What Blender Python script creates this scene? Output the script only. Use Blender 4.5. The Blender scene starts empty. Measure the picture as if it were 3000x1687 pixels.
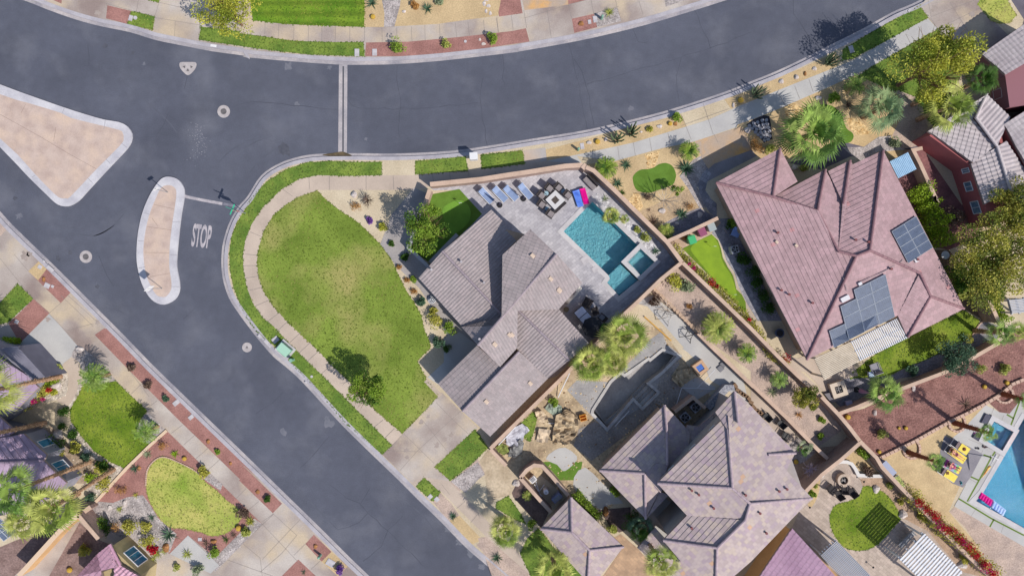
SUNE, SKYS, EXPO = 4.45, .125, 0.0
import bpy, bmesh, math, random
from mathutils import Vector, Matrix
from mathutils.geometry import tessellate_polygon
R = math.radians
random.seed(7)
scn = bpy.context.scene
COL = scn.collection
K = 0.0309          # metres per photo pixel on the ground
H = 62.0            # height of the drone
CROPS = {'F':(0,0,.85867),'a1':(0,0,2.415),'a2':(700,0,2.415),'a3':(1400,0,2.415),'a4':(2200,0,2.415),
 'b1':(0,550,2.415),'b2':(700,550,2.415),'b3':(1400,500,2.415),'b4':(2200,500,2.415),
 'c1':(0,1087,2.415),'c2':(700,1087,2.415),'c3':(1400,1087,2.415),'c4':(2200,1087,2.415),
 'd1':(1380,510,4.83),'d2':(1620,560,4.83),'d3':(1620,820,4.83),'d4':(1940,640,4.83),'d5':(2700,1180,6.44),'d6':(2380,1080,4.83),
 'e1':(1640,1020,3.22),'e2':(1380,1080,4.83),'e3':(0,980,4.83),'e4':(0,1230,4.83),'e5':(200,1387,4.83),'e6':(2700,0,6.44),'e7':(2700,700,4.83),
 'f1':(2180,180,4.83),'f2':(1700,400,4.83),'f3':(2060,250,4.83),'f4':(2260,980,2.73),'f5':(1420,1320,2.73),'f6':(2240,1360,2.73)}
def q(s, crop='F'):
    """surveyed points: 'crop: x,y x,y' -> photo pixels"""
    out = []
    for t in s.split():
        if t.endswith(':'): crop = t[:-1]; continue
        v = [float(a) for a in t.split(',')]
        ox, oy, sc = CROPS[crop]
        out.append((ox+v[0]/sc, oy+v[1]/sc) + tuple(v[2:]))
    return out
def W(p, z=None):
    """a surveyed point at height z -> its true place in metres"""
    if z is None: z = p[2] if len(p) > 2 else 0
    f = K*(H-z)/H
    return Vector(((p[0]-1500)*f, -(p[1]-843.5)*f, z))
def QW(s, z=0.13): return [W(p, z) for p in q(s)]
def P1(s, z=0.13): return QW(s, z)[0]
def smooth(pts, n=6, closed=True):
    m = len(pts); out = []
    rng = range(m) if closed else range(m-1)
    for i in rng:
        g = (lambda k: pts[k % m]) if closed else (lambda k: pts[max(0, min(m-1, k))])
        a, b, c, d = g(i-1), g(i), g(i+1), g(i+2)
        for k in range(n):
            t = k/n
            out.append(0.5*((2*b)+(-a+c)*t+(2*a-5*b+4*c-d)*t*t+(-a+3*b-3*c+d)*t**3))
    if not closed: out.append(pts[-1])
    return out

# ---------- materials ----------
MATS = {}
def mat(name, c1, c2=None, scale=1.0, detail=4, rough=.85, fine=None, fscale=30, famt=.25, bump=0, bscale=20, c3=None, c3scale=.25, c3lo=.5, c3hi=.65, spec=.3, metal=0, vec='Object', extra=None):
    if name in MATS: return MATS[name]
    m = bpy.data.materials.new(name); m.use_nodes = True; MATS[name] = m
    nt = m.node_tree; N = nt.nodes; L = nt.links
    b = N['Principled BSDF']; b.inputs['Roughness'].default_value = rough
    b.inputs['Specular IOR Level'].default_value = spec; b.inputs['Metallic'].default_value = metal
    tc = N.new('ShaderNodeTexCoord')
    def noise(sc, det=4):
        n = N.new('ShaderNodeTexNoise'); n.inputs['Scale'].default_value = sc; n.inputs['Detail'].default_value = det
        L.new(tc.outputs[vec], n.inputs['Vector']); return n
    def mix(f, a, bb, mode='MIX'):
        x = N.new('ShaderNodeMix'); x.data_type = 'RGBA'; x.blend_type = mode
        for inp, v in ((x.inputs[0], f), (x.inputs[6], a), (x.inputs[7], bb)):
            if hasattr(v, 'is_output'): L.new(v, inp)
            elif isinstance(v, (int, float)): inp.default_value = v
            else: inp.default_value = (*v, 1)
        return x.outputs[2]
    def ramp(o, lo, hi):
        r = N.new('ShaderNodeMapRange'); r.inputs[1].default_value = lo; r.inputs[2].default_value = hi; L.new(o, r.inputs[0]); return r.outputs[0]
    col = c1
    if c2 is not None: col = mix(ramp(noise(scale, detail).outputs[0], .35, .65), c1, c2)
    if c3 is not None: col = mix(ramp(noise(c3scale, 5).outputs[0], c3lo, c3hi), col, c3)
    if fine:
        f = ramp(noise(fscale, 3).outputs[0], .3, .7)
        v = N.new('ShaderNodeMapRange'); v.inputs[3].default_value = 1-famt; v.inputs[4].default_value = 1+famt; L.new(f, v.inputs[0])
        cc = N.new('ShaderNodeCombineColor')
        for i in range(3): L.new(v.outputs[0], cc.inputs[i])
        col = mix(1.0, col, cc.outputs[0], 'MULTIPLY')
    if extra: col = extra(N, L, tc, col, mix, ramp, noise)
    if hasattr(col, 'is_output'): L.new(col, b.inputs['Base Color'])
    else: b.inputs['Base Color'].default_value = (*col, 1)
    if bump:
        bn = N.new('ShaderNodeBump'); bn.inputs['Strength'].default_value = bump; bn.inputs['Distance'].default_value = .05
        L.new(noise(bscale, 4).outputs[0], bn.inputs['Height']); L.new(bn.outputs[0], b.inputs['Normal'])
    return m
def brick_extra(w, h, ca, cb, mortar, msize=.01, amt=1.0, uv='UV', off=.5, rot=0, bias=0):
    def f(N, L, tc, col, mix, ramp, noise):
        br = N.new('ShaderNodeTexBrick'); br.inputs['Scale'].default_value = 1
        br.inputs['Brick Width'].default_value = w; br.inputs['Row Height'].default_value = h
        br.inputs['Mortar Size'].default_value = msize; br.inputs['Mortar Smooth'].default_value = .1
        br.inputs['Bias'].default_value = bias
        br.inputs['Color1'].default_value = (*ca, 1); br.inputs['Color2'].default_value = (*cb, 1); br.inputs['Mortar'].default_value = (*mortar, 1)
        br.offset = off
        mp = N.new('ShaderNodeMapping'); mp.inputs['Rotation'].default_value = (0, 0, rot)
        L.new(tc.outputs[uv], mp.inputs[0]); L.new(mp.outputs[0], br.inputs['Vector'])
        return mix(amt, col, br.outputs[0], 'MULTIPLY')
    return f

# ---------- object helpers ----------
def link(name, me, m=None, parent=None):
    o = bpy.data.objects.new(name, me); COL.objects.link(o)
    if m is not None and hasattr(me, 'materials') and len(me.materials) == 0:
        for x in (m if isinstance(m, (list, tuple)) else [m]): me.materials.append(x)
    if parent is not None: o.parent = parent
    return o
def mesh(name, V, Fc, m=None, parent=None, uv=None):
    me = bpy.data.meshes.new(name); me.from_pydata([tuple(v) for v in V], [], Fc); me.update()
    return link(name, me, m, parent)
def bmo(name, bm, m=None, parent=None, sm=False):
    me = bpy.data.meshes.new(name); bm.to_mesh(me); bm.free()
    if sm:
        for p in me.polygons: p.use_smooth = True
    return link(name, me, m, parent)
def tag(o, label=None, cat=None, group=None, kind=None):
    if label: o['label'] = label
    if cat: o['category'] = cat
    if group: o['group'] = group
    if kind: o['kind'] = kind
    return o
def thing(name, label, cat, loc=(0,0,0), rz=0, group=None):
    o = bpy.data.objects.new(name, None); o.empty_display_size = .2; COL.objects.link(o)
    o.location = loc; o.rotation_euler = (0, 0, rz)
    return tag(o, label, cat, group)
KIDS = {}
def copy_tree(o, parent=None):
    c = o.copy(); COL.objects.link(c)
    if parent is not None: c.parent = parent
    for ch in list(o.children): copy_tree(ch, c)
    return c
def box(bm, cx, cy, cz, sx, sy, sz, rz=0, M=None):
    mt = Matrix.Translation((cx, cy, cz)) @ Matrix.Rotation(rz, 4, 'Z') @ Matrix.Diagonal((sx, sy, sz, 1))
    if M is not None: mt = M @ mt
    bmesh.ops.create_cube(bm, size=1, matrix=mt)
def cyl(bm, x, y, z0, z1, r1, r2=None, n=16):
    r2 = r1 if r2 is None else r2
    bmesh.ops.create_cone(bm, cap_ends=True, segments=n, radius1=r1, radius2=r2, depth=z1-z0, matrix=Matrix.Translation((x, y, (z0+z1)/2)))
def bar(bm, a, b, r=.03, r2=None, n=6):
    a, b = Vector(a), Vector(b); d = b-a
    if d.length < 1e-5: return
    M = Matrix.Translation((a+b)/2) @ d.to_track_quat('Z', 'Y').to_matrix().to_4x4()
    bmesh.ops.create_cone(bm, cap_ends=True, segments=n, radius1=r, radius2=r if r2 is None else r2, depth=d.length, matrix=M)
def prism(bm, pts, z0, z1):
    """vertical prism from 2D outline"""
    n = len(pts)
    lo = [bm.verts.new((p[0], p[1], z0)) for p in pts]; hi = [bm.verts.new((p[0], p[1], z1)) for p in pts]
    area = sum(pts[i][0]*pts[(i+1)%n][1]-pts[(i+1)%n][0]*pts[i][1] for i in range(n))
    if area < 0: lo.reverse(); hi.reverse()
    bm.faces.new(hi); bm.faces.new(lo[::-1])
    for i in range(n): bm.faces.new((lo[i], lo[(i+1)%n], hi[(i+1)%n], hi[i]))
def sheet_mesh(pts, z, holes=(), skirt=None):
    loops = [[Vector((p[0], p[1], 0)) for p in pts]]+[[Vector((p[0], p[1], 0)) for p in h] for h in holes]
    tris = tessellate_polygon(loops)
    V = [(p.x, p.y, z) for l in loops for p in l]; Fc = []
    for t in tris:
        a, b, c = (Vector(V[i]) for i in t)
        if (b-a).cross(c-a).z < 0: t = (t[0], t[2], t[1])
        Fc.append(tuple(t))
    if skirt is not None:
        # rebuild with correct indexing
        V = [(p.x, p.y, z) for l in loops for p in l]; nV = len(V); Fc = [f for f in Fc if len(f) == 3]
        V += [(p.x, p.y, skirt) for l in loops for p in l]; base = 0
        for l in loops:
            n = len(l)
            for i in range(n): Fc.append((base+i, base+(i+1)%n, nV+base+(i+1)%n, nV+base+i))
            base += n
    return V, Fc
UNIQ = [0]
SHEETS = []
def sheet(name, pts, layer, m, holes=(), label=None, cat=None, kind='structure', z=None, skirt=None):
    if z is None: SHEETS.append((name, [(p[0], p[1]) for p in pts], 0.13+0.004*layer, m.name))
    UNIQ[0] += 1; zz = (0.13+0.004*layer+UNIQ[0]*.00002) if z is None else z
    V, Fc = sheet_mesh(pts, zz, holes, skirt)
    o = mesh(name, V, Fc, m)
    tag(o, label, cat, None, kind)
    return o
def offs(line, d):
    """offset an open polyline to its left by d"""
    out = []
    for i, p in enumerate(line):
        a = line[max(0, i-1)]; b = line[min(len(line)-1, i+1)]
        t = (b-a); t.z = 0; t.normalize(); out.append(Vector((p.x-t.y*d, p.y+t.x*d, p.z)))
    return out
def ribbon(name, line, d0, d1, z0, z1, m, kind='structure', face=None):
    A = offs(line, d0); B = offs(line, d1); n = len(line)
    V = [(p.x, p.y, z0) for p in A]+[(p.x, p.y, z1) for p in B]; Fc = [(i, i+1, n+i+1, n+i) for i in range(n-1)]
    if face is not None:
        V += [(p.x, p.y, face) for p in A]; Fc += [(2*n+i, 2*n+i+1, i+1, i) for i in range(n-1)]
    o = mesh(name, V, Fc, m); return tag(o, kind=kind)
def D(h, k=1.0):
    h = h.lstrip('#'); r = []
    for i in (0, 2, 4):
        c = int(h[i:i+2], 16)/255; c = c/12.92 if c <= .04045 else ((c+.055)/1.055)**2.4
        r.append(min(.85, c*k))
    return tuple(r)
# scenery materials
def crackx(N, L, tc, col, mix, ramp, noise):
    v = N.new('ShaderNodeTexVoronoi'); v.feature = 'DISTANCE_TO_EDGE'; v.inputs['Scale'].default_value = .16
    n = noise(.5, 4); ad = N.new('ShaderNodeMix'); ad.data_type = 'RGBA'; ad.inputs[0].default_value = .12
    L.new(tc.outputs['Object'], ad.inputs[6]); L.new(n.outputs[1], ad.inputs[7]); L.new(ad.outputs[2], v.inputs['Vector'])
    mr = N.new('ShaderNodeMapRange'); mr.inputs[1].default_value = .0; mr.inputs[2].default_value = .006; mr.inputs[3].default_value = .62; mr.inputs[4].default_value = 1
    L.new(v.outputs['Distance'], mr.inputs[0])
    return mix(1, col, mr.outputs[0], 'MULTIPLY')
def wear(N, L, tc, col, mix, ramp, noise):
    n1 = noise(.09, 7); n1.inputs['Distortion'].default_value = 1.5; n2 = noise(1.4, 6)
    a = N.new('ShaderNodeMapRange'); a.inputs[1].default_value = .35; a.inputs[2].default_value = .68; a.inputs[3].default_value = .9; a.inputs[4].default_value = 1.08; L.new(n1.outputs[0], a.inputs[0])
    b = N.new('ShaderNodeMapRange'); b.inputs[1].default_value = .3; b.inputs[2].default_value = .7; b.inputs[3].default_value = .94; b.inputs[4].default_value = 1.06; L.new(n2.outputs[0], b.inputs[0])
    return mix(1, mix(1, col, a.outputs[0], 'MULTIPLY'), b.outputs[0], 'MULTIPLY')
ASPH = mat('asphalt', D('#505360'), D('#595c69'), .12, 6, .9, True, 14, .14, .3, 40, c3=D('#666873'), c3scale=.3, c3lo=.5, c3hi=.8, extra=wear)
CONC = mat('concrete', D('#b4afad'), D('#a59f9d'), .35, 5, .85, True, 12, .07, .1, 30, c3=D('#bfa48a'), c3scale=.12, c3lo=.52, c3hi=.7)
CONCB = mat('beige_concrete', D('#bdad9f'), D('#ab9c90'), .4, 5, .85, True, 12, .06, .1, 30)
CONCG = mat('grey_concrete', D('#b5b3b1'), D('#a9a7a7'), .5, 5, .85, True, 12, .05, .1, 30)
CONCS = mat('stained_concrete', D('#b9b0a9'), D('#8c7d78'), .22, 6, .8, True, 9, .08, .1, 30, c3=D('#bcab94'), c3scale=.28, c3lo=.5, c3hi=.68)
KERB = mat('kerb_concrete', D('#aeaab0'), D('#9c98a0'), .8, 5, .85, True, 10, .08, .1, 30)
GUT = mat('gutter_concrete', D('#b0a9aa'), D('#8d8a92'), .5, 5, .85, True, 6, .12, .1, 30)
ISLK = mat('island_kerb_concrete', D('#c3c1c6'), D('#adabb3'), .7, 5, .85, True, 10, .07, .1, 30)
TANC = mat('island_surface', D('#bfaca2'), D('#af9b92'), .9, 6, .9, True, 9, .07, .1, 30, c3=D('#c6b0a0'), c3scale=.7, c3lo=.45, c3hi=.7)
LAWN = mat('lawn_big', D('#62762a'), D('#7b8e3a'), .28, 5, .95, True, 9, .22, .6, 14, c3=D('#9a945a'), c3scale=.16, c3lo=.48, c3hi=.68)
LAWNB = mat('lawn_bright', D('#54702a'), D('#778a3a'), .6, 5, .95, True, 10, .22, .6, 14)
LAWNY = mat('lawn_pale', D('#97a24c'), D('#b3ad63'), .4, 5, .95, True, 10, .18, .6, 14, c3=D('#7f9638'), c3scale=.35, c3lo=.5, c3hi=.7)
LAWNG = mat('lawn_garden', D('#587218'), D('#7d8c30'), .45, 5, .95, True, 9, .22, .6, 14, c3=D('#a0a04c'), c3scale=.5, c3lo=.62, c3hi=.8)
def mow(N, L, tc, col, mix, ramp, noise):
    w = N.new('ShaderNodeTexWave'); w.bands_direction = 'Y'; w.inputs['Scale'].default_value = .33; w.inputs['Distortion'].default_value = .6
    L.new(tc.outputs['Object'], w.inputs[0])
    r = N.new('ShaderNodeMapRange'); r.inputs[3].default_value = .72; r.inputs[4].default_value = 1.12; L.new(w.outputs[0], r.inputs[0])
    return mix(1, col, r.outputs[0], 'MULTIPLY')
LAWNM = mat('lawn_mown', D('#557a1a'), D('#728a28'), .4, 5, .95, True, 9, .2, .6, 14, extra=mow)
TURF = mat('artificial_turf', D('#5f8030'), D('#557327'), 1.2, 4, .95, True, 12, .12, .2, 30)
TURFL = mat('putting_turf', D('#84a02c'), D('#78942a'), 1.2, 4, .95, True, 12, .06, .1, 30)
TURFD = mat('fringe_turf', D('#6c8426'), D('#5a7420'), 1.2, 4, .95, True, 12, .15, .2, 30)
SAND = mat('tan_gravel', D('#c2aa84'), D('#b29b78'), .5, 5, .95, True, 9, .14, .5, 20)
SANDL = mat('pale_soil', D('#c6b8a0'), D('#b5a68e'), .4, 5, .95, True, 8, .12, .3, 14)
DIRT = mat('dug_earth', D('#bca98c'), D('#9a8871'), .5, 6, .95, True, 5, .2, 1.0, 4, c3=D('#8d7a64'), c3scale=.6, c3lo=.55, c3hi=.75)
REDG = mat('red_gravel', D('#a0756e'), D('#8e6660'), .8, 5, .95, True, 9, .2, .6, 18)
REDD = mat('red_bark_gravel', D('#8f6a63'), D('#775550'), 1.2, 5, .95, True, 7, .38, .9, 9)
PINKG = mat('pink_gravel', D('#bba699'), D('#a5938a'), .8, 5, .95, True, 9, .2, .6, 18)
GREYG = mat('grey_gravel', D('#b3aaa8'), D('#8d8584'), 1.5, 5, .95, True, 7, .38, .9, 10)
RIVG = mat('river_rock', D('#c4baae'), D('#958a80'), 2.5, 4, .9, True, 6, .4, 1.0, 7)
TANR = mat('tan_cobble', D('#d9bd8f'), D('#b08d5e'), 3.5, 3, .9, True, 5, .35, 1.0, 6)
STAMP = mat('stamped_tan_concrete', D('#b79a7c'), D('#a3978f'), .35, 5, .7, True, 9, .08, .1, 30, c3=D('#cf9f62'), c3scale=.45, c3lo=.52, c3hi=.66)
WHITEG = mat('white_pebbles', D('#cfcdd0'), D('#9c9aa0'), 3.5, 4, .9, True, 6, .35, 1.0, 8)
def pav(w, h, a, b, m_, rot=0, msz=.012): return brick_extra(w, h, a, b, m_, msz, 1.0, 'Object', .5, rot)
W1 = (1, 1, 1)
PAVER = mat('grey_pavers', D('#b6b3b8'), D('#a5a2a8'), .8, 4, .8, True, 8, .08, .2, 20, extra=pav(.42, .28, (1.08,1.08,1.08), (.82,.82,.84), (.7,.7,.72), R(-38)))
PAVET = mat('tan_pavers', D('#b9a99f'), D('#a89a90'), .8, 4, .8, True, 8, .08, .2, 20, extra=pav(.42, .28, (1.08,1.08,1.06), (.85,.84,.83), (.75,.74,.72), R(40)))
PAVED = mat('path_pavers', D('#a2a0a6'), D('#8c8a92'), .8, 4, .8, True, 8, .08, .2, 20, extra=pav(.36, .36, (1.15,1.15,1.15), (.65,.65,.68), (.5,.5,.52), R(30)))
SLATE = mat('shale_slabs', D('#8f8c92'), D('#807c80'), .8, 4, .8, True, 8, .08)
COPE = mat('pool_coping', D('#c0bdbf'), D('#b2afb2'), 1.0, 4, .8, True, 8, .05)
PLAST = mat('pool_plaster', D('#86c0ca'), D('#78b2bf'), 2.0, 5, .8, True, 6, .06)
PLASTB = mat('pool_plaster_blue', D('#66bbdc'), D('#5fb4d7'), 2.0, 5, .8, True, 6, .05)
GUNITE = mat('bare_gunite', D('#a5a19f'), D('#8c8a8b'), .6, 6, .9, True, 6, .12, .3, 14)
def water():
    m = bpy.data.materials.new('pool_water'); m.use_nodes = True; nt = m.node_tree; N = nt.nodes; L = nt.links
    N.remove(N['Principled BSDF']); out = N['Material Output']
    tr = N.new('ShaderNodeBsdfTransparent'); tr.inputs[0].default_value = (.86, .96, .975, 1)
    gl = N.new('ShaderNodeBsdfGlossy'); gl.inputs['Roughness'].default_value = .04; gl.inputs[0].default_value = (1, 1, 1, 1)
    fr = N.new('ShaderNodeFresnel'); fr.inputs[0].default_value = 1.33
    n = N.new('ShaderNodeTexNoise'); n.inputs['Scale'].default_value = 5; n.inputs['Detail'].default_value = 4; n.inputs['Distortion'].default_value = .8
    tc = N.new('ShaderNodeTexCoord'); L.new(tc.outputs['Object'], n.inputs[0])
    b = N.new('ShaderNodeBump'); b.inputs['Strength'].default_value = .9; b.inputs['Distance'].default_value = .12
    L.new(n.outputs[0], b.inputs['Height']); L.new(b.outputs[0], gl.inputs['Normal']); L.new(b.outputs[0], fr.inputs['Normal'])
    mx = N.new('ShaderNodeMixShader'); L.new(fr.outputs[0], mx.inputs[0]); L.new(tr.outputs[0], mx.inputs[1]); L.new(gl.outputs[0], mx.inputs[2])
    L.new(mx.outputs[0], out.inputs[0]); MATS['pool_water'] = m; return m
WATER = water()

# ---------- roads ----------
big = [Vector((-150, -110, 0)), Vector((150, -110, 0)), Vector((150, 110, 0)), Vector((-150, 110, 0))]
PIT = QW('e1: 318,608 325,582 488,325 575,245 610,272 835,115 850,128 970,28 1100,75 960,215 812,330 912,415 778,548 690,458 445,745', .13)
# the asphalt sheet (opened where the dug pool goes below it)
POOL = QW('d2: 150,570 560,150 1200,770 975,1003 1215,1250 935,1481 765,1295 805,1240 785,1190', .13)
SPA = QW('d2: 1050,1000 1240,812 1440,1000 1240,1190', .13)
POOLR = QW('c4: 1932,330 1880,420 1850,500 1640,860 1590,915 1890,1085 2300,1330 2500,400', .13)
SPAR = QW('d5: 1370,345 1740,545 1530,900 1190,690', .13)
def grow(poly, d):
    c = sum(poly, Vector())/len(poly); return [p+(p-c).normalized()*d for p in poly]
HOLES = [POOL, SPA, POOLR, SPAR, PIT]
sheet('road', big, 0, ASPH, holes=HOLES, z=0)
N_EDGE = QW('a1: -420,-120 -200,-75 0,-40 170,5 350,75 520,135 700,185 920,230 1100,285 1320,330 1500,365 1720,395 a2: 40,405 300,430 690,458 900,460 1120,455 1450,430 1932,375 a3: 300,365 640,305 900,250 1200,175 1500,85 1700,22 1932,-55 2300,-190', 0)
S_EDGE = QW('b1: -900,-900 -300,-180 0,165 100,275 260,430 430,595 570,735 720,885 870,1035 1020,1190 1170,1340 c2: 0,545 200,740 400,935 600,1130 800,1330 925,1449 1200,1720', 0)
C_EDGE = QW('a4: 1600,-225 1200,0 1000,88 800,200 600,300 380,410 190,500 0,577 a3: 1750,650 1430,755 1160,830 770,920 400,980 a2: 1650,1050 1400,1075 1100,1087 800,1085 600,1088 460,1102 300,1150 160,1240 b1: 1750,62 1690,130 1630,230 1590,340 1570,440 1567,560 1580,660 1620,780 1690,890 1760,985 1830,1075 b2: 240,1190 330,1265 450,1375 c2: 700,350 860,510 1010,655 1130,770 1280,920 1430,1065 1600,1240 1750,1370 1900,1500 2200,1760', 0)
N_EDGE = smooth(N_EDGE, 3, False); S_EDGE = smooth(S_EDGE, 2, False); C_EDGE = smooth(C_EDGE, 4, False)
KW, GW = .34, .30
# which side is the block on: north block lies left of an eastward line, the others likewise by choice of direction
S_IN = S_EDGE[::-1]          # travelling up-left, block (south-west) on the left
C_IN = C_EDGE                # travelling from the right end, down and round: block on the left
for nm, e in (('north', N_EDGE), ('west', S_IN), ('centre', C_IN)):
    ribbon('gutter', e, 0, GW, .006, .012, GUT)
    ribbon('kerb', e, GW, GW+KW, .135, .15, KERB, face=0)
nb = offs(N_EDGE, GW+.1); wb = offs(S_IN, GW+.1); cb = offs(C_IN, GW+.1)
n_poly = nb+[Vector((140, 100, 0)), Vector((-140, 100, 0))]
w_poly = wb+[Vector((-140, 60, 0)), Vector((-140, -100, 0)), Vector((20, -100, 0))]
c_poly = cb+[Vector((60, -100, 0)), Vector((140, -100, 0)), Vector((140, 90, 0))]
sheet('north_pavement', n_poly, 0, CONCS)
sheet('west_pavement', w_poly, 0, CONCS)
sheet('ground', c_poly, 0, SANDL, holes=HOLES)
def S(name, s, layer, m, n=0, **kw):
    pts = QW(s, .13+.004*layer)
    if n: pts = smooth(pts, n)
    return sheet(name, pts, layer, m, **kw)
def line_marks(name, segs, w, z, m, kind='structure', crop='F'):
    V, Fc = [], []
    for s in segs:
        pts = QW(s, z)
        for a, b in zip(pts, pts[1:]):
            t = (b-a).normalized(); n = Vector((-t.y, t.x, 0))*w/2; k = len(V)
            V += [a-n, b-n, b+n, a+n]; Fc.append((k, k+1, k+2, k+3))
    o = mesh(name, [(v.x, v.y, z) for v in V], Fc, m); return tag(o, kind=kind)
# islands
for nm, o_, i_, lab in (('a', 'a1: 0,598 200,672 450,760 600,808 740,848 840,864 900,895 932,945 928,1000 895,1055 820,1135 700,1262 600,1372 560,1415 b1: 520,115 480,131 430,128 385,103 330,50 a1: 200,1252 0,1042 -500,560 -500,400', 'a1: 0,668 200,730 430,800 500,835 700,885 840,920 868,940 875,985 850,1030 680,1200 500,1390 470,1402 430,1402 385,1372 250,1235 130,1100 0,980 -500,500 -500,450', ''),
                        ('b', 'b1: 1190,-78 1250,-63 1290,-20 1304,45 1280,200 1265,330 1252,470 1250,560 1268,660 1268,730 1235,790 1160,826 1090,805 1040,750 1000,670 972,560 965,460 974,330 1000,200 1040,90 1090,0 1140,-62', 'b1: 1195,-18 1235,0 1248,40 1235,150 1215,280 1200,430 1198,560 1212,660 1210,720 1180,765 1150,773 1110,760 1075,710 1035,620 1018,520 1015,420 1030,300 1060,180 1100,80 1140,0', '')):
    O, I = QW(o_, .15), QW(i_, .15)
    if nm == 'b': O, I = smooth(O, 3), smooth(I, 3)
    else: O = smooth(O, 2); I = smooth(I, 2)
    sheet('island_kerb', O, 0, ISLK, holes=[I], z=.15, skirt=0)
    sheet('traffic_island', I, 0, TANC, z=.142)
line_marks('island_joints', ['a1: 0,810 280,965 480,1085 680,1195', 'a1: 395,900 380,1000', 'a1: 180,740 150,800', 'b1: 1090,120 1230,150', 'b1: 1040,275 1215,300', 'b1: 1020,458 1200,460', 'b1: 1060,630 1200,605', 'b1: 1075,215 1115,270'], .03, .1465, mat('island_joint', D('#8f7c74')))
line_marks('island_kerb_joints', ['a1: 455,765 440,800', 'a1: 745,852 735,915', 'a1: 860,1015 900,1045', 'a1: 750,1125 780,1160', 'a1: 620,1260 655,1295', 'a1: 225,1255 250,1240', 'b1: 1020,178 1062,190', 'b1: 975,375 1018,378', 'b1: 982,568 1028,560', 'b1: 1050,740 1085,715', 'b1: 1218,240 1275,240', 'b1: 1200,474 1252,474', 'b1: 1212,698 1268,700'], .035, .1535, mat('kerb_joint', D('#8d8a92')))
# cross gutter (valley gutter) over the street
sheet('cross_gutter', QW('a2: 708,460 768,460 764,1082 702,1082', 0), 0, GUT, z=.005)
sheet('gutter_channel', QW('a2: 733,470 744,470 742,1075 731,1075', 0), 0, mat('wet_channel', D('#54555c')), z=.009)
sheet('gutter_mud', smooth(QW('a2: 590,1098 690,1080 740,1076 800,1105 700,1108', 0), 4), 0, mat('mud', D('#4a4234'), D('#6a5c46'), 2, rough=.4), z=.03)
def meander(s, z, seg=.7, amp=.09, n=None):
    pts = QW(s, z); out = [pts[0]]
    for a, b in zip(pts, pts[1:]):
        L_ = (b-a).length; k = max(1, int(L_/seg)); t = (b-a).normalized(); nn = Vector((-t.y, t.x, 0))
        for i in range(1, k+1): out.append(a+(b-a)*i/k+nn*random.uniform(-amp, amp))
    return out
CRACK = mat('crack_tar', D('#474a56'))
cr = ['a2: 1120,460 1118,560 1135,640 1150,765 1135,800 1135,975', 'a2: 765,700 800,750 850,772 1150,770 1420,755 1690,730', 'a2: 1725,555 1700,690 1725,850 1760,1035',
 'a3: 175,390 180,480 175,560 190,600', 'a3: 642,305 665,420 690,520 720,620 745,800 770,920', 'a3: 680,420 740,500 770,620 800,760 822,890', 'a3: 770,600 1100,500 1430,410 1640,345 1932,235', 'a3: 1440,410 1410,540 1405,640 1425,750', 'a3: 1530,70 1600,220 1645,345', 'a3: 1095,200 1130,300 1200,310',
 'a4: 300,0 305,100 420,280', 'a2: 0,740 100,725 300,738 450,750 690,772', 'c2: 640,460 560,560 430,680', 'c2: 640,800 760,900 850,935 1050,1130 1300,1370', 'c2: 860,935 930,830', 'c2: 1160,1020 1060,1120 1010,1240 880,1345', 'c2: 910,1005 850,1070 700,1120', 'b1: 1380,850 1330,900 1300,930', 'a1: 1325,540 1310,630', 'c2: 310,150 230,230 120,300', 'b1: 700,480 760,620 800,700', 'a1: 620,320 630,470', 'a1: 1190,800 1160,880 1110,950']
V, Fc = [], []
for s in cr:
    pts = meander(s, .004)
    for a, b in zip(pts, pts[1:]):
        t = (b-a).normalized(); n = Vector((-t.y, t.x, 0))*random.uniform(.012, .03); k = len(V)
        V += [(p.x, p.y, .004) for p in (a-n, b-n, b+n, a+n)]; Fc.append((k, k+1, k+2, k+3))
tag(mesh('road_cracks', V, Fc, CRACK), kind='structure')
# tyre scuffs: faint broad dark arcs worn into the junction
SCUFF = mat('tyre_polish', D('#50535f'), D('#595c68'), .8)
def arcs(lst, w):
    V, Fc = [], []
    for s in lst:
        pts = smooth(QW(s, .003), 6, False)
        for i, (a, b) in enumerate(zip(pts, pts[1:])):
            t = (b-a).normalized(); e = math.sin(math.pi*i/len(pts)); e2 = math.sin(math.pi*(i+1)/len(pts)); n = Vector((-t.y, t.x, 0))*w/2; k = len(V)
            V += [(p.x, p.y, .003) for p in (a-n*e, b-n*e2, b+n*e2, a+n*e)]; Fc.append((k, k+1, k+2, k+3))
    tag(mesh('tyre_marks', V, Fc, SCUFF), kind='structure')
arcs(['a1: 850,560 1000,690 1180,850 1260,950', 'b1: 640,250 560,280 450,280 380,250', 'b1: 860,230 700,330 560,330 440,310', 'a1: 1550,1250 1650,1120 1780,1020 1932,960', 'a1: 1520,1180 1640,1060 1800,980', 'b1: 930,60 880,180 760,300 640,350', 'a2: 60,1250 140,1140 260,1060 420,1010', 'c2: 430,840 560,980 700,1120', 'c2: 1100,860 1300,1020 1420,1180', 'b1: 700,720 820,850 900,900'], .12)
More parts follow.
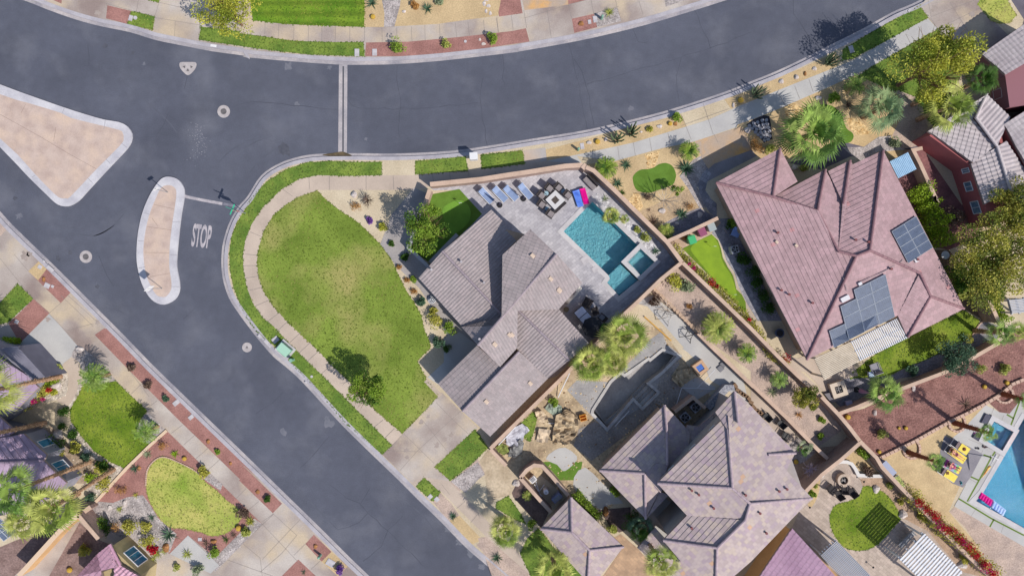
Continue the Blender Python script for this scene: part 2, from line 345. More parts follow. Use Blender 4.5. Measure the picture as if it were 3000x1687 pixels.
# stains
STAIN = mat('oil_stain', D('#484a55'), D('#555761'), 3)
def blot(name, s, r, m, z=.0035, n=14, jag=.35):
    for c in QW(s, z):
        pts = [c+Vector((math.cos(a), math.sin(a), 0))*r*random.uniform(1-jag, 1+jag) for a in [2*math.pi*i/n for i in range(n)]]
        sheet(name, pts, 0, m, z=z)
for s, r in (('a1: 745,330', .28), ('a1: 940,375', .2), ('b1: 105,75', .25), ('b1: 495,460', .22), ('b1: 410,500', .3), ('b1: 690,700', .25), ('a2: 320,1060', .8)): blot('oil_stain', s, r*.8, STAIN)
LT = mat('dried_splash', D('#70717b'), D('#666873'), 3)
for s, r in (('a2: 350,470', .5), ('a2: 408,740', .3), ('c2: 320,435', .5), ('a1: 1020,455', .2), ('a3: 1080,770', .45), ('a2: 900,985', .2), ('c2: 640,370', .6)): blot('dried_splash', s, r*.7, LT, .0032, 11, .5)
# spatter of white specks by the junction
bm = bmesh.new()
for i in range(120):
    a = random.gauss(0, 1); b = random.gauss(0, 1)
    t = random.random(); c = P1('a1: %f,%f' % (1400+ a*28+ (30 if t > .5 else 0)-(60*(t > .8)), 900+ t*230+b*22), .006)
    rr = random.uniform(.012, .035); bmesh.ops.create_circle(bm, cap_ends=True, segments=5, radius=rr, matrix=Matrix.Translation((c.x, c.y, .006)))
tag(bmo('white_specks', bm, mat('white_speck', D('#a0a0a8'))), kind='stuff')

# ---------- north block ----------
S('red_gravel_bed', 'a1: 760,40 930,80 900,172 750,132', 1, REDG)
S('grass_verge', 'a1: 930,80 1095,118 1080,215 900,172', 1, LAWNB)
S('grass_verge', 'a1: 1040,-40 1140,-60 1125,20 1040,0', 1, LAWNB)
S('red_gravel_bed', 'a1: 360,-40 440,-40 435,28 370,0', 1, REDG)
S('grass_verge', 'a1: 1422,190 1700,225 a2: 0,235 200,264 380,290 620,300 880,300 890,400 680,395 500,388 200,355 a1: 1750,335 1405,283', 1, LAWNB)
S('mown_lawn', 'a1: 1760,-60 a2: 890,-60 888,193 700,186 480,180 300,170 130,148 a1: 1790,150', 1, LAWNM)
S('sand_yard', 'a2: 888,-60 1900,-60 1860,0 1835,112 1400,172 1000,194 886,193', 1, SAND)
S('gravel_path', 'a2: 1000,-60 1150,-60 1140,40 1100,190 1026,193 1030,100', 2, GREYG)
S('red_gravel_bed', 'a3: 170,-60 290,-60 317,96 150,120 145,90 160,20', 2, REDG)
S('red_gravel_bed', 'a2: 900,303 1200,297 1550,265 1932,222 a3: 340,202 365,296 0,350 a2: 1400,385 1150,400 892,400', 1, REDG)
S('aggregate_driveway', 'a3: 300,-60 630,-60 645,35 330,75', 1, STAMP)
S('red_gravel_bed', 'a3: 632,-60 820,-60 780,0 640,32', 1, REDG)
S('red_gravel_bed', 'a3: 665,135 820,100 845,195 682,235', 1, REDG)
S('grey_gravel_bed', 'a3: 820,100 985,55 1015,150 845,195', 1, GREYG)
S('grey_gravel_bed', 'a3: 1310,-60 1600,-60 1480,0 1330,50', 1, GREYG)
JOINT = mat('expansion_joint', D('#877f7c'))
line_marks('pavement_joints', ['a2: 185,160 183,245', 'a2: 283,170 280,262', 'a2: 390,178 387,288', 'a2: 492,182 490,292', 'a2: 588,186 586,296', 'a2: 683,188 682,298', 'a2: 785,192 784,298', 'a2: 890,195 888,300', 'a2: 1012,196 1014,298', 'a2: 1115,196 1120,296', 'a2: 1220,190 1224,294', 'a2: 1315,180 1318,288', 'a2: 1418,174 1424,280', 'a2: 1532,164 1540,268', 'a2: 1620,156 1632,256', 'a2: 1730,142 1740,246', 'a2: 1825,120 1836,230',
  'a3: 130,130 145,230', 'a3: 237,110 250,212', 'a3: 325,75 345,200', 'a3: 490,70 520,275', 'a3: 330,130 660,30 1000,-60', 'a3: 640,35 665,135', 'a3: 800,0 820,100', 'a3: 975,0 985,55', 'a3: 820,100 1000,45', 'a3: 985,55 1015,150', 'a3: 1140,10 1168,104', 'a1: 980,0 965,85', 'a1: 1125,20 1095,118', 'a1: 740,25 1100,120', 'a1: 1420,90 1405,283', 'a1: 1090,125 1420,180', 'a1: 1240,150 1235,260', 'a1: 1130,20 1430,90'], .03, .1375, JOINT)

# ---------- west block ----------
S('red_gravel_bed', 'b1: -200,60 0,250 52,290 0,345 -200,300', 1, PINKG)
S('red_gravel_bed', 'b1: 275,520 500,740 430,815 200,590', 1, REDG)
S('bare_soil', 'b1: 275,520 330,575 270,655 200,590', 2, SAND)
S('grass_lawn', 'b1: -200,930 0,810 125,680 235,785 60,950 0,965 -200,1000', 1, LAWNB)
S('red_gravel_bed', 'b1: 240,785 352,885 140,1100 60,960', 1, REDG)
S('aggregate_driveway', 'b1: 350,890 560,1130 440,1270 400,1320 140,1100', 1, CONCG)
S('red_gravel_strip', 'b1: 735,995 780,1000 1200,1449 c1: 1330,245 1560,470 1932,840 c2: 0,640 305,935 240,1003 0,770 c1: 1700,765 1250,330 920,0 b1: 670,1040', 1, REDG)
S('garden_bed', 'b1: 560,1130 820,1365 c1: 500,300 500,500 900,700 640,960 555,1010 -300,1500 -300,-60 130,-60 b1: 440,1260 510,1190', 1, SANDL)
S('river_rock_bed', 'e3: 1010,320 1150,170 1640,650 1430,700 1200,680 1130,400', 2, GREYG, n=3)
S('river_rock_bed', 'e3: 880,470 960,580 965,700 930,850 800,920 600,950 700,780 860,600', 2, RIVG, n=3)
S('river_rock_bed', 'e3: 1110,690 1165,700 1100,900 1000,1040 970,1000 1070,820', 2, RIVG, n=3)
S('river_rock_bed', 'c1: 1045,290 1175,420 1055,520 970,470 985,370', 3, GREYG)
S('river_rock_bed', 'c1: 560,430 640,560 780,650 890,690 700,880 560,760 480,500', 2, RIVG, n=2)
S('garden_walk', 'e3: 1010,330 1100,380 1130,520 1160,640 1110,700 1080,820 980,990 880,980 800,920 900,870 960,780 965,600 940,500 880,430', 3, CONCB, n=3)
S('garden_lawn', 'c1: 820,68 880,130 1042,280 1000,330 975,380 965,420 1055,520 885,690 780,640 660,560 570,450 500,350 495,270 550,180 595,85 700,95', 3, LAWNG)
S('red_gravel_yard', 'c1: 1180,420 1855,1080 1570,1355 1330,1160 1200,1290 1050,1200 640,960', 2, REDG)
S('river_rock_bed', 'c1: 900,890 1010,875 1060,940 1120,1040 1200,1110 1250,1150 1200,1280 1100,1320 900,1150 860,1180 560,1040 690,920 800,930', 3, GREYG)
S('river_rock_bed', 'c1: 1400,700 1450,690 1575,800 1560,845 1440,760', 3, GREYG)
S('river_rock_bed', 'c1: 1800,1040 1855,1080 1520,1420 1500,1340', 3, GREYG)
S('oval_lawn', 'c1: 1150,605 1220,620 1290,660 1390,705 1440,770 1540,850 1600,910 1700,985 1695,1060 1610,1140 1500,1165 1430,1140 1300,1112 1200,1103 1130,1040 1080,960 1045,880 1035,800 1050,700 1090,640', 4, LAWNY, n=3)
S('front_walk', 'c1: 1330,1160 1550,1370 1490,1430 1200,1290', 4, CONCG)
S('red_gravel_bed', 'c2: 530,1155 655,1275 585,1345 470,1220', 1, REDG)
S('sand_bed', 'c2: 655,1275 770,1380 700,1449 585,1345', 1, SAND)
S('red_gravel_bed', 'c2: 420,1330 600,1500 250,1500', 1, REDG)
line_marks('pavement_joints', ['b1: 0,500 130,660 240,785 400,945 560,1110 830,1370', 'b1: 100,470 200,590', 'b1: 430,815 350,885', 'b1: 660,960 470,1010', 'b1: 430,760 660,980', 'b1: 700,960 480,760', 'c1: 1055,180 920,0', 'c1: 1110,210 1030,270', 'c1: 1290,380 1210,440', 'c1: 1380,450 1300,520', 'c1: 1470,545 1385,620', 'c1: 1560,620 1470,700', 'c1: 1740,830 1670,900', 'c1: 1830,920 1760,980', 'c1: 1860,1060 1932,1010', 'c1: 1000,90 930,160',
  'c2: 165,1080 430,1360', 'c2: 240,1005 410,1160', 'c2: 30,1220 150,1320 165,1449', 'c2: 410,1160 300,1290 150,1420', 'c2: 0,1240 245,1010', 'c2: 430,1050 165,1330', 'c2: 470,1220 390,1300', 'c2: 575,1340 510,1400', 'c1: 1600,1330 1932,1449'], .03, .1385, JOINT)

# ---------- centre block: pavements and verges ----------
SWALK = 'b2: 555,20 430,62 330,122 240,200 175,310 142,420 128,520 138,620 172,730 240,835 330,935 450,1050 570,1160 650,1250 760,1350 c2: 980,290 1155,440'
S('pavement', 'a4: 1250,130 960,290 740,420 600,478 0,715 a3: 1640,845 1480,895 1100,1010 800,1075 480,1140 0,1200 a2: 1620,1210 1010,1240 760,1246 560,1240 430,1265 300,1340 190,1449 b1: 1932,60 1850,150 1780,260 1735,370 1718,480 1722,580 1745,700 1790,820 1860,920 b2: 240,975 300,1040 400,1145 560,1300 705,1449 c2: 1085,525 1385,675 1495,775 1760,1060 1932,1240 2300,1600 2100,1700 1932,1480 1760,1180 1430,850 1250,815 1015,590 1160,445 980,290 b2: 760,1350 650,1250 570,1160 450,1050 330,935 240,835 172,730 138,620 128,520 142,420 175,310 240,200 330,122 430,62 a2: 555,1345 760,1345 1240,1345 1350,1320 1932,1262 a3: 360,1230 745,1165 700,1105 970,1140 1300,1050 1540,1000 1860,890 a4: 200,770 500,640 740,530 1000,390 1170,290 1320,205', 1, CONCB)
S('pavement', 'a4: 1250,130 960,290 740,420 600,478 0,715 a3: 1640,845 1480,895 1100,1010 800,1075 480,1140 745,1165 700,1105 970,1140 1300,1050 1540,1000 1860,890 a4: 200,770 500,640 740,530 1000,390 1170,290 1320,205', 2, CONCG)
VERGE = 'a2: 1010,1145 850,1148 640,1140 480,1150 330,1200 190,1290 60,1440 b1: 1750,125 1675,250 1637,350 1622,460 1627,580 1650,700 1700,830 1770,960 1850,1050 b2: 240,1110 300,1165 410,1280 560,1430 c2: 730,340 1015,590 1085,525 560,0 b2: 560,1300 400,1145 300,1040 240,975 b1: 1860,920 1790,820 1745,700 1722,580 1718,480 1735,370 1780,260 1850,150 1932,60 a2: 190,1449 300,1340 430,1265 560,1240 760,1246 1010,1240'
S('kerb_verge_lawn', VERGE, 2, LAWNB)
S('bare_verge', 'a2: 1010,1145 1245,1142 1240,1240 1010,1240', 2, SANDL)
S('kerb_verge_lawn', 'a2: 1248,1140 1605,1108 1620,1210 1245,1235', 2, LAWNB)
S('kerb_verge_lawn', 'a2: 1715,1095 1932,1075 a3: 20,1100 30,1195 a2: 1725,1195', 2, LAWNB)
S('kerb_verge_lawn', 'a3: 22,1100 315,1065 332,1160 32,1196', 3, LAWNB)
S('kerb_bedding', 'a3: 480,1060 770,985 1160,880 1440,812 1478,895 1100,1010 800,1075 490,1138', 2, SAND)
S('kerb_bedding', 'a3: 1745,705 1932,640 a4: 130,575 380,475 600,370 645,430 600,475 0,718 a3: 1790,770', 2, SAND)
S('kerb_verge_lawn', 'a4: 650,350 870,220 1195,40 1255,125 960,290 720,415 645,430', 2, LAWNB)
S('utility_lid_pad', 'a3: 325,1066 478,1045 488,1140 335,1162', 3, CONC)
S('big_lawn', SWALK.replace('b2: 555,20', 'b2: 555,20').replace(' c2: 980,290 1155,440', ' c2: 980,290 1155,440 1415,180 1330,60 b2: 1262,1225 1355,1130 1350,1090 1310,1000 1290,900 1250,830 1180,720 1120,600 1080,510 1000,400 920,320 850,250 740,180 620,90'), 3, LAWN)
# frayed lawn edges: irregular tongues of grass over the paving and soil edge
S('driveway', 'c2: 1435,150 1690,400 1385,675 1495,775 1310,750 1250,815 1015,590 1160,445', 3, CONCS)
S('driveway', 'c2: 1435,150 1670,410 1385,675 1310,750 1245,815 1140,700 1015,590 1085,525 1160,445', 4, CONCS)
S('grass_plot', 'c2: 1670,410 1765,540 1640,660 1495,775 1385,675', 4, LAWNB)
S('grass_plot', 'c2: 1310,750 1425,855 1375,922 1250,815', 3, LAWNB)
S('front_path', 'b2: 1450,1060 1560,1020 1690,1115 1410,1390 1335,1340 1450,1235', 4, CONCG)
S('front_path', 'c2: 1330,55 1440,165 1415,185 1310,75', 5, CONCB)
S('pink_gravel_bed', 'c2: 1425,860 1500,930 1560,1020 1480,1060 1375,925', 3, PINKG)
S('sand_bed', 'c2: 1560,1020 1480,1060 1640,1230 1720,1190', 3, SAND)
S('pink_gravel_bed', 'c2: 1680,1230 1740,1170 1932,1330 1932,1430 1840,1390', 3, PINKG)
S('pink_gravel_bed', 'c3: 0,1180 60,1170 380,1449 100,1449', 3, PINKG)
S('gravel_border', 'c2: 1500,790 1690,620 1740,720 1560,850', 5, PINKG)
line_marks('pavement_joints', ['b2: 80,312 155,345', 'b2: 42,470 130,478', 'b2: 28,552 128,550', 'b2: 45,640 140,625', 'b2: 75,725 165,705', 'b2: 120,835 225,790', 'b2: 205,945 290,880', 'b2: 265,1020 350,940', 'b2: 360,1095 440,1020', 'b2: 430,1165 510,1090', 'b2: 480,1230 570,1150', 'b2: 590,1310 680,1230', 'a2: 310,1340 380,1390', 'a2: 495,1255 500,1340', 'a2: 640,1246 640,1345', 'a2: 900,1245 900,1345', 'a2: 1092,1243 1096,1340', 'a2: 1370,1235 1378,1310',
  'a2: 1490,1225 1500,1300', 'a2: 1625,1212 1630,1290', 'c2: 1020,345 950,400', 'c2: 1100,405 1030,475', 'c2: 1290,335 1470,560', 'c2: 1570,280 1265,560 1140,700', 'c2: 1170,445 1380,650', 'c2: 1300,570 1060,560', 'c2: 1395,220 1500,330', 'c2: 1500,330 1620,440', 'c2: 1435,800 1490,870', 'c2: 1690,1010 1640,1070', 'c2: 1600,920 1540,970', 'a3: 125,1215 130,1260', 'a3: 990,1040 1000,1120', 'a3: 1100,1010 1115,1105', 'a3: 1215,980 1230,1070', 'a3: 1345,940 1360,1030', 'a3: 1440,812 1510,990', 'a3: 1595,735 1665,950', 'a3: 1440,890 1780,770', 'a4: 195,660 240,745', 'a4: 310,610 345,700', 'a4: 410,560 440,650', 'a4: 1095,240 1130,310', 'a4: 1185,190 1230,270', 'a3: 1670,950 1700,1010'], .03, .149, JOINT)
S('stamped_driveway', 'a3: 1520,1005 1870,895 1920,1000 1932,1050 a4: 60,1040 -260,1160 -330,1220 a3: 1580,1100', 3, STAMP)
# top-right drive and verge
S('driveway', 'a4: 1195,45 1290,-60 1640,-60 1610,40 1900,330 1600,420 1500,400 1320,205 1255,125', 3, CONCS)
S('grass_plot', 'a4: 1600,30 1680,-60 1800,-20 1880,110 1830,165 1760,170 1700,150', 4, LAWNY)
S('sand_bed', 'a4: 1760,170 1830,165 1880,110 1925,170 1830,240', 4, SANDL)
line_marks('pavement_joints', ['a4: 1275,120 1640,-20', 'a4: 1270,125 1360,270', 'a4: 1410,20 1520,200 1640,350', 'a4: 1300,215 1640,50', 'a4: 1250,-20 1275,120'], .03, .1475, JOINT)
S('shaded_lawn', 'a4: 640,620 860,470 1320,210 1380,290 1500,500 1300,900 1050,640 900,660 800,640', 2, LAWNB)
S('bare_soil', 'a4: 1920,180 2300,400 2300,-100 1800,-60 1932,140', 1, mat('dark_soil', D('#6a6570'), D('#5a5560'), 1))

DST = mat('drive_stain', D('#a0948e'), D('#958983'), 2, 5, .85, True, 8, .1); EFF = mat('efflorescence', D('#6b6d78'), D('#62646f'), 2, 5, .9, True, 8, .12)
random.seed(3)
for s_, r_ in (('c2: 1400,520', .35), ('c2: 1450,480', .3), ('c2: 1500,450', .3), ('c2: 1290,360', .25), ('c2: 1340,320', .22), ('c2: 1180,560', .3), ('c2: 1190,610', .25), ('b1: 180,480', .6), ('b1: 205,470', .35), ('b1: 690,950', .3), ('b1: 340,930', .3), ('a4: 1300,60', .4), ('a4: 1560,100', .35), ('a1: 690,90', .35)): blot('drive_stain', s_, r_*.7, DST, .1505, 16, .45)
for s_, r_ in (('c2: 1560,1210', .5), ('c2: 1640,1290', .6), ('c2: 1720,1380', .5), ('c2: 1480,1120', .4), ('b1: 130,200', .5), ('a2: 640,480', .3), ('c2: 620,330', .35)): blot('efflorescence', s_, r_*.6, EFF, .0045, 18, .5)
# ---------- right-hand yards: ground ----------
S('tan_yard', 'a3: 745,1165 970,1142 1300,1052 1520,1005 1600,1115 1470,1250 1550,1400 b3: 1555,265 1290,380 1340,495 1110,290 820,0', 2, SAND)
S('tan_yard', 'a3: 1840,880 1932,850 a4: 200,770 500,640 740,530 900,600 1100,700 1200,1000 1000,1150 700,1100 400,1100 100,1150 -60,1010 -100,900', 2, mat('pale_tan_gravel', D('#c4ab84'), D('#b59b76'), .6, 5, .95, True, 9, .14, .5, 20))
S('cobble_swale', 'f2: 905,265 1130,195 1100,290 1060,430 930,465 950,350', 4, TANR)
S('cobble_swale', 'f2: 750,800 830,800 890,990 830,1060 760,1040 670,930', 4, TANR)
S('cobble_swale', 'f1: 550,650 700,580 860,690 760,790 700,830 600,780', 4, TANR)
S('cobble_swale', 'f1: 1430,810 1600,800 1700,900 1830,1020 1600,1050 1480,940', 4, TANR)
S('kidney_turf', 'f2: 745,620 745,570 790,510 860,470 960,462 1040,440 1110,395 1200,376 1280,400 1330,460 1355,540 1345,610 1310,680 1200,730 1100,760 990,795 880,790 800,760 760,690', 4, TURF, n=3)
S('kidney_turf', 'f1: 880,690 1000,630 1150,610 1280,650 1380,760 1420,880 1460,960 1530,1010 1550,1070 1510,1140 1430,1160 1380,1150 1200,1100 1000,1000', 4, TURF, n=3)
S('grey_gravel_bed', 'f2: 820,1075 1530,745 1680,1010 1430,1100 1180,1230 1050,1200', 3, mat('mixed_gravel', D('#b9a284'), D('#a08a72'), 1.2, 5, .95, True, 7, .25, .7, 14))
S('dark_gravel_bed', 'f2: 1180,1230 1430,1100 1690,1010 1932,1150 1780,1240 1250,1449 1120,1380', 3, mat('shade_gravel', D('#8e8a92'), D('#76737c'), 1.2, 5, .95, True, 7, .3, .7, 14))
S('grey_gravel_bed', 'f2: 1400,560 1600,330 1700,280 1800,440 1690,620 1640,700 1700,800 1780,1000 1690,1020 1530,740', 3, GREYG)
S('paver_path', 'f2: 1800,440 1850,530 1800,640 1770,760 1850,880 1932,950 1932,1150 1830,1080 1740,930 1690,800 1660,680 1720,540', 4, PAVED)
S('paver_path', 'd4: 720,0 900,0 870,150 960,260 1000,400 1090,560 1130,760 1230,960 1330,1150 1420,1320 1500,1449 1350,1449 1200,1200 1090,980 1020,760 910,600 860,440 800,300 700,210', 3, PAVED)
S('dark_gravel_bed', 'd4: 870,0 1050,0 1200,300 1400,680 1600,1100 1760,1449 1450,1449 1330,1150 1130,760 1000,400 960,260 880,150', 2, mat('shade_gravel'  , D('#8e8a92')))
S('paver_path', 'f3: 0,960 520,720 760,1000 180,1300 -100,1449 -250,1300', 2, SLATE)
S('bin_pad', 'd4: 60,330 790,0 830,60 690,215 290,420', 4, mat('bin_pad_pavers', D('#c2ab98'), D('#b29c8a'), .8, 4, .8, True, 8, .08, .2, 20, extra=pav(.4,.4,(1.05,1,.98),(.8,.78,.75),(.8,.8,.8),R(27))))
S('putting_green', 'd4: 290,425 480,330 700,225 790,310 830,420 860,560 930,690 1000,800 1030,900 1050,1000 1130,1080 1180,1180 1195,1350 1100,1260 800,960 600,740 400,540', 5, TURFD)
S('putting_green', 'd4: 400,430 480,340 690,235 760,300 810,420 835,560 890,680 960,770 1000,880 1030,980 1055,1060 1020,1130 960,1120 800,930 600,700 470,540', 6, TURFL, n=2)
S('path_edge', 'd4: 860,545 930,640 1000,760 1060,950 1140,1080 1200,1200 1330,1449 1250,1449 1195,1350 1180,1180 1130,1080 1040,960 1010,800 930,690', 4, CONCB)
S('pink_gravel_bed', 'b3: 1445,660 1932,1120 b4: 0,1140 c4: 200,-40 620,300 640,420 440,560 300,420 0,130 b3: 1932,1420 1560,1150 1240,850 1420,680', 2, PINKG)
S('concrete_apron', 'b4: 180,1290 380,1340 440,1320 500,1440 c4: 350,0 500,130 460,190 330,60 180,-40', 3, CONCB)
S('concrete_apron', 'b4: 300,1340 400,1300 700,1300 760,1449 c4: 640,60 520,150 440,60', 4, CONCB)
S('back_lawn', 'b4: 700,1440 880,1300 1110,1180 1505,985 1620,1060 1560,1180 1400,1260 1250,1330 1100,1390 980,1449 700,1470', 3, LAWNG)
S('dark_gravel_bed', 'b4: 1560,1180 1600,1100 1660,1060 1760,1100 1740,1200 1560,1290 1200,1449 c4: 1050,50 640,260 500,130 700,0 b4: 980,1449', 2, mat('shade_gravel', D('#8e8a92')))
S('garden_strip', 'b4: 1300,560 1400,560 1560,760 1640,900 1650,1060 1510,980 1400,760', 2, mat('dark_soil_bed', D('#7c6656'), D('#665446'), 1.5))
S('side_yard', 'a4: 1160,1060 1215,1050 1490,1449 b4: 1640,230 1600,480 1400,560 1290,540 1040,60', 2, mat('red_brown_soil', D('#8a6060'), D('#6f4c50'), .8, 5, .95, True, 6, .2))
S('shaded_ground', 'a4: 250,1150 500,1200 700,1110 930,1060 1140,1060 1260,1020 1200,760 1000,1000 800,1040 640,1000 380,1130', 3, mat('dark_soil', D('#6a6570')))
S('grey_gravel_bed', 'a4: 650,1045 800,1040 900,970 990,960 1000,1020 1100,1060 900,1075 780,1140 700,1090', 4, GREYG)
S('side_yard', 'a4: 1040,640 1200,700 1250,900 1200,1030 1050,1060 1000,960 1080,800', 3, PINKG)
# lot of the red-gravel garden and the large pool
S('red_bark_bed', 'c4: 620,305 800,265 1100,120 1380,10 1480,-40 b4: 1560,1310 1760,1210 2300,900 2300,1600 c4: 2300,-100 1932,55 1650,240 1400,350 1150,490 900,612 770,490', 3, REDD)
S('sand_terrace', 'c4: 900,618 1150,497 1400,357 1650,247 1720,270 1600,500 1500,760 1400,990 1500,1110 1600,1220 1750,1449 1850,1600 1760,1500 1600,1340 1400,1160 1270,1030 1000,730', 3, mat('golden_gravel', D('#c4ad87'), D('#b49d7a'), .8, 5, .95, True, 9, .14, .5, 20))
S('red_gravel_bed', 'c4: 1405,995 1440,960 1700,1100 2200,1400 2200,1700 1900,1600 1750,1449 1640,1300 1600,1230 1520,1110', 3, PINKG)
S('pool_deck', 'c4: 1660,238 1760,290 1845,90 2300,-200 2300,1700 1932,1240 1440,955 1520,800 1330,680 1390,500 1490,420', 4, CONCG, holes=[POOLR, SPAR])
S('red_bark_bed', 'c4: 1690,230 1760,180 1850,80 1932,20 2100,-60 1950,150 1830,300 1760,290', 5, REDD)
S('lounger_deck', 'c4: 1370,455 1540,530 1640,585 1560,740 1500,822 1420,790 1320,690 1340,560', 5, mat('deck_concrete', D('#8a868c'), D('#7d7a82'), .6, 4, .85, True, 8, .08))
DK = mat('turf_joint', D('#5c7426'))
line_marks('turf_joints', ['c4: 1932,130 1840,380', 'c4: 1930,190 1890,145', 'c4: 1860,335 1810,305', 'c4: 1730,565 1700,610 1620,760 1530,920', 'c4: 1700,610 1645,590', 'c4: 1610,770 1555,745', 'c4: 1470,900 1700,1040 1932,1160', 'c4: 1720,1045 1690,1100'], .14, .1515, DK)
line_marks('deck_joints', ['c4: 1510,740 1600,790', 'c4: 1600,960 1560,1020', 'c4: 1640,560 1600,650', 'c4: 1440,950 1470,900', 'c4: 1790,1080 1770,1140', 'c4: 1540,480 1640,520 1720,560', 'c4: 1720,260 1690,330', 'c4: 1790,310 1760,380'], .03, .151, JOINT)
S('bare_soil', 'e5: -300,1500 160,690 420,930 620,1010 300,1449 -100,1800', 3, mat('mauve_soil_shade', D('#8f7873'), D('#7a645f'), 1.2, 5, .95, True, 6, .25, .6, 10))  # soil colour darkened to stand for the rose-roofed house's shadow
S('bare_soil', 'c1: -200,1449 100,1449 540,1030 400,1090 100,1200 -200,1330', 2, mat('mauve_soil_shade', D('#8f7873')))
S('bare_soil', 'e4: 380,220 720,80 960,330 1120,480 1350,560 1600,650 1450,820 1180,900 900,880 620,540', 3, mat('garden_loam', D('#a3917f'), D('#84725f'), 1.5, 5, .95, True, 6, .3, .8, 9))
# bottom garden with fire pit
S('tan_paver_patio', 'c4: 510,740 560,640 640,630 740,700 830,745 940,745 1270,1040 1480,1260 1700,1449 1800,1700 500,1700 250,1200 380,900', 2, PAVET)
S('planting_soil', 'c4: 650,630 740,535 790,600 930,740 830,740 760,690', 3, SAND)
S('planting_soil', 'c4: 770,760 930,750 1100,880 1280,1060 1550,1300 1750,1480 1500,1420 1250,1130 1080,1040 1040,980 960,900 880,830 790,810', 3, mat('brown_soil', D('#b49a84'), D('#9c8470'), .8, 5, .95, True, 7, .2, .6, 12))
S('planting_soil', 'c4: 480,755 490,800 470,890 430,960 400,940 440,900 395,850', 3, SAND, n=2)
S('kidney_lawn', 'c4: 795,815 850,815 930,850 990,905 1040,985 1060,1045 1010,1100 960,1160 880,1235 800,1265 720,1265 650,1235 590,1160 560,1080 560,1010 590,955 640,930 700,915 755,885 780,850', 3, LAWNG, n=3)
# construction yard
S('dug_earth', 'c3: 85,550 640,10 760,-100 1000,-300 1150,-330 1300,-300 1700,250 1500,500 1010,900 900,1000 620,880 450,740 300,760 200,670', 2, DIRT, holes=[PIT])
S('dug_earth', 'c2: 1700,640 1765,555 c3: 90,560 200,670 290,770 250,870 130,900 40,1000 c2: 1760,900 1740,730', 3, mat('raked_earth', D('#bfae97'), D('#a89780'), .7, 5, .95, True, 5, .14, .8, 5))
S('gravel_border', 'c2: 1500,780 1690,640 1740,730 1700,760 1600,860', 6, GREYG)
S('shaded_earth', 'e1: 960,215 1080,60 1130,150 1050,260 1150,370 1300,480 1100,600 980,530 700,760 300,1060 130,920 180,760 330,690 440,760 760,560 910,420', 5, mat('earth_shade_grey', D('#98918c'), D('#857d78'), .8, 6, .95, True, 6, .2, .8, 6))  # dug earth recoloured grey, as it looks in the house shade
S('concrete_slab', 'c3: 1270,860 1490,1010 1320,1200 1180,1080', 5, CONCG)
S('concrete_walk', 'b3: 1130,940 1200,960 1500,1300 1932,1700 1870,1449 1560,1150 1240,880 1180,900', 3, CONCG)
S('concrete_walk', 'e1: 1150,0 1440,0 1760,270 1560,345 1480,250 1240,60', 3, CONCG)
S('concrete_walk', 'e1: 1360,150 1480,200 1700,265 1600,330 1540,370 1420,300', 4, CONCG)
S('concrete_walk', 'e1: 1120,400 1250,250 1480,370 1300,480', 3, CONCG)
S('pool_surround', 'd3: 1215,360 1740,1010 1900,1180 1560,1290 1740,1080 1230,560 1180,540 1150,480', 3, GUNITE) if False else None
S('gunite_bond_beam', 'e1: 70,395 160,300 480,320 620,170 760,30 850,-80 960,-160 1010,-40 1160,80 1000,215 910,420 760,560 440,760 340,680', 4, GUNITE, holes=[PIT])
S('concrete_path', 'c3: 680,750 760,680 880,790 1020,920 1010,935 920,945 870,980 700,860', 4, CONCG, n=2)
S('kidney_turf', 'c3: 430,640 560,640 740,640 730,700 680,770 580,770 520,700', 3, TURF)
S('stone_pad', 'c3: 480,620 540,560 620,540 700,600 690,640 640,690 600,705 560,660', 4, CONCG, n=2)
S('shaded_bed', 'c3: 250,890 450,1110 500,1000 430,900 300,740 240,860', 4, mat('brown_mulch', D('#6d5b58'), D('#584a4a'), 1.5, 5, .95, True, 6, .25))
S('grass_plot', 'c3: 130,930 215,880 300,1000 340,1080 250,1040 130,970', 4, LAWNB)
S('grass_plot', 'c3: 350,1180 430,1110 540,1250 760,1460 380,1460 300,1290', 4, LAWNB)
S('grass_plot', 'c3: 300,370 400,280 420,330 400,420 370,500 330,480', 5, LAWNB)
S('tan_paver_patio', 'c3: 960,1180 1010,1150 1130,1250 1260,1400 1320,1500 850,1500 1030,1240', 4, mat('orange_pavers', D('#b79c82'), D('#a48b74'), .8, 4, .8, True, 8, .08, .2, 20, extra=pav(.42,.28,(1.1,1.05,1),(.8,.78,.78),(.8,.8,.8),R(45))))
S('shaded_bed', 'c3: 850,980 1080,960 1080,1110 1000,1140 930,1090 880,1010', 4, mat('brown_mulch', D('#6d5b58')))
S('side_yard', 'c4: 230,690 480,540 760,510 500,740 380,850 240,760', 2, mat('brown_soil', D('#b49a84')))
S('side_yard', 'c4: 260,420 480,560 380,640 250,690 240,560', 3, GREYG)
S('concrete_walk', 'c4: 0,110 90,170 280,400 330,470 260,520 200,470 0,270', 3, CONCB)
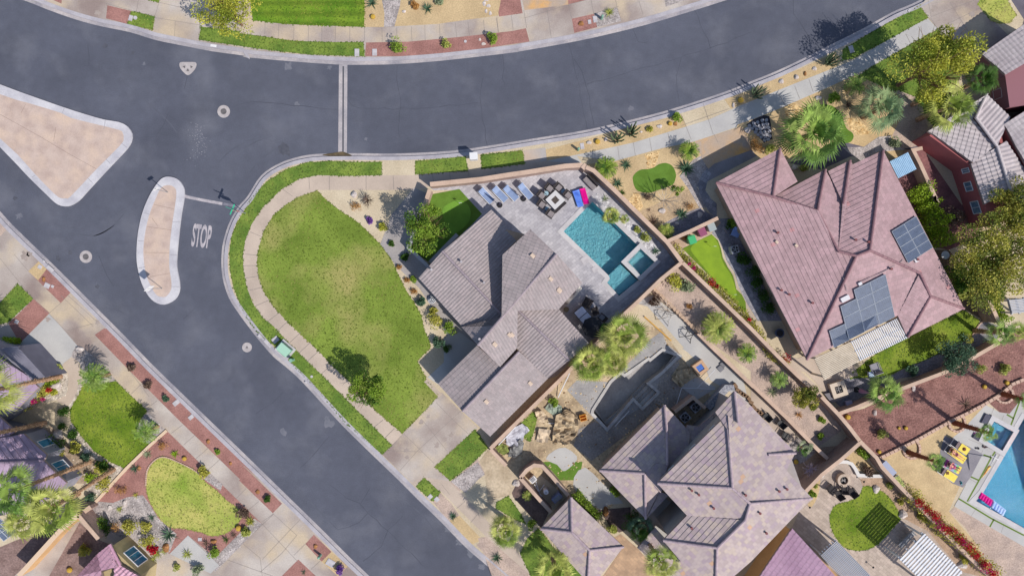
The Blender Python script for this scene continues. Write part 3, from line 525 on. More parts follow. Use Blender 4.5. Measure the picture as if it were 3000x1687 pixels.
# main house: patio, turf and shaded side yard
PATIO = 'a2: 1355,1330 1932,1262 a3: 360,1240 720,1185 b3: 820,60 1110,310 1340,500 1430,640 1040,1020 760,1230 560,1449 b2: 1932,1449 1500,1100 1270,640 1720,185 1560,15 1380,20'
S('paver_patio', PATIO, 1, PAVER, holes=[POOL, SPA])
TF = 'b2: 1345,50 1560,10 1720,185 1650,260 1350,530 1200,425 1220,330 1300,180'
S('backyard_turf', TF, 3, TURF)
S('putting_green', 'b2: 1440,160 1500,105 1560,88 1610,110 1640,170 1625,240 1580,290 1520,330 1480,300', 4, mat('turf_green', D('#6f9a38'), D('#638c32'), 1, 4, .95, True, 12, .1), n=3)
S('shaded_side_gravel', 'b2: 1080,190 1240,0 1330,40 1290,190 1200,420 1340,560 1280,640 1590,985 1690,1110 1500,1060 1280,715 1110,550 1000,400', 2, mat('grit_shade_tone', D('#a29c9a'), D('#918c8c'), .8, 4, .9, True, 8, .1))  # greyer ground tone paints the house shadow, cut to its outline
S('pebble_bed', 'd2: 540,110 620,30 700,60 1420,740 1560,880 1480,960 1300,790 1250,740 640,180', 3, WHITEG)
S('coping', 'd2: 75,580 480,200 640,40 690,90 560,160 150,570 700,1120 805,1240 765,1295 935,1481 d3: 1190,0 1400,-300 1560,-280 940,290 690,50 d2: 690,1300 640,1200', 4, COPE) if False else None
# copings as bands round each pool edge
def band(name, poly, w, z, m, h=.05, label=None):
    n = len(poly); out = []
    area = sum(poly[i].x*poly[(i+1)%n].y-poly[(i+1)%n].x*poly[i].y for i in range(n)); sg = 1 if area > 0 else -1
    for i in range(n):
        a, b, c = poly[i-1], poly[i], poly[(i+1)%n]
        t1 = (b-a); t1.z = 0; t1.normalize(); t2 = (c-b); t2.z = 0; t2.normalize()
        n1 = Vector((t1.y, -t1.x, 0))*sg; n2 = Vector((t2.y, -t2.x, 0))*sg; bs = (n1+n2)
        bs = bs.normalized() if bs.length > .01 else n1
        out.append(b+bs*w/max(.5, bs.dot(n1)))
    V = [(p.x, p.y, z) for p in poly]+[(p.x, p.y, z) for p in out]+[(p.x, p.y, z-h) for p in out]+[(p.x, p.y, z-h-.1) for p in poly]
    Fc = []
    for i in range(n):
        j = (i+1) % n; Fc += [(i, j, n+j, n+i), (n+i, n+j, 2*n+j, 2*n+i), (i, 3*n+i, 3*n+j, j)]
    o = mesh(name, V, Fc, m); return o
def basin(name, poly, z0, z1, m, parent=None, n=None):
    """pool shell: floor at z0 and walls up to z1"""
    V, Fc = sheet_mesh(poly, z0, (), z1)
    return mesh(name, V, Fc, m, parent)
def pool(name, label, poly, depth, m, water_z=.04, ledge=(), parts=()):
    t = thing(name, label, 'pool' if 'spa' not in name else 'spa', sum(poly, Vector())/len(poly)*Vector((1, 1, 0)) if False else (0, 0, 0))
    basin('shell', poly, -depth, .14, m, t)
    for k, (pl, z) in enumerate(ledge):
        bm = bmesh.new(); prism(bm, [(p.x, p.y) for p in pl], -depth+.01, z); bmo('ledge', bm, m, t)
    V, Fc = sheet_mesh(poly, water_z); mesh('water_surface', V, Fc, WATER, t)
    b_ = band('coping', poly, .42, .17, COPE); b_.parent = t
    return t
SHELF = QW('d2: 958,1032 1208,1262 938,1470 775,1295 812,1240 795,1190')
pm = pool('swimming_pool', 'turquoise swimming pool with a tanning shelf behind the grey tiled house', POOL, 1.15, PLAST, ledge=[(SHELF, -.18)])
ST = [QW('d2: 1060,1000 1110,950 1140,985 1125,1010 1160,1040 1150,1060 1200,1110 1190,1150')]
SPA_RIM = .5
ts = thing('raised_spa', 'small raised square spa joined to the corner of the turquoise pool', 'spa')
def spa(t, poly, rim, depth, m, ledge=(), wd=.5):
    basin('shell', poly, -depth, rim, m, t)
    for pl, z in ledge:
        bm = bmesh.new(); prism(bm, [(p.x, p.y) for p in pl], -depth+.01, z); bmo('bench', bm, m, t)
    V, Fc = sheet_mesh(poly, rim-.1); mesh('water_surface', V, Fc, WATER, t)
    o = band('raised_wall', poly, wd, rim+.03, COPE, h=rim-.1); o.parent = t
SPA_ = QW('d2: 1050,1000 1240,812 1440,1000 1240,1190', .5)
spa(ts, SPA_, .42, .55, PLAST, [(QW('d2: 1055,1000 1150,905 1190,945 1105,1030 1240,1150 1230,1185', .2), -.1)], .38)
tr = pool('swimming_pool', 'large light blue swimming pool beside the yellow towel loungers at the right edge', POOLR, 1.3, PLASTB)
tsr = thing('square_spa', 'square blue spa beside the large pool with grey concrete rim', 'spa')
spa(tsr, QW('d5: 1370,345 1740,545 1530,900 1190,690', .35), .3, .6, PLASTB, [(QW('d5: 1380,360 1600,480 1560,560 1460,520 1370,700 1440,800 1400,810 1200,690', .2), -.1)], .4)
# dug unfinished pool
GUNL = mat('pale_gunite', D('#bcb8b5'), D('#a39f9e'), 1.2, 5, .9, True, 6, .1)
tp = thing('unfinished_pool', 'empty dug pool shell of bare grey gunite in the building yard', 'pool')
basin('shell', PIT, -.9, .14, GUNITE, tp)
A_, B_, C_2, D_ = q('e1: 690,458 812,330 912,415 778,548')
for i in range(4):
    f0, f1 = i/4, (i+1)/4
    def lp(a, b, f): return (a[0]+(b[0]-a[0])*f, a[1]+(b[1]-a[1])*f)
    P = [W(x, .13) for x in (lp(A_, D_, f0), lp(B_, C_2, f0), lp(B_, C_2, f1), lp(A_, D_, f1))]
    bm = bmesh.new(); prism(bm, [(p.x, p.y) for p in P], -.89, -.62+.17*i); bmo('step', bm, GUNL if i % 2 else GUNITE, tp)
bm = bmesh.new(); P = QW('e1: 330,590 345,575 430,700 600,560 690,470 700,490 445,735', 0); prism(bm, [(p.x, p.y) for p in P], -.89, -.35); bmo('ledge', bm, GUNITE, tp)
bm = bmesh.new(); P = QW('e1: 830,125 850,135 965,40 1000,60 1030,50 1010,30 970,30', 0); prism(bm, [(p.x, p.y) for p in P], -.89, -.3); bmo('ledge', bm, GUNITE, tp)
b_ = band('bond_beam', PIT, .26, .24, GUNL, h=.1); b_.parent = tp
# ---------- garden walls ----------
def block_extra(a, b): return brick_extra(.42, .2, a, b, (.72, .7, .68), .012, 1.0, 'UV', .5)
WALLF = mat('slump_block', D('#a9928a'), D('#97827c'), 1, 4, .9, True, 8, .1, .3, 20, extra=block_extra((1.05, 1.03, 1), (.86, .85, .85)))
WALLC = mat('wall_cap', D('#c4aa98'), D('#b59c8b'), 1, 4, .85, True, 8, .08)
WALLT = mat('tan_stucco_wall', D('#c8a277'), D('#b8936a'), 1, 4, .9, True, 8, .08)
def garden_wall(label, s, h, th=.22, mf=WALLF, mc=WALLC, cat='wall', capw=.05, cap_len=True):
    pts = QW(s, h)
    t = thing('garden_wall', label, cat)
    L_, R_ = offs(pts, th/2), offs(pts, -th/2)
    # proper mitres
    def side(d):
        out = []
        for i, p in enumerate(pts):
            if i == 0 or i == len(pts)-1: out.append(offs(pts, d)[i]); continue
            t1 = (p-pts[i-1]).normalized(); t2 = (pts[i+1]-p).normalized()
            n1 = Vector((-t1.y, t1.x, 0)); n2 = Vector((-t2.y, t2.x, 0)); b = (n1+n2)
            b = b.normalized() if b.length > .1 else n1
            out.append(p+b*d/max(.4, b.dot(n1)))
        return out
    A, B = side(th/2), side(-th/2); n = len(pts)
    V = [(p.x, p.y, 0.02) for p in A]+[(p.x, p.y, h-.06) for p in A]+[(p.x, p.y, 0.02) for p in B]+[(p.x, p.y, h-.06) for p in B]
    Fc = []
    for i in range(n-1): Fc += [(i, i+1, n+i+1, n+i), (2*n+i, 2*n+i+1, 3*n+i+1, 3*n+i)]
    Fc += [(0, 2*n, 3*n, n), (n-1, 3*n-1, 4*n-1, 2*n-1)]
    o = mesh('wall_face', V, Fc, mf, t)
    uvl = o.data.uv_layers.new(name='UVMap'); acc = [0]
    for i in range(1, n): acc.append(acc[-1]+(pts[i]-pts[i-1]).length)
    for lp in o.data.loops:
        vi = lp.vertex_index; uvl.data[lp.index].uv = (acc[vi % n], V[vi][2])
    A, B = side(th/2+capw), side(-th/2-capw)
    V = []
    for p in A: V.append((p.x, p.y, h-.06))
    for p in A: V.append((p.x, p.y, h))
    for p in B: V.append((p.x, p.y, h-.06))
    for p in B: V.append((p.x, p.y, h))
    Fc = []
    for i in range(n-1): Fc += [(i, i+1, n+i+1, n+i), (3*n+i, 3*n+i+1, 2*n+i+1, 2*n+i), (n+i, n+i+1, 3*n+i+1, 3*n+i), (i, 2*n+i, 2*n+i+1, i+1)]
    Fc += [(0, n, 3*n, 2*n), (n-1, 3*n-1, 4*n-1, 2*n-1)]
    mesh('wall_cap', V, Fc, mc, t)
    return t
gw = garden_wall
gw('long tan block wall along the shaded pavement north of the sun loungers', 'a2: 1352,1305 1720,1268 a3: 200,1240 360,1217 620,1175 742,1168', 1.75, .3)
gw('tan block wall between the pool patio and the cobble and kidney turf garden', 'b3: 765,-25 820,0 990,160 1120,290 1340,505 1445,648', 1.85, .26)
gw('block wall between the grey tiled house and the building yard', 'b3: 1445,648 1300,765 1150,910 1030,1022 d3: 620,900 330,1170 c3: 630,15 350,290 88,548', 1.8)
gw('short tan wall at the turf corner by the leafy tree', 'b2: 1350,15 1325,90 1290,185', 1.7, .26)
gw('grey garden wall below the leafy tree at the turf edge', 'b2: 1255,265 1200,422 1340,558', 1.2, .2, mat('grey_block', D('#9d9ca4'), D('#8c8b94'), 1), mat('grey_cap', D('#a9a8b0')))
gw('low wall beside the turf next to the tiled eave', 'b2: 1545,330 1350,530', .6, .25, mat('grey_block', D('#9d9ca4')), mat('grey_cap', D('#a9a8b0')))
gw('front wall behind the wheelie bins', 'b3: 1340,500 1500,430 1700,335', 1.6)
gw('wall with flowering hedge beside the putting green', 'b3: 1450,652 1620,815 1932,1115 b4: 200,1320 c4: 330,30 500,180', 1.75)
gw('long purple-grey wall between the pink gravel easement and the red bark garden', 'c4: 500,180 620,305 700,400 770,492', 2.0)
gw('long low wall between the building yard and the pink gravel easement', 'b3: 1560,1150 1650,1240 1932,1510 c4: 0,88 250,325 470,550 545,620', 1.2, .22)
gw('low curb wall under the stone blocks at the top of the easement', 'b3: 1240,850 1400,990 1560,1150', .5, .2)
gw('brick wall across the end of the pink gravel easement', 'c4: 772,508 640,625 500,735 390,850', 2.3)
gw('wall between the fire pit garden and the sand terrace', 'c4: 772,495 890,612 930,680 1060,820 1270,1035 1470,1240 1700,1460', 1.7)
gw('rear wall of the pink tiled house above the red bark garden', 'c4: 620,302 750,255 900,190 1100,112 1390,2 b4: 1560,1330 1760,1215', 1.5)
gw('side wall between the pink tiled house and the red stucco house', 'a4: 1215,1048 1150,1062 1200,1160 1330,1449 b4: 1300,180', 1.5)
gw('paved boundary wall under the big olive tree', 'e7: 600,440 790,600 880,740 1000,960 1100,1180', 2.2)
gw('pale wall end where the pavement meets the patio corner', 'a3: 742,1168 765,1190', 1.8, .4)
gw('wall dividing the river rock bed from the palm garden', 'c1: 560,1020 640,960', 1.2, .3)
gw('tall pale wall running down between the left gardens', 'c1: 552,1018 420,1130 130,1449', 1.9, .3, WALLT, mat('pale_cap', D('#d0b79f')))
gw('purple capped wall beside the orange bush', 'c1: 552,1018 620,1100 695,1188', 1.9, .25)
gw('low dividing kerb wall between lawn and red gravel', 'c1: 1178,420 1060,525 890,690 690,910 640,958', .25, .16, WALLT, mat('pale_cap', D('#d0b79f')))
gw('curved brick wall of the small service yard holding pool equipment', 'c3: 300,755 345,700 400,665 455,672 520,740 640,880', 1.6)
gw('left wall of the small service yard', 'c3: 300,755 455,930 520,1000', 1.6)
gw('garden wall between grass corner and raked earth', 'c3: 88,552 200,668', 1.5)
gw('curved white seat wall round the fire pit', 'c4: 500,745 530,705 560,678 600,652 640,640 680,642 715,656 740,690 762,735 850,742 930,742', .45, .2, mat('white_stucco', D('#c3c0bd')), mat('white_cap', D('#cdcac8')))
gw('right garden wall with red bougainvillea', 'c4: 1000,730 1030,790', 1.6) if False else None

# ---------- roofs ----------
def solve_plane(v):
    """v: list of (x,y,z): least squares z = ax+by+c"""
    import numpy as np
    A = np.array([[p[0], p[1], 1] for p in v]); b = np.array([p[2] for p in v])
    return np.linalg.lstsq(A, b, rcond=None)[0]
def is_convex(P):
    sg = 0; n = len(P)
    for i in range(n):
        a, b, c = P[i-1], P[i], P[(i+1) % n]
        cr = (b[0]-a[0])*(c[1]-b[1])-(b[1]-a[1])*(c[0]-b[0])
        if abs(cr) < 1e-3: continue
        if sg == 0: sg = 1 if cr > 0 else -1
        elif (cr > 0) != (sg > 0): return False
    return True
def tile_geo(bm, uvl, poly, O, U, Vv, N, kind, cl, cw, h, step):
    """poly: list of (u,v) convex CCW; adds tiles clipped to it"""
    us = [p[0] for p in poly]; vs = [p[1] for p in poly]
    b2 = bmesh.new(); uv2 = b2.loops.layers.uv.new('UVMap')
    u0, u1 = math.floor(min(us)/cw)*cw, math.ceil(max(us)/cw)*cw
    r0, r1 = math.floor(min(vs)/cl), math.ceil(max(vs)/cl)
    if kind == 'barrel':
        prof = [(0, 0), (.18, .75), (.38, 1), (.58, .75), (.76, 0)]
        cols = []; n = int(round((u1-u0)/cw))
        for i in range(n):
            for f, hh in prof: cols.append((u0+(i+f)*cw, hh*h))
        cols.append((u1, 0))
    else: cols = [(u0, 0), (u1, 0)]
    for r in range(r0, r1):
        rowa = [b2.verts.new((u, r*cl, hh+step)) for u, hh in cols]
        rowb = [b2.verts.new((u, (r+1)*cl, hh)) for u, hh in cols]
        rowc = [b2.verts.new((u, r*cl, hh-.01)) for u, hh in cols]; rowd = [b2.verts.new((u, r*cl, hh+step)) for u, hh in cols]
        for i in range(len(cols)-1):
            f1 = b2.faces.new((rowa[i], rowa[i+1], rowb[i+1], rowb[i])); b2.faces.new((rowc[i], rowc[i+1], rowd[i+1], rowd[i]))
            f1.smooth = kind == 'barrel'
    n = len(poly)
    for i in range(n):
        a, c = poly[i], poly[(i+1) % n]; d = Vector((c[0]-a[0], c[1]-a[1], 0))
        if d.length < 1e-4: continue
        d.normalize(); no = Vector((d.y, -d.x, 0))
        bmesh.ops.bisect_plane(b2, geom=b2.verts[:]+b2.edges[:]+b2.faces[:], dist=1e-5, plane_co=(a[0], a[1], 0), plane_no=no, clear_outer=True)
    for f in b2.faces:
        for l in f.loops: l[uv2].uv = (l.vert.co.x, l.vert.co.y)
    M = Matrix((( U.x, Vv.x, N.x, O.x), (U.y, Vv.y, N.y, O.y), (U.z, Vv.z, N.z, O.z), (0, 0, 0, 1)))
    bmesh.ops.transform(b2, matrix=M, verts=b2.verts)
    tmp = bpy.data.meshes.new('t'); b2.to_mesh(tmp); b2.free(); bm.from_mesh(tmp); bpy.data.meshes.remove(tmp)
RIDGE_R = .11
ROOFS = []
def hz(z): return z if z <= 3.1 else (5.7+(z-6.9)*.6 if z > 6.4 else 3.1+(z-3.1)*.6)
def HW(p): return W((p[0], p[1]), hz(p[2]))
def inside(p, P):
    c = False; j = len(P)-1
    for i in range(len(P)):
        if (P[i][1] > p[1]) != (P[j][1] > p[1]) and p[0] < (P[j][0]-P[i][0])*(p[1]-P[i][1])/(P[j][1]-P[i][1])+P[i][0]: c = not c
        j = i
    return c
def roof_z(p, default=4.0):
    best = None
    for P, (a, b, c) in ROOFS:
        if inside(p, P):
            X, Y = (p[0]-1500)*K, -(p[1]-843.5)*K; z = (a*X+b*Y+c)/(1+(a*X+b*Y)/H)
            if best is None or z > best: best = z
    return default if best is None else best
def roof(parent, planes, m, kind='flat', cl=.38, cw=.3, h=.05, step=.035, ridges=(), soffit=None, mcap=None, name='roof'):
    """planes: strings of surveyed points with heights 'crop: x,y,z'"""
    bm = bmesh.new(); uvl = bm.loops.layers.uv.new('UVMap'); sb = bmesh.new()
    for s in planes:
        pts = [HW(p) for p in q(s)]
        a, b, c = solve_plane(pts); ROOFS.append(([(p[0], p[1]) for p in q(s)], (a, b, c)))
        P = [Vector((p.x, p.y, a*p.x+b*p.y+c)) for p in pts]
        N = Vector((-a, -b, 1)).normalized(); down = Vector((-a, -b, 0)) if (abs(a)+abs(b)) > 1e-4 else Vector((0, -1, 0)); down.normalize()
        U = Vector((-down.y, down.x, 0)); Vv = N.cross(U); 
        if Vv.z < 0: U = -U; Vv = N.cross(U)
        O = P[0]
        uv = [((p-O).dot(U), (p-O).dot(Vv)) for p in P]
        ar = sum(uv[i][0]*uv[(i+1)%len(uv)][1]-uv[(i+1)%len(uv)][0]*uv[i][1] for i in range(len(uv)))
        if ar < 0: uv.reverse()
        vmin = min(v for _, v in uv)
        uv = [(u, v-vmin) for u, v in uv]; O2 = O+Vv*vmin
        polys = [uv] if is_convex(uv) else []
        if not polys:
            for t in tessellate_polygon([[Vector((u, v, 0)) for u, v in uv]]):
                T = [uv[i] for i in t]; ar = (T[1][0]-T[0][0])*(T[2][1]-T[0][1])-(T[1][1]-T[0][1])*(T[2][0]-T[0][0])
                polys.append(T if ar > 0 else T[::-1])
        for T in polys: tile_geo(bm, uvl, T, O2, U, Vv, N, kind, cl, cw, h, step)
        # deck under the tiles
        vs = [sb.verts.new(p-Vector((0, 0, .04))) for p in P]; vl = [sb.verts.new(p-Vector((0, 0, .2))) for p in P]
        try:
            sb.faces.new(vs); sb.faces.new(vl[::-1])
            for i in range(len(P)): sb.faces.new((vs[i], vs[(i+1)%len(P)], vl[(i+1)%len(P)], vl[i]))
        except Exception as e: pass
    ro = bmo(name, bm, m, parent)
    bmo('fascia', sb, soffit or MATS['fascia'], ro)
    if ridges:
        for s in ridges:
            rb = bmesh.new()
            pts = [HW(p) for p in q(s)]
            for a, b in zip(pts, pts[1:]):
                L_ = (b-a).length; k = max(1, int(L_/.38)); d = (b-a)/k
                for i in range(k):
                    p0 = a+d*i+Vector((0, 0, .05)); bar(rb, p0, p0+d*1.05, RIDGE_R*1.12, RIDGE_R, 8)
            bmo('ridge_cap', rb, mcap or m, ro)
    return ro
mat('fascia', D('#9c8a86'), D('#8d7b78'), 2)
def walls(parent, s, h, m, z0=.1, name='wall'):
    pts = QW(s, h); bm = bmesh.new(); prism(bm, [(p.x, p.y) for p in pts], z0, h); return bmo(name, bm, m, parent)
def inset_walls(parent, s, h, m, d=.45, name='wall'):
    pts = QW(s, h); c = sum(pts, Vector())/len(pts)
    ar = sum(pts[i].x*pts[(i+1)%len(pts)].y-pts[(i+1)%len(pts)].x*pts[i].y for i in range(len(pts))); sg = 1 if ar > 0 else -1
    out = []
    for i in range(len(pts)):
        a, b, e = pts[i-1], pts[i], pts[(i+1)%len(pts)]
        t1 = (b-a).normalized(); t2 = (e-b).normalized(); n1 = Vector((-t1.y, t1.x, 0))*sg; n2 = Vector((-t2.y, t2.x, 0))*sg; bs = n1+n2
        bs = bs.normalized() if bs.length > .1 else n1
        out.append(b+bs*d/max(.5, bs.dot(n1)))
    bm = bmesh.new(); prism(bm, [(p.x, p.y) for p in out], .1, h-.12); bmo(name, bm, m, parent); return out
def vent(parent, s, z, m=None, r=.07, h=.35, name='vent_pipe'):
    for p in q(s):
        z = roof_z(p)+.05; c = W(p, z); bm = bmesh.new(); cyl(bm, c.x, c.y, z-.3, z+h, r, n=8); cyl(bm, c.x, c.y, z+h-.06, z+h+.03, r*1.5, n=8); bmo(name, bm, m or MATS['vent_metal'], parent)
def hood(parent, s, z, m, a=.35, rz=.8, name='roof_vent'):
    for p in q(s):
        z = roof_z(p)+.03; c = W(p, z); bm = bmesh.new(); box(bm, c.x, c.y, z+.02, a, a*1.3, .22, rz); bmesh.ops.bevel(bm, geom=bm.edges[:], offset=.03, segments=1, affect='EDGES'); bmo(name, bm, m, parent)
mat('vent_metal', D('#b9b4b8'), D('#8f8a90'), 3, metal=.0, rough=.5)
def tilecol(w_, h_, a, b, bias=0, rot=0): return brick_extra(w_, h_, a, b, (.72, .7, .72), .008, 1.0, 'UV', .5, rot, bias)
def tile_mix(w_, h_, cols, frac=()):
    """per-tile colours: cells of the tile grid pick from a ramp"""
    def f(N, L, tc, col, mix, ramp, noise):
        br = N.new('ShaderNodeTexBrick'); br.inputs['Scale'].default_value = 1; br.inputs['Brick Width'].default_value = w_; br.inputs['Row Height'].default_value = h_
        br.inputs['Mortar Size'].default_value = .006; br.inputs['Color1'].default_value = (0, 0, 0, 1); br.inputs['Color2'].default_value = (1, 1, 1, 1); br.inputs['Mortar'].default_value = (.5, .5, .5, 1)
        L.new(tc.outputs['UV'], br.inputs['Vector'])
        r = N.new('ShaderNodeValToRGB'); r.color_ramp.interpolation = 'CONSTANT'
        e = r.color_ramp.elements; e[0].position = 0; e[0].color = (*cols[0][1], 1); e[1].position = cols[1][0]; e[1].color = (*cols[1][1], 1)
        for p, c in cols[2:]: x = e.new(p); x.color = (*c, 1)
        L.new(br.outputs[0], r.inputs[0])
        mo = N.new('ShaderNodeMapRange'); mo.inputs[3].default_value = 1; mo.inputs[4].default_value = .62; L.new(br.outputs[1], mo.inputs[0])
        g = mix(1, r.outputs[0], mo.outputs[0], 'MULTIPLY')
        return mix(1, col, g, 'MULTIPLY')
    return f
MAINR = mat('grey_pink_tile', D('#9f9596'), D('#958b8c'), .5, 4, .75, True, 6, .07, extra=tile_mix(.3, .38, [(0, (.93,.93,.93)), (.4, (1,1,1)), (.7, (1.06,1.04,1.04))]))
MAINC = mat('grey_ridge_tile', D('#9b8f96'), D('#8c8087'), 2)
PINKR = mat('pink_concrete_tile', D('#b09397'), D('#a4888c'), .5, 4, .75, True, 6, .06, extra=tile_mix(.32, .38, [(0, (.9,.9,.9)), (.35, (1,1,1)), (.7, (1.06,1.04,1.05)), (.985, (1.18,.92,.9))]))
PINKC = mat('mauve_ridge_tile', D('#96757a'), D('#86656c'), 2)
MIXR = mat('mixed_slate_tile', (1, .95, .93), (.93, .89, .87), .5, 4, .75, True, 6, .05, extra=tile_mix(.34, .38, [(0, D('#a69a9c')), (.18, D('#b2a6a6')), (.42, D('#ada1a3')), (.6, D('#a497a0')), (.75, D('#b5a9a2')), (.9, D('#a798a2')), (.98, D('#bd9f88'))]))
MIXC = mat('mixed_ridge_tile', D('#b1a0a6'), D('#9f8e96'), 2)
PURPR = mat('mauve_flat_tile', D('#ae99b0'), D('#a18ca4'), .5, 4, .75, True, 6, .06, extra=tile_mix(.6, .42, [(0, (.93,.93,.93)), (.5, (1,1,1))]))
BARR = mat('grey_barrel_tile', D('#b9b0b2'), D('#a99fa3'), .6, 4, .75, True, 6, .07, extra=tile_mix(.4, .42, [(0, (.92,.92,.92)), (.5, (1,1,1)), (.985, (1.15,.85,.8))]))
MAGR = mat('mauve_barrel_tile', D('#b08fa6'), D('#a3829a'), .6, 4, .7, True, 6, .06, extra=tile_mix(.45, .42, [(0, (.95,.95,.95)), (.5, (1,1,1))]))
ROSER = mat('rose_barrel_tile', D('#c59cae'), D('#b48b9f'), .6, 4, .75, True, 6, .06, extra=tile_mix(.3, .4, [(0, (.93,.93,.93)), (.5, (1,1,1))]))
STUC = mat('tan_stucco', D('#b9a08c'), D('#a99079'), .6, 4, .9, True, 8, .06)
STUCR = mat('red_stucco', D('#ac6668'), D('#9d5c5e'), .6, 4, .9, True, 8, .06)
STUCO = mat('ochre_stucco', D('#c29a6a'), D('#b48c5e'), .6, 4, .9, True, 8, .06)
STUCG = mat('olive_stucco', D('#b0a07c'), D('#a0906e'), .6, 4, .9, True, 8, .06)

# grey tiled main house
mh = thing('tiled_house', 'large house with grey-pink tiled hip and gable roofs beside the big lawn', 'house', (0, 0, 0))
M1 = ['F: 1053,699,3.1 1113,632,4.3 1262,788,4.3 1259,819,3.9 1163,821,3.1',
      'F: 1113,632,4.3 1236,528,2.5 1306,598,2.5 1264,641,3.1 1262,790,4.3',
      'F: 1264,641,6.1 1334,577,6.1 1400,639,6.6 1262,797,6.3',
      'F: 1161,822,3.3 1259,819,5.4 1262,797,5.7 1202,868,5.2',
      'F: 1400,639,6.5 1465,711,5.4 1405,778,5.2 1302,781,5.9 1301,875,4.6 1258,922,4.0 1203,868,5.4',
      'F: 1302,779,4.2 1405,777,3.15 1481,863,3.15 1432,905,4.2',
      'F: 1302,779,4.2 1432,905,4.2 1378,951,3.2 1342,918,3.2 1301,877,3.2',
      'F: 1200,869,2.85 1260,921,3.2 1306,884,3.95 1163,1034,3.95 1102,965,2.85',
      'F: 1306,884,3.95 1342,917,3.0 1379,951,2.85 1233,1097,2.85 1163,1034,3.95']
roof(mh, M1, MAINR, 'barrel', .38, .27, .032, .016, ridges=['F: 1113,632,4.3 1262,790,4.3', 'F: 1400,639,6.6 1202,868,5.4', 'F: 1302,779,4.2 1432,905,4.2', 'F: 1306,884,3.95 1163,1034,3.95', 'F: 1262,790,4.3 1262,797,4.4'], mcap=MAINC)
inset_walls(mh, 'F: 1053,699 1150,600 1236,528 1264,560 1334,577 1400,639 1465,711 1405,777 1481,863 1378,951 1233,1097 1102,965 1200,869 1163,821', 2.75, STUC, .5)
bm = bmesh.new(); prism(bm, [(p.x, p.y) for p in QW('F: 1268,645 1332,584 1392,640 1270,780', 4.85)], 2, 4.8); bmo('gable_wall', bm, STUC, mh)
vent(mh, 'b2: 1575,525 1735,672 1703,1068 1365,580', 4.0)
hood(mh, 'd1: 870,1155 d2: 90,1395 b2: 1810,1105 1932,1040', 4.1, mat('tan_vent', D('#c9b4a2')), .3)
hood(mh, 'b3: 515,765 575,850 225,1160 120,1230', 4.0, mat('tan_vent', D('#c9b4a2')), .3)
hood(mh, 'c3: 60,215 370,85 c2: 1750,215', 3.5, mat('tan_vent', D('#c9b4a2')), .3)
def flue(parent, s, z): pass
# pink tiled right house
rh = thing('tiled_house', 'large house with pink-brown flat tiled roof carrying solar panels', 'house')
M2 = ['F: 1801,460,3 2030,905,3 2154,644,5.4 2109,632,5.1 2056,531,4.5 1944,495,4.0',
      'F: 1801,460,3 1962,374,3 1944,495,4.15',
      'F: 1962,374,3 2006,457,3 1944,497,4.15',
      'F: 1945,496,2.95 2076,427,2.95 2056,531,4.1',
      'F: 2076,427,2.95 2122,512,3.6 2109,632,5.0 2056,531,4.15',
      'F: 2083,431,3.0 2138,404,3.0 2121,512,4.1',
      'F: 2138,404,3.0 2146,414,3.2 2109,632,5.0 2120,514,4.1',
      'F: 2143,415,2.95 2221,379,2.95 2188,630,5.3 2154,644,5.3 2109,632,4.9',
      'F: 2221,379,3 2424,776,3 2340,745,3.9 2314,687,4.6 2188,630,5.4',
      'F: 2029,905,3 2154,644,5.3 2188,630,5.3 2314,687,4.6 2257,793,3.1',
      'F: 2314,688,4.7 2257,793,3.2 2283,847,3.1 2340,745,4.1',
      'F: 2340,745,4.1 2283,848,3.0 2424,776,3.0']
roof(rh, M2, PINKR, 'flat', .4, .32, 0, .032, ridges=['F: 1801,460,3.05 1944,495,4.15 2056,531,4.3 2109,632,5.0 2154,644,5.4 2029,905,3.05', 'F: 1962,374,3.05 1944,495,4.15', 'F: 2076,427,3 2056,531,4.2', 'F: 2138,404,3.05 2121,512,4.15', 'F: 2221,379,3.05 2188,630,5.35 2154,644,5.4', 'F: 2188,630,5.35 2314,687,4.7 2340,745,4.1 2424,776,3.05', 'F: 2340,745,4.1 2283,848,3.05'], mcap=PINKC)
RHW = inset_walls(rh, 'F: 1801,460 1962,374 2006,457 2083,431 2138,404 2221,379 2424,776 2283,848 2257,793 2030,905', 2.85, STUC, .5)
vent(rh, 'b4: 185,440 210,845 265,875 430,935 735,490 825,505 985,695 1170,630', 4.2, mat('dark_flue', D('#7a4a4c')), .07, .25)
hood(rh, 'b4: 180,505 318,530', 4.0, mat('tan_vent', D('#c9b4a2')), .22)
PV = mat('solar_cells', D('#4b5568'), D('#535d70'), 2, 3, .55, extra=brick_extra(.17, .17, (1,1,1), (1.15,1.15,1.2), (1.45,1.45,1.45), .012, 1.0, 'UV', 0), spec=.25)
PVF = mat('panel_frame', D('#a8adb6'), rough=.4)
def panel_quad(parent, s, m=PV, th=.05, name='solar_panel'):
    """one module: four corners with heights"""
    P = [W(p, roof_z(p, p[2])+.05) for p in q(s)]; n = (P[1]-P[0]).cross(P[3]-P[0]).normalized()
    if n.z < 0: n = -n
    u = (P[1]-P[0]).normalized(); v = n.cross(u)
    top = [p+n*.12 for p in P]; bot = [p+n*.07 for p in P]
    o = mesh(name, top+bot, [(0,1,2,3), (7,6,5,4), (0,4,5,1), (1,5,6,2), (2,6,7,3), (3,7,4,0)], m, parent)
    ul = o.data.uv_layers.new(name='UVMap')
    for lp in o.data.loops:
        p = Vector(o.data.vertices[lp.vertex_index].co)-P[0]; ul.data[lp.index].uv = (p.dot(u), p.dot(v))
    fb = bmesh.new()
    for i in range(4): bar(fb, top[i]+n*.005, top[(i+1)%4]+n*.005, .025, n=4)
    bmo('panel_frame', fb, PVF, o)
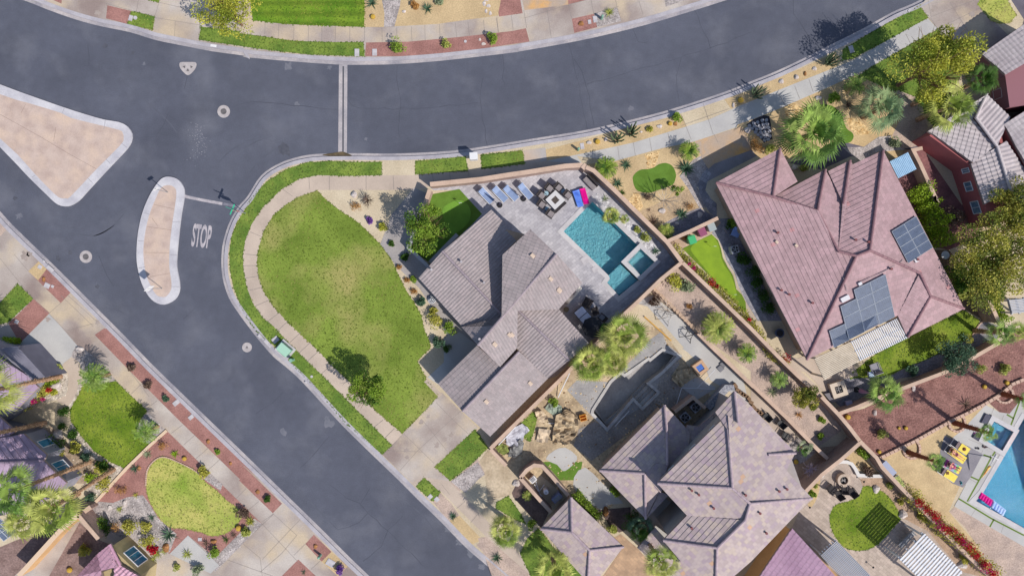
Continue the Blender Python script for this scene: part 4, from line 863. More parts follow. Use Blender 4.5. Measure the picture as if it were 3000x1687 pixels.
def array(parent, s, nu, nv, skip=()):
    A, B, C_, E = [Vector(p) for p in q(s)]
    for i in range(nu):
        for j in range(nv):
            if (i, j) in skip: continue
            def at(a, b): return A*(1-a)*(1-b)+B*a*(1-b)+C_*a*b+E*(1-a)*b
            g = .01; cs = [at((i+g)/nu, (j+g)/nv), at((i+1-g)/nu, (j+g)/nv), at((i+1-g)/nu, (j+1-g)/nv), at((i+g)/nu, (j+1-g)/nv)]
            P = [((c.x-1500)*1, c.y, c.z) for c in cs]
            panel_quad(parent, 'S: '+' '.join('%f,%f,%f' % (c.x, c.y, c.z) for c in cs))
CROPS['S'] = (0, 0, 1)
pa = thing('solar_array', 'dark blue solar panel block near the east eave of the pink tiled roof', 'solar array')
array(pa, 'b4: 988,432,3.9 1160,325,3.3 1278,545,3.3 1105,655,3.9', 2, 4)
pb = thing('solar_array', 'stepped grey-blue solar array above the white slatted pergola', 'solar array')
array(pb, 'b4: 835,785,4.6 945,730,4.6 1012,1030,3.6 905,1085,3.6', 1, 4)
array(pb, 'b4: 722,840,4.6 835,785,4.6 905,1085,3.6 800,1140,3.6', 1, 4)
array(pb, 'b4: 628,958,4.1 745,900,4.1 800,1140,3.6 690,1195,3.4', 1, 3)
array(pb, 'b4: 548,1130,3.4 660,1080,3.6 690,1195,3.4 582,1250,3.1', 1, 2)
# mixed tile house
bh = thing('tiled_house', 'large house with mixed mauve and grey slate tiles beside the building yard', 'house')
M3 = ['c3: 860,700,3.1 1320,238,3.1 1335,410,3.9 1340,660,4.6 1270,655,4.9 1180,722,4.4',
      'c3: 860,702,3.1 1180,722,4.4 1195,745,4.4 1187,1042,3.1',
      'c3: 1180,722,4.5 1283,848,3.6 1187,1042,3.1',
      'c3: 1175,724,4.35 1265,650,4.75 1345,660,4.7 1290,850,4.2 1195,750,4.3',
      'c3: 1283,848,3.3 1350,875,3.2 1187,1046,3.0 1240,950,3.2',
      'c3: 1320,238,3.1 1500,430,3.1 1490,560,3.2 1340,780,3.9 1283,848,3.3 1195,745,4.5 1340,660,4.7 1335,410,3.9',
      'c3: 1590,470,2.9 1690,290,2.9 1560,390,2.8 1480,380,2.9 1350,680,3.2',
      'c3: 1270,790,7.00 1760,310,7.00 1800,826,8.70',
      'c3: 1270,792,7.00 1800,826,8.70 1925,935,8.70 1890,1052,8.30 1480,1020,7.00',
      'c3: 1310,1195,6.90 1480,1020,7.00 1890,1052,8.40 1692,1248,8.40',
      'c3: 1310,1195,6.90 1692,1248,8.40 1680,1560,6.90 1620,1560,6.80',
      'c3: 1130,1250,2.8 1250,1100,2.8 1330,1190,3.1 1620,1560,3.0 1400,1500,2.8',
      'c3: 1680,290,6.90 1815,142,6.90 1840,362,7.80 1770,420,7.60',
      'c3: 1760,310,7.00 1840,362,7.90 1815,142,7.00 c4: 0,245,7.00 318,580,7.00 250,700,7.20 430,897,7.00 c3: 1925,935,8.70 1800,826,8.70',
      'c3: 1925,935,8.70 c4: 430,897,7.00 0,1345,7.00 c3: 1680,1560,7.00 1692,1248,8.50 1890,1052,8.50']
roof(bh, M3, MIXR, 'flat', .38, .34, 0, .03, ridges=['c3: 1760,310,7.10 1800,826,8.75 1925,935,8.75', 'c3: 1270,792,7.10 1800,826,8.75', 'c3: 1925,935,8.75 1890,1052,8.50 1692,1248,8.50 1680,1560,7.00', 'c3: 1310,1195,7.00 1692,1248,8.50', 'c3: 860,702,3.15 1180,722,4.5 1187,1042,3.15', 'c3: 1320,238,3.2 1335,410,4.0 1340,660,4.7', 'c3: 1925,935,8.75 c4: 0,935,8.70 430,897,7.05', 'c3: 1815,142,7.00 1840,362,7.90', 'c4: 120,588,7.40 315,578,7.10'], mcap=MIXC)
inset_walls(bh, 'c3: 860,702 1320,238 1500,430 1283,848 1187,1042', 2.9, STUC, .45)
BW = inset_walls(bh, 'c3: 1270,792 1760,310 1815,142 c4: 318,580 430,897 0,1345 c3: 1680,1560 1310,1195 1480,1020', 5.75, mat('grey_tan_stucco', D('#a8a09e'), D('#9a9290'), 1), .45)
inset_walls(bh, 'c3: 1160,1260 1260,1130 1500,1440 1350,1480', 2.6, STUC, .3)
vent(bh, 'c3: 1890,872 1665,965 1560,870 1510,840 1510,1105 c4: 60,1000 250,830 105,1140 195,845', 4.2, mat('dark_flue', D('#7a4a4c')), .07, .2)
ch = thing('tiled_house', 'small separate wing with mixed mauve tile roof beside the service yard', 'house')
M4 = ['c3: 445,1112,2.9 660,890,2.9 665,1138,3.9', 'c3: 660,890,2.9 1030,1240,2.9 790,1265,3.9 665,1138,3.9', 'c3: 445,1114,2.9 665,1138,3.9 790,1265,3.9 775,1560,2.9 740,1449,2.9', 'c3: 790,1265,3.9 1030,1240,2.9 775,1560,2.9']
roof(ch, M4, MIXR, 'flat', .38, .34, 0, .032, ridges=['c3: 445,1114,2.95 665,1138,3.95 790,1265,3.95 1030,1240,2.95', 'c3: 660,890,2.95 665,1138,3.95', 'c3: 790,1265,3.95 775,1560,2.95'], mcap=MIXC)
inset_walls(ch, 'c3: 445,1112 660,890 1030,1240 775,1560', 2.75, STUC, .4)
# mauve barrel roof house at the bottom edge
ph = thing('tiled_house', 'house end with mauve barrel tile roof and ochre wall at the bottom edge', 'house')
roof(ph, ['c4: 292,1110,3.4 -150,1760,3.4 500,1760,4.6 600,1449,4.2'], MAGR, 'barrel', .42, .5, .09, .025)
walls(ph, 'c4: 300,1140 640,1470 560,1760 -100,1760', 3.1, STUCO)
# top right houses
th1 = thing('stucco_house', 'dark red stucco house with pale grey barrel tile roof', 'house')
roof(th1, ['a4: 1252,930,3.0 1665,668,3.0 1590,832,3.9 1740,1037,4.0 1555,1158,3.0 1330,1012,3.0'.replace('1330,1012,3.0', '1300,960,3.0'),
           'a4: 1665,668,3.0 1832,828,3.0 1740,1037,4.0 1590,832,3.9', 'a4: 1555,1158,3.0 1740,1040,3.9 1832,1340,3.9 b4: 1652,240,3.0',
           'a4: 1740,1040,3.9 1800,1000,3.4 2100,1449,3.2 b4: 1980,330,3.2 1832,135,3.9'], BARR, 'barrel', .42, .38, .055, .03,
     ridges=['a4: 1665,668,3.1 1590,832,4.0 1740,1037,4.05 1832,1340,4.0'], mcap=mat('pale_ridge', D('#c2b8ba')))
walls(th1, 'a4: 1262,960 1650,720 1800,850 1780,1000 1990,1500 1700,1600 1635,1400 1560,1175', 2.8, STUCR)
WIN = mat('window_glass', D('#7f97ab'), D('#5f7a90'), 2, rough=.15, spec=.7)
WINB = mat('blue_window_glass', D('#3f86a8'), D('#2f6f92'), 2, rough=.15, spec=.7)
WFR = mat('window_frame', D('#d2d0d4'), rough=.6)
def window(parent, base, a, b, z0, z1, out=.03, g=WIN, bars=1, fr=WFR):
    """window on a wall: a,b = plan positions in metres (the wall face line)"""
    d = (b-a); d.z = 0; L_ = d.length; d.normalize(); n = Vector((d.y, -d.x, 0))*base
    A, B = a+n*out, b+n*out
    fb = bmesh.new(); w_ = .045
    for p, r_ in ((A, B),):
        for z in (z0, z1): bar(fb, Vector((A.x, A.y, z)), Vector((B.x, B.y, z)), w_, n=4)
        for k in range(bars+2):
            c = A+(B-A)*k/(bars+1); bar(fb, Vector((c.x, c.y, z0)), Vector((c.x, c.y, z1)), w_ if k in (0, bars+1) else w_*.6, n=4)
    f = bmo('window', fb, fr, parent)
    C0, C1 = a+n*(out*.5), b+n*(out*.5)
    mesh('pane', [(C0.x, C0.y, z0), (C1.x, C1.y, z0), (C1.x, C1.y, z1), (C0.x, C0.y, z1)], [(0, 1, 2, 3)], g, f)
wl = QW('a4: 1262,960 1560,1175 1635,1400 1700,1600', 2.8)
# windows of the red stucco wall, placed along the wall line
def along(a, b, t): return a+(b-a)*t
for (i, t0, t1, z0, z1) in ((1, .0, .16, 1.5, 2.4), (1, .42, .72, 1.2, 2.1), (2, .05, .5, 1.2, 2.2)):
    window(th1, 1, along(wl[i], wl[i+1], t0+.02), along(wl[i], wl[i+1], t1), z0, z1)
th2 = thing('stucco_house', 'red stucco house with barrel tiles cut by the right edge below the blue-shaded roof', 'house')
roof(th2, ['a4: 1790,880,3.4 2300,560,3.4 2300,1200,4.6 1980,1230,4.2'], BARR, 'barrel', .42, .38, .055, .03)
walls(th2, 'a4: 1800,905 2300,600 2300,1300 2050,1400', 3.2, STUCR)
th3 = thing('stucco_house', 'house at the top right corner with shaded blue-grey barrel roof', 'house')
roof(th3, ['a4: 1632,385,3.2 2010,120,3.2 2300,300,4.3 2300,380,4.3 1802,530,4.2'.replace('2300,300,4.3 2300,380,4.3', '2210,290,4.2')], BARR, 'barrel', .42, .38, .055, .03)
walls(th3, 'a4: 1650,400 2010,150 2300,300 2300,700 1830,760 1800,540', 2.9, mat('dark_red_stucco', D('#8a6068')))
tw = QW('a4: 1800,540 1830,760', 2.9)
window(th3, -1, along(tw[0], tw[1], .3), along(tw[0], tw[1], .6), 1.2, 2.2)
# left houses
lh = thing('mauve_roof_house', 'house with mauve flat tile roofs shaded by tall palms at the left edge', 'house')
roof(lh, ['e3: -500,-60,4.6 0,310,3.3 100,370,3.3 240,500,3.3 440,632,3.3 110,700,3.3 -600,800,4.8'.replace('240,500,3.3 ', '').replace('100,370,3.3 ', ''),
          'e3: -500,950,4.2 0,800,3.5 490,690,3.2 545,745,3.1 210,1085,3.1 -300,980,3.6',
          'e3: -400,900,4.6 0,1140,3.3 220,1370,3.2 100,1449,3.6 -500,1500,4.8'], PURPR, 'flat', .42, .6, 0, .05)
roof(lh, ['e4: -500,50,4.8 350,190,3.2 672,490,3.1 620,568,3.5 0,602,4.6 -500,620,4.9'.replace('-500,50,4.8 ', '-200,300,4.6 '),
          'e4: 0,604,4.6 620,568,3.5 800,755,3.1 935,890,3.0 790,1065,3.0 300,1300,3.6 -300,1400,4.6'], PURPR, 'flat', .42, .6, 0, .05, ridges=['e4: -200,615,4.9 0,602,4.65 620,568,3.55'], mcap=PURPR, name='rear_roof')
walls(lh, 'e3: -500,-30 30,205 240,165 430,640 400,690 200,1060 -500,1500', 2.9, mat('grey_stucco', D('#8d8c98'), D('#7f7e8b'), 1))
walls(lh, 'e4: -500,0 330,210 640,490 610,580 900,885 780,1040 300,1250 -500,1400', 2.8, mat('grey_stucco', D('#8d8c98')))
gb = QW('e3: 20,190 240,160 640,600 440,632', 3.1)
# garage gable parapet (grey flat roof) and windows on the house wall
bm = bmesh.new(); prism(bm, [(p.x, p.y) for p in gb], .1, 3.1); bmo('garage_block', bm, mat('grey_roof_felt', D('#7b7987'), D('#6f6d7b'), 1, bump=.2), lh)
hw = QW('e4: 330,210 640,490', 2.8); hw2 = QW('e4: 610,580 900,885', 2.8)
window(lh, -1, along(*hw, .42), along(*hw, .72), .8, 2.3, g=WINB, bars=0)
window(lh, -1, along(*hw2, .2), along(*hw2, .62), .8, 2.3, g=WINB, bars=1)
ps = thing('solar_array', 'blue solar panels on the lower left palm-shaded roof', 'solar array')
array(ps, 'e4: -200,1420,4.4 -20,1360,4.3 250,1560,3.6 60,1700,3.6', 3, 3)
kh = thing('tiled_house', 'house at lower left with rose barrel roof and a wide blue window', 'house')
roof(kh, ['e5: 420,1130,2.9 590,995,3.1 720,1300,3.3 480,1560,3.9 130,1449,2.9 -100,1700,2.9'.replace('480,1560,3.9 ', '').replace('-100,1700,2.9', '20,1560,2.9 500,1600,4.0'),
          'e5: 590,995,3.1 760,1290,3.1 1010,1449,3.1 1200,1600,3.1 600,1700,4.0 720,1300,3.4'.replace('720,1300,3.4', '640,1400,3.8')], ROSER, 'barrel', .4, .34, .08, .035, ridges=['e5: 590,995,3.2 735,1285,3.3'], mcap=mat('rose_ridge', D('#b58aa0')))
walls(kh, 'e5: 605,1030 1030,1440 1000,1700 200,1700 200,1449', 2.8, STUCG)
kw = QW('e5: 605,1030 1030,1440', 2.8)
# projecting window bay with olive stucco
window(kh, -1, along(*kw, .3), along(*kw, .78), .7, 2.3, g=WINB, bars=2)

for i, t0, t1 in ((0, .12, .2), (0, .45, .53), (0, .75, .83)):
    window(bh, -1, along(BW[i], BW[i+1], t0), along(BW[i], BW[i+1], t1), 4.2, 5.3)

for s_, a_, b_2 in (('b4: 665,905', .75, .4), ('b4: 770,800', .3, .25), ('b4: 1168,635', .3, .3)):
    p_ = q(s_)[0]; z_ = roof_z(p_)+.12; c_ = W(p_, z_); bm = bmesh.new(); box(bm, c_.x, c_.y, z_, a_, b_2, .2, R(27)); bmo('junction_box', bm, mat('white_box', D('#d0ced2')), rh)
for s_ in ('b4: 755,800 920,725 1080,632', 'b4: 680,850 655,760'):
    P_ = q(s_); bm = bmesh.new()
    for u_, v_ in zip(P_, P_[1:]):
        bar(bm, W(u_, roof_z(u_)+.14), W(v_, roof_z(v_)+.14), .03)
    bmo('conduit', bm, mat('conduit_grey', D('#9b8f92')), rh)
# tile line round the two pools
for t_, P_ in ((pm, POOL), (tr, POOLR)):
    V, Fc = [], []; n_ = len(P_); c_ = sum(P_, Vector())/n_
    for p_ in P_: k_ = p_+(c_-p_).normalized()*.012; V += [(k_.x, k_.y, -.08), (k_.x, k_.y, .125)]
    for i_ in range(n_): j_ = (i_+1) % n_; Fc.append((2*i_, 2*j_, 2*j_+1, 2*i_+1))
    mesh('tile_line', V, Fc, mat('waterline_tile', D('#3f6f86'), D('#5b8ea4'), 9, rough=.3), t_)
# ---------- plants ----------
def leafmat(name, a, b, k=1, c=None, rough=.6):
    b = tuple(x*.72 for x in b)
    m = mat(name, a, b, 1.1, 4, rough, True, 7, .45, spec=.25)
    nt = m.node_tree
    if not any(n.type == 'BSDF_TRANSLUCENT' for n in nt.nodes):
        b_ = nt.nodes['Principled BSDF']; tl = nt.nodes.new('ShaderNodeBsdfTranslucent'); mx = nt.nodes.new('ShaderNodeMixShader'); mx.inputs[0].default_value = .3
        src = b_.inputs['Base Color'].links
        if src: nt.links.new(src[0].from_socket, tl.inputs[0])
        nt.links.new(b_.outputs[0], mx.inputs[1]); nt.links.new(tl.outputs[0], mx.inputs[2]); nt.links.new(mx.outputs[0], nt.nodes['Material Output'].inputs[0])
    return m
LG = leafmat('leaf_green', D('#85a438'), D('#9cb648'))
LY = leafmat('leaf_yellow_green', D('#c6c450'), D('#b6bc4c'))
LO = leafmat('leaf_olive', D('#c6c05a'), D('#b2b250'))
LD = leafmat('leaf_dark', D('#3f6224'), D('#56792f'))
LB = leafmat('leaf_blue_green', D('#4f6f58'), D('#688568'))
LYG = leafmat('palm_yellow_green', D('#b9be68'), D('#a9b458'))
LPG = leafmat('palm_green', D('#93b054'), D('#9cb55e'))
LPB = leafmat('palm_blue_green', D('#8fa674'), D('#98ac7c'))
LDRY = leafmat('dry_tan', D('#c79a5c'), D('#b07c44'))
LBR = leafmat('twig_brown', D('#8a7466'), D('#6f5c52'))
LSIL = leafmat('silver_leaf', D('#a5b08c'), D('#8a9a78'))
LLIME = leafmat('hedge_lime', D('#8fb02a'), D('#a6bf38'))
FMAG = leafmat('magenta_petals', D('#d0187e'), D('#b01468'))
FRED = leafmat('red_petals', D('#c8202c'), D('#b3183c'))
FPUR = leafmat('purple_petals', D('#8a5fb0'), D('#7a4fa0'))
LYD = leafmat('leaf_moss', D('#93a03a'), D('#7f9034'))
LOD = leafmat('leaf_olive_green', D('#84903f'), D('#728238'))
LGD = leafmat('leaf_mid_green', D('#5f8230'), D('#557a2c'))
LMID = leafmat('palm_mid_green', D('#93a84a'), D('#7f9640'))
DARKER = {'palm_yellow_green': LMID, 'palm_green': leafmat('palm_deep_green', D('#6f9244'), D('#64863e')), 'palm_blue_green': leafmat('palm_slate_green', D('#7d9a70'), D('#728e68')), 'leaf_green': LD}
BARK = mat('bark', D('#8d6f58'), D('#6d5342'), 4, 4, .9, True, 12, .25, .5, 20)
BARKR = mat('red_palm_bark', D('#95583c'), D('#7a4630'), 6, 4, .9, True, 14, .3, .6, 20)
PALMB = mat('palm_boot_bark', D('#c0a084'), D('#8a674e'), 9, 3, .9, True, 20, .35, .8, 20)
CACT = mat('cactus_green', D('#66785a'), D('#54664a'), 3, 3, .7, True, 20, .2)
GOLD = mat('golden_cactus', D('#c9a548'), D('#a88a34'), 6, 3, .8, True, 25, .35, .5, 30)
def quadleaf(V, Fc, c, d, n, L_, w):
    s = d.cross(n); 
    if s.length < 1e-4: s = Vector((1, 0, 0))
    s = s.normalized()*w; k = len(V); V += [c-s*.3, c+d*L_*.5-s, c+d*L_, c+d*L_*.5+s]; Fc.append((k, k+1, k+2, k+3))
def rnd_dir(zb=0):
    v = Vector((random.gauss(0, 1), random.gauss(0, 1), random.gauss(0, 1)+zb)); return v.normalized()
def mk(name, V, Fc, m, parent=None): return mesh(name, V, Fc, m, parent)
def cloud_mesh(n, R_, Hh, leaf, lumps=9, seed=1, flat=1.0, core=.25, wid=.45, uneven=.35, up=.6, sprd=1, lsz=1):
    """leaves gathered in lumps in an uneven crown, centred on 0"""
    random.seed(seed); V, Fc = [], []
    C_ = []
    for i in range(lumps):
        a = random.uniform(0, 6.283); r = R_*random.uniform(.15, .75)*(1 if i else 0)*sprd; C_.append((Vector((math.cos(a)*r, math.sin(a)*r, random.uniform(-.4, .5)*Hh)), R_*random.uniform(.28, .28+uneven)*lsz))
    for i in range(n):
        c, rr = random.choice(C_); d = rnd_dir(.25)
        p = c+Vector((d.x*rr, d.y*rr, d.z*rr*flat*Hh/R_*1.3))*random.uniform(core, 1)**.5
        ld = (d*.6+rnd_dir()*.8).normalized(); quadleaf(V, Fc, p, ld, (rnd_dir(up)), leaf*random.uniform(.6, 1.4), leaf*wid*random.uniform(.7, 1.2))
    return V, Fc
def twigs(bm, base, tips, r0):
    for t in tips:
        mid = base.lerp(t, .5)+Vector((random.uniform(-.15, .15), random.uniform(-.15, .15), .1))*(t-base).length*.5
        bar(bm, base, mid, r0, r0*.6, 6); bar(bm, mid, t, r0*.6, r0*.2, 5)
CACHE = {}
def proto(key, fn):
    if key not in CACHE:
        V, Fc = fn(); me = bpy.data.meshes.new(key[0]); me.from_pydata([tuple(v) for v in V], [], Fc); me.update(); CACHE[key] = me
    return CACHE[key]
def put(name, me, m, parent=None, loc=(0,0,0), sc=1, rz=0):
    """an object of its own sharing mesh data; material on the object's slot"""
    if not me.materials: me.materials.append(m)
    o = bpy.data.objects.new(name, me); COL.objects.link(o); o.location = loc; o.rotation_euler = (0, 0, rz)
    o.scale = sc if isinstance(sc, (tuple, list)) else (sc, sc, sc)
    if parent is not None: o.parent = parent
    if me.materials[0] != m: o.material_slots[0].link = 'OBJECT'; o.material_slots[0].material = m
    return o
def tree(s, r, h, label, m, leaves=2600, leaf=.16, seed=1, th=.12, group=None, flat=.8, zc=None, name='tree', lumps=11, bare=0, wid=.45):
    zc = h*.72 if zc is None else zc
    p = W(q(s)[0], zc); t = thing(name, label, 'tree', (p.x, p.y, .13), random.uniform(0, 6), group)
    V, Fc = cloud_mesh(int(leaves*1.35), r, h*.45*flat, leaf*.8, int(lumps*2.4), seed, wid=wid, core=.3, sprd=1.2, lsz=.62)
    V = [v+Vector((0, 0, zc)) for v in V]
    dk = {'leaf_yellow_green': LYD, 'leaf_olive': LOD, 'leaf_green': LGD}.get(m.name, m)
    cr = mk('crown', V, Fc, [m, dk], t)
    for i, f in enumerate(cr.data.polygons):
        c_ = V[Fc[i][0]]; f.material_index = 1 if math.sin(c_.x*2.3+seed)+math.sin(c_.y*2.9+seed*2)+math.sin(c_.z*3.1)+random.gauss(0, .7) > .5 else 0
    random.seed(seed+5); bm = bmesh.new(); b = Vector((0, 0, h*.35)); bar(bm, (0, 0, 0), b, th, th*.8, 8)
    tips = [Vector((math.cos(a)*r*.65, math.sin(a)*r*.65, zc+random.uniform(-.1, .3)*h*.4)) for a in [i*6.283/9+random.uniform(-.3, .3) for i in range(9)]]+[Vector((0, 0, h*.95))]
    twigs(bm, b, tips, th*.55)
    for tp in tips:
        tw = [tp+rnd_dir(.3)*r*.4 for _ in range(3+bare)]; twigs(bm, b.lerp(tp, .6), tw, th*.2)
    bmo('trunk', bm, BARK, t); return t
def fan_crown(seed, nl=26, blades=15, droop=.45):
    random.seed(seed); V, Fc = [], []
    for i in range(nl):
        az = i*2.39996+random.uniform(-.2, .2); k = i/nl
        el = R(66-84*k+random.uniform(-10, 10)); d = Vector((math.cos(az)*math.cos(el), math.sin(az)*math.cos(el), math.sin(el)))
        pl = random.uniform(.34, .56)*(.35 if i < 6 else 1); hub = d*pl; side = Vector((-math.sin(az), math.cos(az), 0)); nrm = d.cross(side).normalized()
        # petiole
        k0 = len(V); V += [Vector((0,0,0))-side*.012, Vector((0,0,0))+side*.012, hub+side*.012, hub-side*.012]; Fc.append((k0, k0+1, k0+2, k0+3))
        for j in range(blades):
            f = (j/(blades-1)-.5)*2; a = f*R(74); bd = (d*math.cos(a)+side*math.sin(a)).normalized()
            L_ = random.uniform(.5, .62)*(1-.3*abs(f)); w = .021
            sd = nrm.cross(bd).normalized()
            m1 = hub+bd*L_*.55+nrm*.02; e = hub+bd*L_+Vector((0, 0, -droop*L_*random.uniform(.3, 1)))
            k0 = len(V); V += [hub, m1-sd*w, e, m1+sd*w]; Fc.append((k0, k0+1, k0+2, k0+3))
    return V, Fc
def feather_crown(seed, nl=22, leaflets=16):
    random.seed(seed); V, Fc = [], []
    for i in range(nl):
        az = i*2.39996+random.uniform(-.2, .2); k = i/nl; el = R(70-70*k); prev = Vector((0, 0, 0)); h_ = Vector((math.cos(az), math.sin(az), 0)); side = Vector((-h_.y, h_.x, 0))
        for j in range(1, leaflets+1):
            e2 = el-j*R(5.2); p = prev+(h_*math.cos(e2)+Vector((0, 0, 1))*math.sin(e2))*(1/leaflets)
            for sg in (-1, 1):
                d = (side*sg+h_*.6+Vector((0, 0, -.15))).normalized(); quadleaf(V, Fc, p, d, Vector((0, 0, 1)), .3*(1-.5*j/leaflets)+.04, .02)
            k0 = len(V); V += [prev-side*.01, prev+side*.01, p+side*.01, p-side*.01]; Fc.append((k0, k0+1, k0+2, k0+3)); prev = p
    return V, Fc
def palm(s, r, h, label, m=LPG, kind='fan', seed=0, tr=.16, base=None, group=None, mt=PALMB, nl=26, skirt=True, name='palm_tree'):
    c = W(q(s)[0], h); b = W(q(base)[0], .13) if base else Vector((c.x, c.y, .13)); b.z = .13
    t = thing(name, label, 'palm tree', b, 0, group)
    nl = int(nl*.8) if kind == 'fan' else nl
    me = proto((kind+'_crown', seed % 4, nl), (lambda: fan_crown(seed % 4+3, nl)) if kind == 'fan' else (lambda: feather_crown(seed % 4+3, nl)))
    top = Vector((c.x-b.x, c.y-b.y, h-.13))
    if len(me.materials) == 0:
        me.materials.append(m); me.materials.append(DARKER.get(m.name, LD))
        for i, f in enumerate(me.polygons): f.material_index = 1 if (i//(16 if kind == 'fan' else 33)) % 5 in (1, 4) else 0
    co_ = put('crown', me, m, t, top, r*1.12, random.uniform(0, 6))
    co_.material_slots[1].link = 'OBJECT'; co_.material_slots[1].material = DARKER.get(m.name, LD)
    bm = bmesh.new(); N_ = 8; pp = Vector((0, 0, 0))
    for i in range(1, N_+1):
        f = i/N_; x = Vector((top.x*f**1.15, top.y*f**1.15, top.z*f)); rr = tr*(1.45-.7*f); bar(bm, pp, x, tr*(1.45-.7*(f-1/N_)), rr*.98, 10); pp = x
    # leaf boots on the trunk
    random.seed(seed)
    for i in range(int(20*h)):
        f = random.random(); x = Vector((top.x*f**1.15, top.y*f**1.15, top.z*f)); a = random.uniform(0, 6.28); d = Vector((math.cos(a), math.sin(a), .5)); rr = tr*(1.4-.7*f)
        bar(bm, x+d*rr*.7, x+d*(rr+.12), .035, .01, 4)
    bmo('trunk', bm, mt, t); return t
def blob_plant(name, cat):
    def f(s, r, label, m=LG, h=None, seed=None, n=520, leaf=.13, group=None, squash=.85, lumps=8, rz=None, wid=.45):
        r = r*1.28; h = h or r*1.3; seed = seed if seed is not None else int(abs(hash(s)) % 5) if False else (sum(map(ord, s)) % 5)
        key = ('foliage', seed, n, round(leaf/r, 1), lumps)
        me = proto(key, lambda: [None, None] and cloud_mesh(n, .72, .8, leaf/r, lumps, seed+11, wid=wid))
        p = W(q(s)[0], h*.5); sc = (r*1.05, r*1.05, h*.62)
        me_ = me
        if not me_.materials: me_.materials.append(m)
        o = put(name, me_, m, None, (p.x, p.y, .13+h*.42), sc, random.uniform(0, 6))
        tag(o, label, cat, group); return o
    return f
shrub = blob_plant('shrub', 'shrub')
tuft = blob_plant('dry_bush', 'bush')
def rosette_mesh(seed, n=34, w=.06, up=.75, curve=.1, seg=2):
    random.seed(seed); V, Fc = [], []
    for i in range(n):
        az = i*2.39996+random.uniform(-.15, .15); el = R(12+68*(1-i/n)**1.0*up+random.uniform(-6, 6)); L_ = random.uniform(.82, 1.05)
        h_ = Vector((math.cos(az), math.sin(az), 0)); side = Vector((-h_.y, h_.x, 0)); d = h_*math.cos(el)+Vector((0, 0, math.sin(el)))
        nrm = side.cross(d); mid = d*L_*.45+nrm*-.0; e = d*L_+Vector((0, 0, -curve*L_*L_))
        k = len(V); V += [side*-w*.6, side*w*.6, mid+side*w, mid-side*w, e, mid-nrm*w*.6*-1, Vector((0, 0, -.02))]
        Fc += [(k, k+6, k+5, k+3), (k+6, k+1, k+2, k+5), (k+3, k+5, k+4), (k+5, k+2, k+4)]
    return V, Fc
def agave(s, r, label, m=LPG, w=.06, n=34, up=.75, group=None, name='agave', cat='agave', curve=.12, seed=0):
    r *= 1.25; n = max(15, int(n*.5)); w = max(w, .05); seed = sum(map(ord, s))
    me = proto(('leaves', w, n, up, curve, seed % 3), lambda: rosette_mesh(seed % 3+1, n, w, up, curve))
    p = W(q(s)[0], r*.4); o = put(name, me, m, None, (p.x, p.y, .14), r, random.uniform(0, 6)); return tag(o, label, cat, group)
def cactus(s, label, n=9, h=1.5, sp=.5, group=None, m=CACT):
    p = W(q(s)[0], .5); bm = bmesh.new(); random.seed(sum(map(ord, label)))
    for i in range(n):
        a = i*2.4; r = sp*math.sqrt((i+.5)/n); b = Vector((math.cos(a)*r*.5, math.sin(a)*r*.5, 0)); e = Vector((math.cos(a)*r*1.3, math.sin(a)*r*1.3, h*random.uniform(.6, 1)))
        m1 = b.lerp(e, .4)+Vector((math.cos(a), math.sin(a), 0))*.08
        bar(bm, b, m1, .06, .075, 8); bar(bm, m1, e, .075, .06, 8); bmesh.ops.create_icosphere(bm, subdivisions=1, radius=.06, matrix=Matrix.Translation(e))
    o = bmo('column_cactus', bm, m); o.location = (p.x, p.y, .13); return tag(o, label, 'cactus', group)
def golden(s, r, label, group=None):
    p = W(q(s)[0], r*.5); me = CACHE.get('gold')
    if me is None:
        bm = bmesh.new(); bmesh.ops.create_uvsphere(bm, u_segments=24, v_segments=8, radius=1)
        for v in bm.verts:
            a = math.atan2(v.co.y, v.co.x); k = 1+.07*math.cos(a*12); v.co.x *= k; v.co.y *= k; v.co.z *= .85
            if v.co.z > .75: v.co.z -= .12
        me = bpy.data.meshes.new('golden_barrel'); bm.to_mesh(me); bm.free(); CACHE['gold'] = me
    o = put('barrel_cactus', me, GOLD, None, (p.x, p.y, .13+r*.6), r, 0); return tag(o, label, 'cactus', group)
ROCKW = mat('pale_boulder', D('#cfc6c2'), D('#a89c98'), 3, 5, .85, True, 9, .2, .6, 8)
ROCKB = mat('brown_boulder', D('#a9794c'), D('#7d5636'), 3, 5, .85, True, 9, .2, .6, 8)
def rock(s, r, label, m=ROCKW, group=None, fl=.6, name='boulder', cat='boulder'):
    p = W(q(s)[0], r*.3); random.seed(sum(map(ord, s))); bm = bmesh.new(); bmesh.ops.create_icosphere(bm, subdivisions=2, radius=r)
    f = [random.uniform(.8, 1.2) for _ in range(3)]; ph = [random.uniform(0, 6) for _ in range(3)]
    for v in bm.verts:
        c = v.co/r; k = 1+.16*math.sin(c.x*3+ph[0])+.12*math.sin(c.y*4+ph[1])+.1*math.sin(c.z*5+ph[2]); v.co = Vector((c.x*f[0], c.y*f[1], c.z*fl*f[2]))*r*k
    o = bmo(name, bm, m); o.location = (p.x, p.y, .13+r*fl*.35); return tag(o, label, cat, group)
